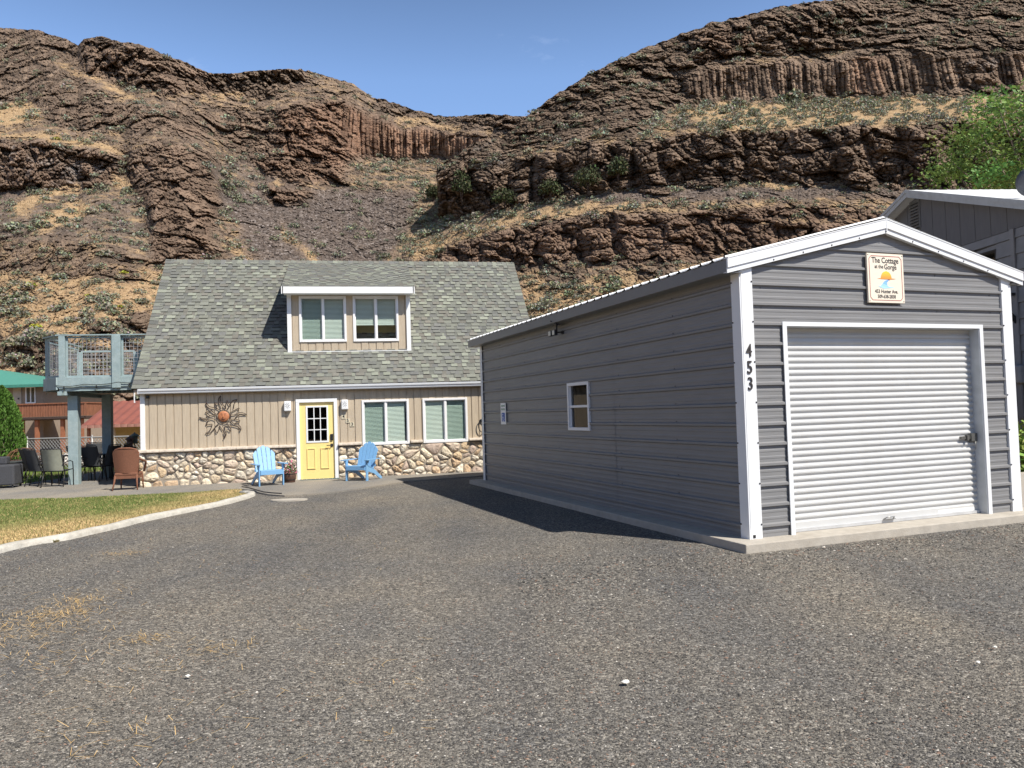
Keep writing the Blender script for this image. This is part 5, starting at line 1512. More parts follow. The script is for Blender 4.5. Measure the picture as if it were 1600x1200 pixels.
# ================================================================== GARAGE
gar = thing("metal_garage", "grey steel ribbed garage with white corner trim and a white roll-up door", "garage", (GX, GY, 0), GYAW)
GW, GL, gz0, gz1 = 4.286, 9.196, .095, 3.13
GS = .25
top_f = lambda u: gz1 + .02 + GS * (GW / 2 - abs(u - GW / 2))
def panel_profile(z0, z1, first=.0, pitch=.2286):
    """(z, outset) of a ribbed sheet: a tall rib every pitch and two shallow ones between"""
    pr = []
    z = z0; k = 0
    base = .20
    pr.append((z0, 0))
    zr = 2.514 - 14 * pitch
    while zr < z1 + pitch:
        for dz, o in ((-.026, 0), (-.014, .028), (.012, .028), (.026, 0)): pr.append((zr + dz, o))
        for c_ in (pitch / 3, 2 * pitch / 3):
            for dz, o in ((-.018, 0), (-.010, .003), (.010, .003), (.018, 0)): pr.append((zr + c_ + dz, o))
        zr += pitch
    pr = sorted(pr[1:]); zs = [p[0] for p in pr]; os_ = [p[1] for p in pr]
    e0, e1 = float(np.interp(z0, zs, os_)), float(np.interp(z1, zs, os_))
    return [(z0, e0)] + [p for p in pr if z0 < p[0] < z1] + [(z1, e1)]
def wall_strip(mb, prof, lim, place, n=1):
    """prof: (z, outset); lim(z) -> (a, b) extents; place(a, out, z) -> point"""
    for (za, oa), (zb_, ob) in zip(prof[:-1], prof[1:]):
        if zb_ - za < 1e-6: continue
        a0, b0 = lim(za); a1, b1 = lim(zb_)
        if abs(b0 - a0) < .001 and abs(b1 - a1) < .001: continue
        for i in range(n):
            f0, f1 = i / n, (i + 1) / n
            mb.add([place(a0 + (b0-a0)*f0, oa, za), place(a0 + (b0-a0)*f1, oa, za), place(a1 + (b1-a1)*f1, ob, zb_), place(a1 + (b1-a1)*f0, ob, zb_)], [(0, 1, 2, 3)])
# left side wall (faces -u), with its window hole
wv0, wv1, wz_0, wz_1 = 3.856, 4.659, 1.258, 2.048
pl = lambda a, o, z: (-o, a, z)
mb = MB()
bz = wz_0; tz = wz_1
wob = lambda z: 0
pl2 = lambda a, o, z: (-o - .004 - .0015 * math.sin(a * 1.9 + z * 2.3), a, z)
wall_strip(mb, panel_profile(gz0, bz), lambda z: (GL, 6.15), pl, 3); wall_strip(mb, panel_profile(gz0, bz), lambda z: (6.2, 3.05), pl2, 8); wall_strip(mb, panel_profile(gz0, bz), lambda z: (3.1, 0), pl, 3)
wall_strip(mb, panel_profile(bz, tz), lambda z: (wv0, 3.05), pl2, 3); wall_strip(mb, panel_profile(bz, tz), lambda z: (3.1, 0), pl, 2); wall_strip(mb, panel_profile(bz, tz), lambda z: (GL, 6.15), pl, 2); wall_strip(mb, panel_profile(bz, tz), lambda z: (6.2, wv1), pl2, 4)
wall_strip(mb, panel_profile(tz, 3.2), lambda z: (GL, 6.15), pl, 3); wall_strip(mb, panel_profile(tz, 3.2), lambda z: (6.2, 3.05), pl2, 8); wall_strip(mb, panel_profile(tz, 3.2), lambda z: (3.1, 0), pl, 3)
# sheet lap and screw heads
mb.build("side_wall", METALG, gar)
mb = MB()
for v in (1.4, 2.9, 3.9, 5.1, 6.6, 8.0):
    for k in range(-9, 5):
        z = 2.514 + k * .2286 + .035
        if z > 3.05 or (wv0 - .05 < v < wv1 + .05 and wz_0 - .1 < z < wz_1 + .1): continue
        mb.box((-.008, v - .007, z - .007), (0.0, v + .007, z + .007))
for u in (.28, 1.3, 2.1, 3.0, 3.95):
    for k in range(1, 6):
        z = 2.514 + k * .2286 - .04
        if z > top_f(u) - .1: continue
        mb.box((u - .006, -.007, z - .006), (u + .006, 0, z + .006))
mb.build("screws", mat("screw heads", (.12, .12, .13), .4, metal=.5), gar)
mb = MB(); wall_strip(mb, panel_profile(gz0, 3.2), lambda z: (0, GL), lambda a, o, z: (GW + o, a, z), 1)
wall_strip(mb, panel_profile(gz0, top_f(GW/2)), lambda z: ((GW, 0) if z < gz1 else (GW - min((z-gz1)/GS, GW/2), min((z-gz1)/GS, GW/2))), lambda a, o, z: (a, GL + o, z), 1)
mb.build("rear_wall", METALG, gar)
# front wall
DL, DR, DTz = .575, 3.70, 2.50
mb = MB(); pf = lambda a, o, z: (a, -o, z)
wall_strip(mb, panel_profile(gz0, DTz), lambda z: (.13, DL), pf); wall_strip(mb, panel_profile(gz0, DTz), lambda z: (DR, GW - .13), pf)
def lim_g(z):
    if z <= gz1: return (.0, GW)
    d = min((z - gz1 - .02) / GS, GW / 2) if z > gz1 + .02 else 0
    return (d, GW - d)
wall_strip(mb, panel_profile(DTz, top_f(GW/2)), lim_g, pf)
mb.build("front_wall", METALG, gar)
# corner trims
mb = MB()
mb.box((-.030, -.030, gz0), (.145, -.022, gz1 + .06)); mb.box((-.030, -.022, gz0), (-.024, .125, gz1 + .05)); mb.box((.139, -.022, gz0), (.145, 0, gz1 + .05))
mb.box((-.012, -.034, gz0), (.006, -.03, gz1 + .05)); ct = mb.build("corner_trim", TRIMW, gar); mb = MB()
mb.box((GW - .145, -.030, gz0), (GW + .030, -.022, gz1 + .06)); mb.box((GW + .024, -.022, gz0), (GW + .030, .125, gz1 + .05)); mb.box((GW - .145, -.022, gz0), (GW - .139, 0, gz1 + .05))
mb.build("corner_trim", TRIMW, gar); mb = MB()
mb.box((-.030, GL - .1, gz0), (-.024, GL + .03, gz1 + .05)); mb.box((-.03, GL + .024, gz0), (.12, GL + .03, gz1 + .05))
mb.build("corner_trim", TRIMW, gar)
mb = MB(); 
for z in np.arange(.25, 3.1, .457):
    for (u) in (.135, GW - .135): mb.box((u - .008, -.036, z - .008), (u + .008, -.0305, z + .008))
    mb.box((-.036, .105, z - .008), (-.0305, .121, z + .008))
mb.lathe((0, 0, 0), [(.018, 0)], 3, False) if False else None
mb.box((.015, -.034, .105), (.05, -.0305, .14))
mb.build("trim_screws", BLACK, ct)
# roof
mb = MB(); ov, vf, vr = .215, -.08, GL + .30
for s_, uc in ((-1, -ov), (1, GW + ov)):
    ue = uc; ur = GW / 2
    ze = 3.235 + .015; zr = ze + GS * abs(ur - ue) - .0
    v = vf; k = 0
    pr = []
    vv = vf
    while vv < vr:
        pr += [(vv, 0), (vv + .03, .0), (vv + .042, .02), (vv + .066, .02), (vv + .078, 0)]
        vv += .2286
    pr.append((vr, 0))
    for (a_, oa), (b_, ob) in zip(pr[:-1], pr[1:]):
        if b_ > vr: b_ = vr
        q_ = [(ue, a_, ze + oa), (ur, a_, zr + oa), (ur, b_, zr + ob), (ue, b_, ze + ob)]
        mb.add(q_ if s_ > 0 else q_[::-1], [(3, 2, 1, 0)])
        # rolled drip lip at the eave, interrupted at each rib
        if oa == 0 and ob == 0 and b_ - a_ > .1:
            x = ue + s_ * .018
            q_ = [(ue, a_ + .01, ze + .004), (ue, b_ - .0, ze + .004), (x, b_ - .0, ze - .018), (x, a_ + .01, ze - .018)]
            mb.add(q_, [(0, 1, 2, 3)])
mb.build("roof", METALR, gar)
mb = MB()    # dark eave trim along the sides
for s_, ue in ((-1, -ov), (1, GW + ov)):
    x0, x1 = sorted((ue, ue - s_ * .006))
    mb.box((x0, vf + .02, 3.085), (x1, vr, 3.232))
    a_, b_ = sorted((ue - s_*.006, 0 if s_ < 0 else GW)); mb.box((a_, vf + .02, 3.082), (b_, vr, 3.088))
mb.build("eave_trim", mat("charcoal steel eave trim", (.17, .172, .175), .4, var=.05), gar)
mb = MB()    # white gable rake trim: upper face and lower lip
zA, zE = 3.81, 3.235
for s_ in (-1, 1):
    ue = -ov if s_ < 0 else GW + ov
    uc = GW / 2
    for (t0, t1, v0_, v1_) in ((0.0, .105, -.085, -.055), (.105, .165, -.070, -.05)):
        poly = [(ue, zE - t0), (uc, zA - t0), (uc, zA - t1), (ue, zE - t1)]
        mb.prism(poly if s_ < 0 else poly[::-1], v0_, v1_)
    poly = [(ue, zE + .012), (uc, zA + .012), (uc, zA), (ue, zE)]
    mb.prism(poly if s_ < 0 else poly[::-1], -.09, .05)
    poly = [(ue, zE - .15), (uc, zA - .15), (uc, zA - .158), (ue, zE - .158)]
    mb.prism(poly if s_ < 0 else poly[::-1], -.05, -.0)
mb.box((GW/2 - .006, -.088, zA - .16), (GW/2 + .006, -.084, zA + .01))
mb.build("rake_trim", TRIMW, gar)
mb = MB(); 
for k in range(1, 10):
    u = k * GW / 10
    z = zA - abs(u - GW/2) * (zA - zE) / (GW/2 + ov) - .145
    mb.box((u - .007, -.076, z - .007), (u + .007, -.0701, z + .007))
mb.build("rake_screws", BLACK, gar)
# door frame: J trim and reveals
mb = MB(); rec = .13
mb.box((DL - .03, -.035, gz0), (DL + .028, -.022, DTz + .04)); mb.box((DL + .02, -.022, gz0), (DL + .028, .02, DTz))
mb.box((DR - .0, -.035, gz0), (DR + .06, -.022, DTz + .04)); mb.box((DL + .028, -.035, DTz - .01), (DR, -.022, DTz + .04))
jb = mb.build("door_trim", TRIMW, gar)
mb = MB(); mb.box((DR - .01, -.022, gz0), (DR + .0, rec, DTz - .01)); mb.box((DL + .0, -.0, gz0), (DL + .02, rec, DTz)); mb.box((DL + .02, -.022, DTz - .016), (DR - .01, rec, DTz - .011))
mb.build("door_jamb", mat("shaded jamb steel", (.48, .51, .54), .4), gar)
# roll-up door
dz_top = DTz
mb = MB(); pr = []; z = gz0 + .11; p_ = .0735
pr = [(gz0 + .012, 0), (gz0 + .10, 0)]
while z < DTz + .02:
    pr += [(z, .0), (z + .012, -.016), (z + .028, -.017), (z + .040, -.004), (z + .052, .002), (z + .066, .002)]
    z += p_
wall_strip(mb, [(a_, b_) for a_, b_ in pr if a_ < DTz + .03], lambda z: (DL + .015, DR - .005), lambda a_, o, z: (a_, rec - .02 - o, z))
rd = mb.build("roll_up_door", DOORM, gar)
mb = MB(); mb.box((DL + .02, rec - .045, gz0 + .004), (DR - .01, rec - .015, gz0 + .04)); mb.build("bottom_bar", mat("aluminium bar", (.55, .56, .57), .4, metal=.3), rd)
mb = MB(); mb.box((2.03, rec - .075, gz0 + .045), (2.21, rec - .045, gz0 + .052)); mb.tube([(2.04, rec - .05, gz0 + .05), (2.06, rec - .085, gz0 + .075), (2.18, rec - .085, gz0 + .075), (2.20, rec - .05, gz0 + .05)], .007, 6); mb.build("pull_handle", mat("zinc", (.35, .35, .35), .35, metal=.8), rd)
mb = MB(); mb.box((2.98, rec - .022, gz0 + .045), (3.62, rec - .019, gz0 + .085)); mb.build("sticker", mat("clear sticker", (.78, .78, .76), .3), rd)
mb = MB(); mb.box((DR - .28, rec - .055, 1.065), (DR - .10, rec - .02, 1.10)); mb.box((DR - .12, rec - .065, 1.03), (DR - .02, rec - .02, 1.135)); mb.box((DR - .20, rec - .07, 1.045), (DR - .17, rec - .03, 1.12))
mb.tube([(DR - .06, rec - .07, 1.03), (DR - .06, rec - .07, .95), (DR - .065, rec - .07, .92)], .004, 5)
mb.build("latch", mat("galvanised latch", (.20, .20, .19), .4, metal=.7, var=.3), rd)
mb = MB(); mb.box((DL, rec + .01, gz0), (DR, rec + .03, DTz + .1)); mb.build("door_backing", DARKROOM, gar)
# slab
mb = MB(); mb.slab([(-.27, -.27), (GW + .35, -.27), (GW + .27, GL + .33), (-.27, GL + .33)], -.06, gz0)
mb.build("slab", CONC, gar, bevel=.012)
# side window
window(gar, "window", (-.012, wv1, wz_0), (0, 0, -PI/2), wv1 - wv0, wz_1 - wz_0, 'hung', (), fw=.05, mull=.04, glass=glass_mat("dim garage glass", (.5, .5, .5), 0.6))
# numerals on the corner post
IRON = mat("dark iron numeral", (.05, .045, .045), .6, metal=.3)
for ch, z in (("4", 2.20), ("5", 2.01), ("3", 1.825)):
    text_obj(ch, .205, IRON, gar, (.060, -.035, z), (RX, 0, 0), "numeral", .008, bold=.001, sx=.78)
# solar light
sf = thing("solar_floodlight", "small black solar floodlight with two lamp heads below the garage's left eave", "floodlight", (GX, GY, 0), GYAW)
lv, lz = 4.82, 2.93
mb = MB(); mb.box((-.03, lv - .06, lz - .03), (0.0, lv + .02, lz + .05)); mb.tube([(-.02, lv - .04, lz), (-.12, lv + .02, lz)], .014, 6); mb.build("bracket", BLACK, sf)
mb = MB(); mb.bar((-.06, lv + .0, lz + .12), (-.21, lv + .05, lz + .19), .20, .012, (0, 0, 1)); mb.build("solar_panel", mat("solar cell", (.01, .012, .03), .2), sf)
for dv in (-.03, .13):
    mb = MB(); mb.box((-.19, lv + dv - .055, lz - .055), (-.13, lv + dv + .055, lz + .04)); hd = mb.build("lamp_head", BLACK, sf, bevel=.01)
    mb = MB(); mb.box((-.194, lv + dv - .045, lz - .045), (-.190, lv + dv + .045, lz + .03)); mb.build("lens", mat("pale lens", (.62, .60, .52), .3), hd)
mb = MB(); mb.tube([(-.1, lv + .02, lz), (-.1, lv + .02, lz + .13)], .012, 6); mb.build("stem", BLACK, sf)
# accessible parking sign
ps = thing("parking_sign", "narrow white reserved parking plate with blue wheelchair symbol on the garage side", "sign", (GX, GY, 0), GYAW)
v0_, v1_, z0_, z1_ = 7.663, 7.969, 1.343, 1.783
mb = MB(); mb.box((-.030, v0_, z0_), (-.024, v1_, z1_)); mb.build("plate", VINYL, ps)
mb = MB(); mb.box((-.0315, v0_ + .06, z0_ + .06), (-.0301, v1_ - .06, z0_ + .24)); mb.build("symbol_field", mat("blue sign ink", (.02, .10, .42), .5), ps)
mb = MB(); vc = (v0_ + v1_) / 2; zc = z0_ + .125
P = lambda a_, b_: (-.033, vc - a_, zc + b_)
mb.tube([P(.045 * math.cos(t_) - .005, .045 * math.sin(t_) - .012) for t_ in np.linspace(1.9, 6.0, 14)], .006, 5)
mb.tube([P(-.01, .055), P(-.005, .01), P(.035, .01), P(.055, -.045)], .007, 5); mb.lathe(P(-.012, .078), [(.012, -.012), (.014, 0), (.012, .012)], 8)
mb.build("wheelchair_symbol", VINYL, ps)
GREEN = mat("green sign ink", (.02, .20, .08), .5)
text_obj("RESERVED", .052, GREEN, ps, (-.0302, vc, z1_ - .06), (RX, 0, -RX), "lettering", .0005, bold=.001)
text_obj("PARKING", .058, GREEN, ps, (-.0302, vc, z1_ - .13), (RX, 0, -RX), "lettering", .0005, bold=.001)
# the cottage sign
sg = thing("name_sign", "cream rectangular sign with orange sun and blue wave on the garage gable", "sign", (GX, GY, 0), GYAW)
a0, a1, b0, b1 = 1.832, 2.412, 2.787, 3.392
mb = MB(); mb.box((a0, -.055, b0), (a1, -.030, b1)); mb.build("board", mat("cream sign board", (.80, .72, .60), .5, var=.02), sg, bevel=.002)
mb = MB(); i_ = .032; yb = -.0562; c_ = .035
ring = [(a0 + i_ + c_, b0 + i_), (a1 - i_ - c_, b0 + i_), (a1 - i_, b0 + i_ + c_), (a1 - i_, b1 - i_ - c_), (a1 - i_ - c_, b1 - i_), (a0 + i_ + c_, b1 - i_), (a0 + i_, b1 - i_ - c_), (a0 + i_, b0 + i_ + c_)]
for p, q_ in zip(ring, ring[1:] + ring[:1]): mb.bar((p[0], yb, p[1]), (q_[0], yb, q_[1]), .0065, .002, (0, 1, 0))
mb.build("border_line", mat("dark red ink", (.36, .06, .05), .5), sg)
mb = MB()
for x in (a0 + .018, a1 - .018):
    for z in (b0 + .02, b1 - .02): mb.box((x - .005, -.058, z - .005), (x + .005, -.055, z + .005))
mb.build("screws", RUST, sg)
W_, H2 = a1 - a0, b1 - b0
SXY = lambda px, py: (a0 + (px - 200) / 665 * W_, b1 - (py - 190) / 835 * H2)
xc = (a0 + a1) / 2
cz_ = lambda py: b1 - (py - 190) / 835 * H2
text_obj("The Cottage", .098, INK, sg, (xc - .002, -.0555, cz_(310)), (RX, 0, 0), "lettering", .0005, bold=.0022, sx=.86)
text_obj("at the", .066, INK, sg, (xc - .105, -.0555, cz_(415)), (RX, 0, 0), "lettering", .0005, bold=.0015, sx=.9)
text_obj("Gorge", .088, INK, sg, (xc + .078, -.0555, cz_(418)), (RX, 0, 0), "lettering", .0005, bold=.002, sx=.88)
text_obj("453 Hunter Ave.", .062, INK, sg, (xc + .0, -.0555, cz_(835)), (RX, 0, 0), "lettering", .0005, bold=.0018, sx=.88)
text_obj("509-638-2838", .060, INK, sg, (xc + .0, -.0555, cz_(922)), (RX, 0, 0), "lettering", .0005, bold=.0018, sx=.86)
def flat(mb, poly, y, th=.0012):
    mb.prism([SXY(*p) for p in poly], y - th, y)
mb = MB(); mb.col = (1.0, .64, .05)
n = 7
for k in range(n):    # sun built of bands: yellow above to orange below
    ya, yb_ = 485 + 135 * k / n, 485 + 135 * (k + 1) / n
    hw = lambda y: 100 * math.sqrt(max(0, 1 - ((620 - y) / 135) ** 2))
    t_ = k / (n - 1); mb.col = (.95 - .03 * t_, .62 - .32 * t_, .06)
    flat(mb, [(537 - hw(ya) - .1, ya), (537 + hw(ya) + .1, ya), (537 + hw(yb_), yb_), (537 - hw(yb_), yb_)][::-1], -.0558)
mb.build("sun_emblem", mat("sign print", (1, 1, 1), .5, var=.0, attr=True), sg)
mb = MB()
wave = [((385, 750), (430, 735), (690, 755), (620, 765)),]
Lw = [(385, 750), (425, 735), (465, 690), (505, 648), (550, 632)]; Rw = [(470, 783), (560, 775), (540, 710), (555, 668), (600, 632)]
cols_ = [(.42, .72, .90), (.36, .64, .88), (.25, .50, .80), (.20, .42, .76)]
Lw = [(385, 750), (428, 742), (462, 700), (502, 655), (550, 636)]; Rw = [(480, 785), (600, 772), (552, 728), (548, 680), (590, 636)]
for k in range(4):
    mb.col = cols_[k]; flat(mb, [Lw[k], Lw[k+1], Rw[k+1], Rw[k]], -.0558)
mb.col = cols_[0]; flat(mb, [(552, 728), (580, 750), (690, 760), (600, 772)], -.0556)
mb.build("wave_emblem", MATS["sign print"], sg)
mb = MB(); flat(mb, [(370, 615), (450, 608), (620, 606), (715, 613), (620, 626), (450, 622)], -.0572); mb.build("horizon_line", mat("orange ink", (.75, .32, .06), .5), sg)
mb = MB(); mb.bar((*[SXY(565, 630)[0], -.0575, SXY(565, 630)[1]],), (*[SXY(600, 633)[0], -.0575, SXY(600, 633)[1]],), .006, .001, (0, 1, 0)); mb.build("wave_crest", MATS["dark red ink"], sg)
#==P3==
# ================================================================== chairs on the path
def adirondack(label, loc, rz):
    t = thing("adirondack_chair", label, "chair", loc, rz, "blue garden chairs beside the yellow door")
    W2 = .27
    # seat slats follow a curve dropping to the back
    mb = MB()
    sp_ = [(-.02, .375), (.07, .385), (.165, .37), (.26, .345), (.35, .315), (.435, .285)]
    for (y, z), (y2, z2) in zip(sp_[:-1], sp_[1:]):
        mb.bar((-W2, (y+y2)/2, (z+z2)/2), (W2, (y+y2)/2, (z+z2)/2), math.hypot(y2-y, z2-z) - .008, .02, (0, -(z2-z), (y2-y)))
    mb.box((-W2, -.045, .275), (W2, -.022, .385))
    mb.build("seat", BLUE, t, bevel=.004)
    # back: five slats fanned, rounded top
    mb = MB(); tilt = .36
    P = lambda x, h: (x, .44 + math.sin(tilt) * h, .26 + math.cos(tilt) * h)
    for k in range(5):
        c = (k - 2)
        xb, xt = c * .098, c * .118
        top = .76 - .032 * c * c; wb, wt = .088, .106
        n = 5; f_, b_ = [], []
        pr = [(-wb/2, 0), (wb/2, 0), (wb/2 + (wt-wb)/2, top - (.035 if c >= 0 else 0) * abs(c) - .01), (0 if c == 0 else (wt/4 * (-1 if c > 0 else 1)), top + .018), (-wb/2 - (wt-wb)/2, top - (.035 if c <= 0 else 0) * abs(c) - .01)]
        vs = []
        for dy in (0, .022):
            for (x, h) in pr:
                xx = xb + (xt - xb) * (h / .8) + x; p = P(xx, h); vs.append((p[0], p[1] + dy * math.cos(tilt), p[2] - dy * math.sin(tilt)))
        m_ = len(pr); mb.add(vs, [tuple(range(m_)), tuple(range(m_, 2*m_))[::-1]] + [(i, i + m_, (i+1) % m_ + m_, (i+1) % m_) for i in range(m_)])
    for h in (.12, .52): mb.bar(Vector(P(-W2, h)) + Vector((0, .035, 0)), Vector(P(W2, h)) + Vector((0, .035, 0)), .025, .07, (0, 0, 1))
    mb.build("backrest", BLUE, t, bevel=.003)
    for s_ in (-1, 1):
        mb = MB(); x = s_ * .335
        mb.slab([(x - .045 - (.02 if s_ < 0 else -.0), -.10), (x + .045 + (.02 if s_ > 0 else 0), -.10), (x + .06, -.02), (x + .045, .3), (x + .02, .62), (x - .02, .62), (x - .045, .3), (x - .06, -.02)], .525, .547); mb.build("armrest", BLUE, t, bevel=.004)
        mb = MB(); x = s_ * .295; mb.box((x - .014, -.02, 0), (x + .014, .075, .525)); mb.prismx([(-.06, .525), (.11, .525), (.03, .40)], x + s_ * .014, x + s_ * .034); mb.build("leg", BLUE, t, bevel=.003)
        mb = MB(); x = s_ * .268
        mb.prismx([(-.03, .27), (-.03, .365), (.08, .37), (.46, .26), (.80, .06), (.84, .0), (.74, .0), (.42, .16)], x - .012, x + .012); mb.build("side_rail", BLUE, t)
    t.scale = (.95, .95, .95)
    return t
x1, y1 = gnd(424, 761); adirondack("pale blue slatted garden chair left of the yellow door, beside the flower barrel", (x1, y1 + .02, .03), .58)
x2, y2 = gnd(557, 753.5); adirondack("bright blue slatted garden chair right of the yellow door, under the window", (x2, y2, .03), -.34)
# flower barrel
fb = thing("flower_pot", "dark wooden barrel planter of pink and white flowers left of the yellow door", "planter", (*gnd(453, 755.5), .03))
mb = MB(); mb.lathe((0, 0, 0), [(.125, 0), (.15, .10), (.155, .16), (.15, .25), (.135, .25), (.13, .2)], 14, False)
mb.build("barrel", mat("dark stained barrel wood", (.09, .045, .03), .7, var=.4, vscale=12, bump=.5, stretch=(8, 8, 1)), fb)
mb = MB()
for z in (.06, .20): mb.lathe((0, 0, z), [(.148 if z < .1 else .158, 0), (.149 if z < .1 else .158, .02)], 14, False)
mb.build("hoop", BLACK, fb)
v1, f1_, c1_ = leaf_cloud(330, .19, .28, .016, 70, base=(.06, .12, .035)); v2, f2_, c2_ = leaf_cloud(150, .20, .30, .018, 71, base=(.62, .18, .26)); v3, f3_, c3_ = leaf_cloud(60, .20, .31, .017, 72, base=(.75, .62, .62))
fo = np_mesh("foliage", v1 + [0, 0, .22], f1_, LEAF, fb, cols=c1_)
np_mesh("blossom", np.vstack([v2, v3]) + [0, 0, .23], np.vstack([f2_, f3_ + len(v2)]), LEAF, fb, cols=np.vstack([c2_, c3_]))
# thin black hose lying on the path
mb = MB(); mb.tube([(*gnd(x, y), .042) for x, y in [(378, 763), (390, 765), (400, 768), (412, 771.5), (425, 773), (440, 774)]], .011, 6)
o = mb.build("garden_hose", BLACK); tag(o, "thin black hose lying on the path in front of the left blue chair", "hose")

# ================================================================== patio furniture
def dining_chair(label, loc, rz, group="black patio chairs under the deck", lit_back=False):
    t = thing("patio_chair", label, "chair", loc, rz, group)
    # faces -y locally; sling seat and back in a tube frame
    mb = MB(); n = 8; vs = []
    prof = [(-.25, .43), (-.1, .41), (.05, .395), (.17, .40)]
    for (y, z) in prof: vs += [(-.23, y, z), (.23, y, z), (-.23, y, z - .012), (.23, y, z - .012)]
    fs = []
    for i in range(len(prof) - 1): a = i*4; fs += [(a, a+1, a+5, a+4), (a+2, a+6, a+7, a+3), (a, a+4, a+6, a+2), (a+1, a+3, a+7, a+5)]
    mb.add(vs, fs, True); mb.build("seat", SLING, t)
    mb = MB(); vs = []; prof = [(.19, .42), (.235, .60), (.285, .78), (.345, .96)]
    for (y, z) in prof: vs += [(-.235, y, z), (.235, y, z), (-.235, y + .012, z), (.235, y + .012, z)]
    fs = []
    for i in range(len(prof) - 1): a = i*4; fs += [(a, a+4, a+5, a+1), (a+2, a+3, a+7, a+6), (a, a+2, a+6, a+4), (a+1, a+5, a+7, a+3)]
    mb.add(vs, fs, True); mb.build("backrest", LITSLING if lit_back else SLING, t)
    for s_ in (-1, 1):
        x = s_ * .25
        mb = MB(); mb.tube([(x, -.27, .43), (x, .18, .40), (x, .235, .60), (x, .35, .97), (x * .9, .355, .985)], .014, 6); mb.build("side_frame", BLACK, t)
        mb = MB(); mb.tube([(x + s_*.02, -.28, 0), (x + s_*.03, -.25, .40), (x + s_*.04, -.20, .62), (x + s_*.04, -.05, .655), (x + s_*.03, .2, .62), (x, .27, .60)], .013, 6); mb.build("armrest", BLACK, t)
        mb = MB(); mb.tube([(x, .16, .40), (x + s_*.02, .30, 0)], .013, 6); mb.build("leg", BLACK, t)
    mb = MB(); mb.tube([(-.225, .355, .985), (.225, .355, .985)], .014, 6); mb.build("top_bar", BLACK, t)
    return t
LITSLING = mat("lit through sling fabric", (.24, .25, .20), .9, var=.15)  # sling given a paler colour for light coming through the mesh
def gp(px, py): x, y = gnd(px, py, .03); return (x, y, .03)
ch = [((58, 757), 2.5, "leftmost black sling patio chair, side-on behind its twin near the lawn"), ((66, 759), 2.7, "black sling patio chair between the leftmost one and the one with the pale lit-through back"),
      ((90, 760), 3.25, "patio chair with its sling back coloured pale grey-green for light coming through, beside the front deck post"),
      ((141, 740), .1, "black patio chair on the far side of the table, between the two deck posts"), ((163, 750), -1.75, "dark patio chair side-on at the right end of the table"),
      ((180, 745), -1.4, "dark patio chair in deepest shade, just left of the wicker chair"), ((128, 752), 2.2, "dark patio chair with curved arms directly right of the front deck post"), ((152, 751), 3.0, "dark patio chair seen from behind, in front of the table under the deck")]
for k, ((px, py), rz_, lab) in enumerate(ch):
    dining_chair(lab, gp(px, py), rz_, lit_back=(k == 2))
tb = thing("patio_table", "black metal patio table in the deck's shade behind the front post", "table", gp(137, 748.5), .25)
mb = MB(); mb.slab([(-.62, -.42), (.62, -.42), (.68, -.3), (.68, .3), (.62, .42), (-.62, .42), (-.68, .3), (-.68, -.3)], .69, .715); mb.build("tabletop", BLACK, tb, bevel=.006)
for sx_ in (-1, 1):
    for sy_ in (-1, 1):
        mb = MB(); mb.tube([(sx_*.52, sy_*.32, .69), (sx_*.54, sy_*.33, .35), (sx_*.60, sy_*.38, 0)], .018, 6); mb.build("leg", BLACK, tb)
# lounge chair with curved arms right behind the post
lc = thing("lounge_chair", "low black metal lounge chair with curved arms under the deck", "chair", gp(193, 747), -2.6)
mb = MB(); mb.box((-.3, -.3, .33), (.3, .3, .42)); mb.build("seat", SLING, lc, bevel=.03)
mb = MB(); mb.add([(-.3, .28, .4), (.3, .28, .4), (.3, .48, .9), (-.3, .48, .9), (-.3, .34, .4), (.3, .34, .4), (.3, .54, .9), (-.3, .54, .9)], [(0,1,2,3), (4,7,6,5), (0,4,5,1), (1,5,6,2), (2,6,7,3), (3,7,4,0)]); mb.build("backrest", SLING, lc, bevel=.02)
for s_ in (-1, 1):
    mb = MB(); mb.tube([(s_*.34, .3, 0), (s_*.34, .33, .58), (s_*.34, .1, .62), (s_*.34, -.2, .6), (s_*.34, -.33, .4), (s_*.34, -.25, .15), (s_*.34, -.34, 0)], .016, 6); mb.build("armrest", BLACK, lc)
# wicker armchair, seen from behind
wk = thing("wicker_chair", "brown wicker armchair seen from behind at the stone wall's left corner", "chair", gp(201.5, 764.5), .2 + PI)
mb = MB(); vs = []; nn = 9
def wback(u, h):   # u -1..1
    w_ = .245 + .035 * h; z = .40 + .56 * h - (.03 * abs(u) ** 3 if h > .9 else 0)
    return (u * w_, .24 + .08 * h - .10 * u * u, z)
mb = MB(); hs = [0, .3, .6, .85, 1.0]
for off_ in (0, .022):
    for h in hs:
        for k in range(nn):
            p = wback(-1 + 2*k/(nn-1), h); vs.append((p[0], p[1] + off_, p[2]))
fs = []; q_ = len(hs) * nn
for i in range(len(hs)-1):
    for k in range(nn-1):
        a = i*nn+k; fs += [(a, a+1, a+nn+1, a+nn), (a+q_, a+nn+q_, a+nn+1+q_, a+1+q_)]
mb.add(vs, fs, True)
mb.build("backrest", WICKER, wk)
mb = MB(); ring_ = [wback(-1, h) for h in (0, .3, .6, .85)] + [(-.22, .235, .955), (-.12, .30, .985), (0, .325, .99), (.12, .30, .985), (.22, .235, .955)] + [wback(1, h) for h in (.85, .6, .3, 0)]
mb.tube(ring_, .022, 8); mb.build("back_rim", WICKER, wk)
mb = MB(); mb.box((-.25, -.27, .34), (.25, .25, .41)); mb.build("seat", WICKER, wk, bevel=.02)
mb = MB(); mb.box((-.25, -.26, .27), (.25, .24, .34)); mb.build("seat_skirt", WICKER, wk)
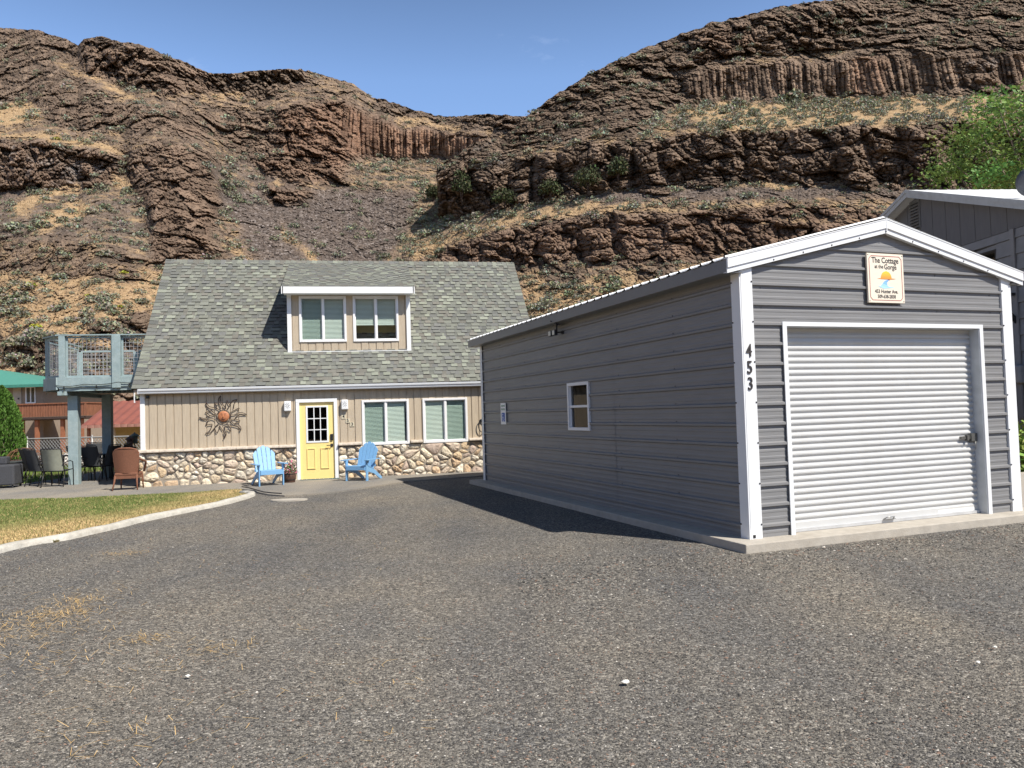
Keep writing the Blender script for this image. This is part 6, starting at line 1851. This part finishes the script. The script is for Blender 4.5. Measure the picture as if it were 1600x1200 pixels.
for s_ in (-1, 1):
    mb = MB(); mb.tube([(s_*.26, .16, .74), (s_*.32, .0, .68), (s_*.33, -.2, .64), (s_*.31, -.28, .58), (s_*.27, -.27, .4)], .026, 8); mb.build("armrest", WICKER, wk)
    mb = MB(); mb.tube([(s_*.235, .22, .36), (s_*.25, .27, .18), (s_*.275, .33, 0)], [.024, .02, .016], 8); mb.build("leg", WICKER, wk)
    mb = MB(); mb.tube([(s_*.235, -.25, .36), (s_*.25, -.28, .0)], [.024, .016], 8); mb.build("leg", WICKER, wk)
# grey wicker seat unit at the far left
ot = thing("wicker_ottoman", "grey wicker box seat on small castors at the left edge of the patio", "ottoman", gp(2, 762), .2)
mb = MB(); mb.box((-.42, -.3, .07), (.42, .3, .60)); mb.build("body", WICKG, ot, bevel=.04)
mb = MB(); mb.box((-.42, .08, .60), (.10, .3, .80)); mb.build("backrest", WICKG, ot, bevel=.03)
for sx_ in (-1, 1):
    for sy_ in (-1, 1):
        mb = MB(); mb.lathe((sx_*.36, sy_*.24, 0), [(.02, 0), (.03, .02), (.03, .05), (.015, .07)], 8); mb.build("castor", BLACK, ot)
ft = thing("fire_table", "dark low fire table with a black bowl beneath its top at the left", "table", gp(37, 748), .1)
mb = MB(); mb.slab([(.55*math.cos(a), .45*math.sin(a)) for a in np.linspace(0, 2*PI, 16, endpoint=False)], .50, .53); mb.build("tabletop", mat("dark slate top", (.06, .065, .06), .5, var=.3), ft)
mb = MB(); mb.lathe((0, 0, .22), [(.10, 0), (.26, .08), (.34, .2), (.36, .27)], 16); mb.build("bowl", BLACK, ft)
for a in (0.5, 2.1, 3.7, 5.3):
    mb = MB(); mb.tube([(.34*math.cos(a), .28*math.sin(a), .5), (.30*math.cos(a), .25*math.sin(a), 0)], .02, 6); mb.build("leg", BLACK, ft)
fp = thing("fire_pit", "round rusty fire pit with an arched iron frame beyond the fire table", "fire pit", (*gnd(38, 738), .02))
mb = MB(); mb.lathe((0, 0, 0), [(.3, 0), (.5, .3), (.56, .42), (.53, .42), (.45, .3)], 18, False); mb.build("bowl", RUST, fp)
mb = MB()
for k in range(7):
    a = k * PI / 7; mb.tube([(.56*math.cos(a)*math.cos(t_), .56*math.sin(a)*math.cos(t_), .42 + .42*math.sin(t_)) for t_ in np.linspace(0, PI, 9)], .008, 5)
for h in (.15, .3): mb.tube([(math.sqrt(1-(h/.42)**2)*.56*math.cos(a), math.sqrt(1-(h/.42)**2)*.56*math.sin(a), .42+h) for a in np.linspace(0, 2*PI, 20, endpoint=False)], .006, 5, closed=True)
mb.build("spark_screen", mat("rusted mesh", (.22, .10, .055), .8, var=.4, vscale=20), fp)
# feeders on stakes
for (px, py, c, lab, h_) in [(211, 737, (.13, .17, .14), "grey-green lantern-shaped bird feeder on a pole behind the wicker chair", 1.05), (203.5, 738, (.10, .06, .05), "smaller brown bird feeder on a pole left of the green one", .95)]:
    t = thing("bird_feeder", lab, "bird feeder", (*gnd(px, py), 0))
    m_ = mat("feeder " + str(c[0]), c, .6)
    mb = MB(); mb.tube([(0, 0, 0), (0, 0, h_)], .015, 6); mb.build("pole", BLACK, t)
    mb = MB(); mb.lathe((0, 0, h_ - .12), [(.10, 0), (.12, .03), (.09, .05), (.10, .22), (.11, .24)], 10); mb.build("body", m_, t)
    mb = MB(); mb.lathe((0, 0, h_ + .12), [(.16, 0), (.10, .06), (.03, .10), (.01, .14)], 10); mb.build("lid", m_, t)

# ================================================================== wire fence
fe = thing("chain_link_fence", "galvanised chain-link fence with a top rail behind the patio", "fence")
WIRE = mat("galvanised fence wire", (.42, .42, .41), .5, metal=.2)
fpts = [(-27, 31.2), (-18.55, 29.0), (-14.55, 28.0), (-12.6, 27.5), (-6.0, 26.0)]
mb = MB(); mb.tube([(x, y, 1.14) for x, y in fpts], .024, 8); mb.build("top_rail", WIRE, fe)
tot = 0; seg = []
for a, b_ in zip(fpts[:-1], fpts[1:]):
    L_ = math.hypot(b_[0]-a[0], b_[1]-a[1]); seg.append((tot, a, b_, L_)); tot += L_
def fpos(s):
    for (t0, a, b_, L_) in seg:
        if s <= t0 + L_ + 1e-6: k = (s - t0) / L_; return (a[0] + (b_[0]-a[0])*k, a[1] + (b_[1]-a[1])*k)
    return fpts[-1]
mb = MB(); s = .0; pit = .14; Hf = 1.1
while s < tot - Hf:
    for (sa, sb_) in ((s, s + Hf), (s + Hf, s)):
        a = fpos(sa); b_ = fpos(sb_); mb.bar((*a, .03), (*b_, .03 + Hf), .012, .012)
    s += pit
mb.build("wire_mesh", WIRE, fe)
s = .4
while s < tot:
    a = fpos(s); mb = MB(); mb.tube([(*a, -.02), (*a, 1.18)], .03, 8); mb.lathe((*a, 1.18), [(.036, 0), (.03, .03), (.005, .05)], 8); mb.build("post", WIRE, fe); s += 2.9
mb = MB(); g = np.random.default_rng(5)
# pale rocks piled beyond the fence
for k in range(150):
    x = -19.5 + 7.0 * g.random(); y = 30.4 + .8 * g.random() + (-13 - x) * .08; r = .10 + .13 * g.random()
    n0 = len(mb.v); c = .9 + .35 * g.normal() * .4; mb.col = tuple(np.clip(np.array([.40, .38, .35]) * c * (.5 + 1.0 * (g.random() < .6)), .05, .8))
    mb.lathe((x, y, .05 + .38 * g.random()), [(r*.3, -r), (r, -r*.3), (r*1.05, r*.2), (r*.6, r*.6), (r*.1, r*.7)], 7)
    for i in range(n0, len(mb.v)): a = mb.v[i]; mb.v[i] = (a[0] + r*.2*g.normal(), a[1] + r*.2*g.normal(), a[2] + r*.12*g.normal())
mb.sm = [False] * len(mb.sm)
o = mb.build("rubble_bank", mat("pale rubble", (1, 1, 1), .9, attr=True, var=.3, vscale=8)); tag(o, "bank of pale grey and dark rubble behind the wire fence", "rubble", kind='stuff')

# ================================================================== conifer at the left edge
cf = thing("arborvitae", "dense bright green conical evergreen at the left edge, behind the fire table", "tree", (*gnd(2, 737), 0))
def conifer(t, h_, r_, seed):
    g = np.random.default_rng(seed); n = 9000
    z = h_ * g.random(n) ** .85; a = g.random(n) * 2 * PI
    prof_ = np.interp(z / h_, [0, .12, .35, .7, .9, 1], [.75, .95, 1, .72, .38, .03]) * r_
    lump = 1 + .16 * fbm(np.cos(a) * 2.5 + 3, np.sin(a) * 2.5, z * 2.2, 3, seed)
    r = prof_ * lump * (.45 + .55 * g.random(n) ** .4)
    P = np.stack([r * np.cos(a), r * np.sin(a), z], 1)
    up = np.stack([np.cos(a) * .35, np.sin(a) * .35, np.ones(n)], 1); up += .35 * g.normal(size=(n, 3)); up /= np.linalg.norm(up, axis=1)[:, None]
    sd = np.cross(up, g.normal(size=(n, 3))); sd /= np.linalg.norm(sd, axis=1)[:, None]
    l = (.06 + .06 * g.random(n))[:, None]; w_ = .028
    V = np.stack([P - sd*w_, P + sd*w_, P + up*l + sd*w_*.6, P + up*l - sd*w_*.6], 1).reshape(-1, 3)
    c = np.array([.10, .20, .035]) * (.6 + .8 * g.random((n, 1)))
    np_mesh("crown", V, np.arange(4*n).reshape(n, 4), LEAFT, t, cols=np.repeat(c, 4, 0))
    mb = MB(); mb.tube([(0, 0, 0), (0, 0, h_ * .8)], [.09, .02], 7); mb.build("trunk", BARK, t)
BARK = mat("bark", (.16, .12, .09), .9, var=.3, vscale=10, bump=.8, stretch=(1, 1, .3))
def leaf_trans():
    m = mat("tree leaf", (1, 1, 1), .6, var=.1, attr=True, spec=.3)
    nt = m.node_tree; b = nt.nodes["Principled BSDF"]; out = nt.nodes["Material Output"]
    tr = nt.nodes.new("ShaderNodeBsdfTranslucent"); mx = nt.nodes.new("ShaderNodeMixShader"); mx.inputs[0].default_value = .25
    src = b.inputs["Base Color"].links[0].from_socket
    nt.links.new(src, tr.inputs[0]); nt.links.new(b.outputs[0], mx.inputs[1]); nt.links.new(tr.outputs[0], mx.inputs[2]); nt.links.new(mx.outputs[0], out.inputs[0])
    return m
LEAFT = leaf_trans()
conifer(cf, 3.05, .78, 50)

def tree(name, label, base, h_, crown_c, crown_r, nclump, nleaf, seed, leaf=.07, col=(.15, .23, .05), group=None, squash=.85):
    t = thing(name, label, "tree", base, 0, group)
    g = np.random.default_rng(seed)
    cc = np.array(crown_c, float)
    mb = MB(); top = cc + np.array([0, 0, crown_r * .2])
    tr_ = [Vector((0, 0, -.1)), Vector((.1, .05, h_ * .25)), Vector(tuple(cc * .6)), Vector(tuple(top))]
    mb.tube(tr_, [h_*.024, h_*.019, h_*.012, h_*.003], 9)
    cl = []
    for k in range(nclump):
        d = g.normal(size=3); d /= np.linalg.norm(d)
        r = crown_r * (.35 + .65 * g.random() ** .45)
        p = cc + d * r * np.array([1, 1, squash]); cl.append(p)
    for k, p in enumerate(cl):
        if k % 2 == 0:
            s = Vector(tr_[2]).lerp(tr_[3], g.random() * .8) if k % 4 else Vector(tr_[1]).lerp(tr_[2], .3 + .7 * g.random())
            e = Vector(tuple(p)); mid = s.lerp(e, .5) + Vector((0, 0, -.05 * crown_r))
            mb.tube([s, mid, e], [h_*.007, h_*.004, h_*.0012], 5)
    mb.build("trunk", BARK, t)
    Vs_, Cs_ = [], []
    for p in cl:
        n = int(nleaf * (.6 + .8 * g.random())); rr = crown_r * (.13 + .13 * g.random())
        d = g.normal(size=(n, 3)); d /= np.linalg.norm(d, axis=1)[:, None]
        P = p + d * (rr * g.random((n, 1)) ** .5) * np.array([1.25, 1.25, .7])
        a = g.normal(size=(n, 3)); a[:, 2] *= .6; a /= np.linalg.norm(a, axis=1)[:, None]
        b_ = np.cross(a, g.normal(size=(n, 3))); b_ /= np.linalg.norm(b_, axis=1)[:, None]
        s = leaf * (.6 + .8 * g.random((n, 1)))
        Vs_.append(np.stack([P - a*s, P - b_*s*.55, P + a*s, P + b_*s*.55], 1).reshape(-1, 3))
        tone = .55 + .85 * g.random()
        c = np.array(col) * tone * (.7 + .6 * g.random((n, 1))) * np.array([1 + .25 * g.normal(), 1, 1]).clip(.7, 1.5)
        Cs_.append(np.repeat(c, 4, 0))
    V = np.vstack(Vs_); np_mesh("crown", V, np.arange(len(V)).reshape(-1, 4), LEAFT, t, cols=np.vstack(Cs_))
    return t
bx, by, _ = at(1665, 640, 27)
cxp = at(1668, 268, 27)
tree("shade_tree", "tall leafy bright green tree rising behind the grey neighbouring house", (bx, by, 0), 13, (cxp[0] - bx + .1, 0, cxp[2]), 4.15, 150, 210, 60, leaf=.072, col=(.165, .25, .06))

# ================================================================== house with green roof and timber balcony (far left)
gh = thing("green_roofed_house", "beige house with a green metal roof and red timber balcony at the left edge", "house", (0, 0, 0))
BEIGE = mat("beige siding far", (.27, .215, .165), .85, var=.1)
mb = MB(); mb.box((-50, 50, -.1), (-30.4, 58.5, 4.35)); mb.build("wall", BEIGE, gh)
mb = MB(); A_ = [(-52, 49.3, 4.28), (-29.6, 49.3, 4.28), (-29.6, 59.2, 4.28), (-52, 59.2, 4.28)]; r0, r1 = (-48, 54.2, 5.75), (-36.5, 54.2, 5.75)
mb.add(A_ + [r0, r1], [(0, 1, 5, 4), (1, 2, 5), (2, 3, 4, 5), (3, 0, 4), (3, 2, 1, 0)])
mb.build("roof", mat("green metal roof", (.075, .26, .20), .55, var=.08), gh)
mb = MB(); mb.box((-52, 49.22, 4.12), (-29.52, 49.3, 4.30)); mb.box((-29.6, 49.3, 4.12), (-29.52, 59.2, 4.30)); mb.build("fascia", mat("green fascia", (.05, .22, .17), .5), gh)
def fpx(px, py, D=50): return at(px, py, D)
a = fpx(40, 604, 50); b_ = fpx(56, 630, 50)
window(gh, "window", (a[0], 49.97, b_[2]), (0, 0, 0), b_[0] - a[0], a[2] - b_[2], 'slider', ())
a = fpx(21, 606, 50); b_ = fpx(34, 640, 50)
mb = MB(); mb.box((a[0], 49.95, b_[2]), (b_[0], 50.02, a[2])); dr_ = mb.build("door", mat("pale door", (.42, .38, .32), .6), gh)
mb = MB(); mb.box((b_[0] - .2, 49.90, (a[2]+b_[2])/2 - .05), (b_[0] - .12, 49.95, (a[2]+b_[2])/2 + .05)); mb.build("handle", BLACK, dr_)
REDW = mat("red stained timber", (.22, .09, .048), .75, var=.4, vscale=3, stretch=(6, 6, .6), bump=.3)
bal = (-30.9, -26.1, 47.0, 51.0)
mb = MB(); x = bal[0]; g = np.random.default_rng(2)
while x < bal[1]: mb.box((x, 47.0, 2.17), (x + .14, 47.04, 2.93 + .01 * g.normal())); x += .165
y = 47.1
while y < 51: mb.box((bal[1] - .04, y, 2.17), (bal[1], y + .14, 2.93)); y += .165
bc = mb.build("balcony", REDW, gh)
mb = MB(); mb.box((bal[0], 46.94, 2.93), (bal[1] + .05, 47.1, 3.0)); mb.box((bal[1] - .06, 47.1, 2.93), (bal[1] + .05, 51, 3.0)); mb.build("handrail", REDW, bc)
mb = MB(); mb.box((bal[0], 47.05, 1.98), (bal[1], 51, 2.16)); mb.box((bal[0], 46.95, 2.02), (bal[1], 47.05, 2.15)); mb.build("floor", RUST, bc)
ORG = mat("orange brown post", (.28, .11, .055), .7, var=.2)
for px in (35.5, 58.5, 98.5, 128):
    a = at(px, 700, 47.3); mb = MB(); mb.box((a[0] - .1, 47.2, -.05), (a[0] + .1, 47.4, 1.98)); mb.build("post", ORG, bc)

# ================================================================== red roofed shed
rs = thing("red_roofed_shed", "low yellow shed with a ribbed red metal roof beyond the wire fence", "shed", (0, 0, 0))
RED = mat("red metal roof", (.25, .085, .06), .55, var=.12, vscale=2)
mb = MB(); e0, e1 = (-20.15, 36.0, 1.56), (-8, 36.0, 1.56); q0, q1 = (-20.95, 40.2, 2.76), (-8, 40.2, 2.76)
n = 56; vs = []
for k in range(n + 1):
    t_ = k / n; o_ = .05 * (k % 2)
    a = np.array(e0) * (1-t_) + np.array(e1) * t_; b_ = np.array(q0) * (1-t_) + np.array(q1) * t_
    vs += [(a[0], a[1], a[2] + o_), (b_[0], b_[1], b_[2] + o_), (a[0], a[1], a[2] + o_ - .06), (b_[0], b_[1], b_[2] + o_ - .06)]
fs = []
for k in range(n): i = k*4; fs += [(i, i+4, i+5, i+1), (i+2, i+3, i+7, i+6), (i, i+2, i+6, i+4), (i+1, i+5, i+7, i+3)]
fs += [(0, 1, 3, 2)]
mb.add(vs, fs); mb.add([q0, q1, (-8, 43.5, 1.6), (-20.2, 43.5, 1.6)], [(0, 1, 2, 3)])
mb.build("roof", RED, rs)
# scalloped front edge
mb = MB(); x = -20.15
while x < -9:
    mb.slab([(x + .16 + .15 * math.cos(t_), 35.97 + .02 * math.sin(t_)) for t_ in np.linspace(0, 2*PI, 8, endpoint=False)], 1.44, 1.58); x += .31
mb.build("scalloped_edge", mat("salmon edge", (.34, .17, .13), .6), rs)
YEL = mat("pale yellow wall", (.46, .37, .17), .85, var=.1)
mb = MB(); mb.box((-19.2, 37.2, -.1), (-16.9, 37.3, 1.6)); mb.box((-16.9, 37.2, -.1), (-15.4, 37.3, .5)); mb.box((-15.4, 37.2, -.1), (-9, 37.3, 1.6)); mb.box((-19.2, 37.3, -.1), (-19.1, 43, 1.6)); mb.box((-19.1, 42.9, -.1), (-9, 43, 1.6)); mb.build("wall", YEL, rs)
mb = MB(); mb.box((-16.9, 37.24, .5), (-15.4, 37.28, 1.6)); f_ = mb.build("window", DARKROOM, rs)
for px in (177.5, 139): a = at(px, 700, 36.2); mb = MB(); mb.box((a[0] - .06, 36.15, -.05), (a[0] + .06, 36.27, 1.5)); mb.build("post", mat("cream post", (.55, .46, .33), .7) if px > 150 else ORG, rs)

# ================================================================== grey neighbouring house (right)
NX, NY, NR = 9.7, 14.7, .0873
nbh = thing("grey_house", "dark grey gabled house with a pale ridged metal roof behind the metal garage", "house", (NX, NY, 0), NR)
def nb(px, py, off=0.0):
    x, y, z = ray(px, py); c, s = math.cos(NR), math.sin(NR)
    n = (c, s); t = (off + n[0]*NX + n[1]*NY) / (n[0]*x + n[1]*y)
    wx, wy = x*t - NX, y*t - NY
    return (-s*wx + c*wy, float(EYE + z*t))
oh = .32
APt, APz = nb(1414, 297, -oh - .03); _t, _z = nb(1598, 313, -oh - .03); SLn = (APz - _z) / (APt - _t); _t, _z = nb(1372, 341, -oh - .03); SLf = min((APz - _z) / (_t - APt), .42)
print('apex', APt, APz, SLn, SLf)
NT0, NT1 = -1.7, 9.2
DG = mat("dark grey board siding", (.13, .13, .135), .8, var=.08, stretch=(4, 4, .5))
LG = mat("mid grey lap siding", (.23, .23, .235), .8, var=.08)
zr = lambda t_: APz - (SLn if t_ < APt else SLf) * abs(t_ - APt) - .12
mb = MB()
SPZ = nb(1545, 371)[1]
tt = NT0
while tt < NT1 - .01:
    e = min(tt + .45, NT1); zz = [(tt + .012, SPZ), (e, SPZ), (e, zr(e))] + ([(APt, zr(APt))] if tt + .012 < APt < e else []) + [(tt + .012, zr(tt + .012))]
    if zr(e) > SPZ: mb.prismx(zz, -.03, .0)
    tt = e
mb.prismx([(NT0, SPZ), (NT1, SPZ), (NT1, zr(NT1)), (APt, zr(APt)), (NT0, zr(NT0))], .0, .1)
mb.build("gable_siding", DG, nbh)
wa, wb = nb(1515, 411), nb(1558, 380); w0, w1, wz0_, wz1_ = wb[0], wa[0], min(wa[1], wb[1]), max(wa[1], wb[1])
wz0_ = SPZ - 1.05; wz1_ = SPZ - .28
mb = MB(); z = 1.2
while z < SPZ - .02:
    z1_ = min(z + .31, SPZ - .006)
    segs = [(NT0, NT1)]
    if z1_ > wz0_ and z < wz1_: segs = [(NT0, w0), (w1, NT1)]
    for (a, b_) in segs:
        mb.add([(-.045, a, z + .008), (-.045, b_, z + .008), (-.02, b_, z1_), (-.02, a, z1_), (0, a, z + .008), (0, b_, z + .008)], [(0, 3, 2, 1), (0, 1, 5, 4)])
    z = z1_
mb.box((0, NT0, 1.15), (.1, NT1, wz0_)); mb.box((0, NT0, wz0_), (.1, w0, SPZ)); mb.box((0, w1, wz0_), (.1, NT1, SPZ)); mb.box((0, w0, wz1_), (.1, w1, SPZ))
mb.box((.1, NT0, -.1), (9, NT0 + .1, SPZ - .2))
mb.build("lap_siding", LG, nbh)
mb = MB(); mb.box((-.06, NT0, -.1), (.1, NT1, 1.18)); mb.build("foundation", mat("grey foundation", (.22, .21, .20), .9, var=.15, bump=.3), nbh)
mb = MB(); mb.box((-.075, NT0 - .03, 1.15), (-.046, NT0 + .1, SPZ)); cbt = nb(1593, 500)[0]; mb.box((-.075, cbt - .05, 1.18), (-.046, cbt + .05, SPZ)); mb.build("corner_board", LG, nbh)
window(nbh, "window", (-.02, w1, wz0_), (0, 0, -PI/2), w1 - w0, wz1_ - wz0_, 'slider', (), fw=.03, mull=.0)
for c_ in nbh.children:
    if c_.name.startswith("window"): c_.data.materials[0] = BLACK
mb = MB(); vt, vz = nb(1432.5, 336)
mb.box((-.05, vt - .19, vz - .34), (-.031, vt + .19, vz + .34)); vn = mb.build("gable_vent", DARKTR, nbh)
mb = MB()
for k in range(9): z = vz - .30 + k * .07; mb.add([(-.052, vt - .16, z), (-.052, vt + .16, z), (-.085, vt + .16, z - .03), (-.085, vt - .16, z - .03)], [(0, 1, 2, 3), (3, 2, 1, 0)])
mb.build("louvre", BLACK, vn)
# roof: ribbed pale metal, both slopes, ridge running away to the right
NROOF = mat("pale galvanised roof", (.74, .75, .75), .5, metal=.0, var=.06)
mb = MB()
for s_, t_e, sl in ((-1, NT0 - .5, SLn), (1, NT1 + .5, SLf)):
    x = -oh; k = 0
    while x < 9:
        for (a, b_, oa, ob) in ((0, .2, 0, 0), (.2, .215, 0, .005), (.215, .245, .005, .005), (.245, .26, .005, 0)):
            q_ = [(x + a, APt, APz + oa), (x + b_, APt, APz + ob), (x + b_, t_e, APz - sl * abs(t_e - APt) + ob), (x + a, t_e, APz - sl * abs(t_e - APt) + oa)]
            mb.add(q_ if s_ > 0 else q_[::-1], [(3, 2, 1, 0)])
        x += .26
    mb.add([(-oh, APt, APz - .10), (9, APt, APz - .10), (9, t_e, APz - .10 - sl * abs(t_e - APt)), (-oh, t_e, APz - .10 - sl * abs(t_e - APt))], [(0, 1, 2, 3)])
mb.build("roof", NROOF, nbh)
mb = MB()
for t_e, sl in ((NT0 - .5, SLn), (NT1 + .5, SLf)):
    for (d0_, d1_, x0_, x1_) in ((-.005, .07, -oh - .035, -oh), (.07, .17, -oh - .015, -oh + .01)):
        pz = [(APt, APz - d0_), (t_e, APz - d0_ - sl * abs(t_e - APt)), (t_e, APz - d1_ - sl * abs(t_e - APt)), (APt, APz - d1_)]
        mb.prismx(pz, x0_, x1_)
mb.build("rake_board", mat("grey rake board", (.42, .44, .45), .5), nbh)
# black bracket and conduit box
bt_, bz_ = nb(1590, 470)
mb = MB(); mb.box((-.75, bt_ - .05, bz_ + .10), (-.03, bt_ + .02, bz_ + .15)); mb.bar((-.55, bt_ - .02, bz_ + .1), (-.05, bt_ - .02, bz_ - .4), .10, .03, (0, 1, 0)); mb.build("bracket", BLACK, nbh)
mt_, mz_ = nb(1597, 584)
mb = MB(); mb.box((-.16, mt_ - .14, mz_ - .18), (-.046, mt_ + .12, mz_ + .16)); mb.build("meter_box", mat("grey meter box", (.28, .29, .30), .5), nbh, bevel=.03)
# satellite dish
dp = at(1617, 284, 14.2)
ds = thing("satellite_dish", "dark grey satellite dish above the neighbouring house's roof at the right edge", "satellite dish", dp)
mb = MB(); prof = [(.01, .0), (.12, .008), (.22, .03), (.30, .065), (.305, .062), (.22, .02), (.12, -.004), (.01, -.012)]
mb.lathe((0, 0, 0), prof, 24, False); mb.build("reflector", mat("dark dish", (.09, .10, .12), .5), ds, rot=(1.15, 0, 2.6))
mb = MB(); mb.tube([(0, .02, -.02), (.1, .25, -.35), (.12, .4, -.95)], .02, 6); mb.build("mast", DARKTR, ds)
# raised bed with plants beyond the garage
gx1, gy1 = gnd(1594, 796)
rb = thing("raised_bed", "grey concrete raised bed at the right edge, beyond the garage corner", "planter", (gx1 + .03, gy1, 0), .3643)
mb = MB(); mb.box((0, 0, -.05), (2.4, .16, .5)); mb.box((0, .16, -.05), (.16, 4, .5)); mb.box((2.24, .16, -.05), (2.4, 4, .5)); mb.box((.16, 3.84, -.05), (2.24, 4, .5)); mb.build("concrete_wall", CONC, rb)
mb = MB(); mb.box((.16, .16, .0), (2.24, 3.84, .42)); mb.build("soil", DRYG, rb)
sh_ = thing("leafy_shrub", "yellow-green leafy shrub growing in the raised bed at the right edge", "shrub", (gx1 + .45, gy1 + .75, .42))
v, f_, c = leaf_cloud(2200, .55, .75, .035, 91, base=(.20, .28, .06), var=.45); np_mesh("crown", v, f_, LEAFT, sh_, cols=c)
mb = MB()
for k in range(5): a = k * 1.3; mb.tube([(0, 0, -.02), (.12*math.cos(a), .12*math.sin(a), .3), (.3*math.cos(a), .3*math.sin(a), .55)], [.02, .014, .006], 5)
mb.build("stem", BARK, sh_)

# ================================================================== what stands behind the viewer (seen only as reflections in the panes)
bh = thing("opposite_house", "brown gabled house across the drive, seen only as a reflection", "house", (5, -26, 0), .1)
mb = MB(); mb.box((-6, -4, 0), (6, 4, 3.2)); mb.prism([(-6, 3.2), (6, 3.2), (0, 5.2)], -4, 4); mb.build("wall", mat("brown wall", (.16, .12, .09), .8), bh)
mb = MB(); mb.prism([(-6.6, 3.05), (0, 5.35), (0, 5.5), (-6.6, 3.2)], -4.5, 4.5); mb.prism([(6.6, 3.2), (0, 5.5), (0, 5.35), (6.6, 3.05)], -4.5, 4.5); mb.build("roof", mat("dark roof", (.07, .07, .075), .9), bh)
for k, (x, y, h_) in enumerate([(-9, -27, 9), (15, -24, 10), (-2, -36, 11)]):
    tree("opposite_tree", ["broad tree left of the opposite house, seen only in reflections", "broad tree right of the opposite house, seen only in reflections", "tallest tree behind the opposite house, seen only in reflections"][k], (x, y, 0), h_, (0, 0, h_ * .62), h_ * .36, 40, 120, 80 + k, leaf=.22, col=(.07, .10, .03))
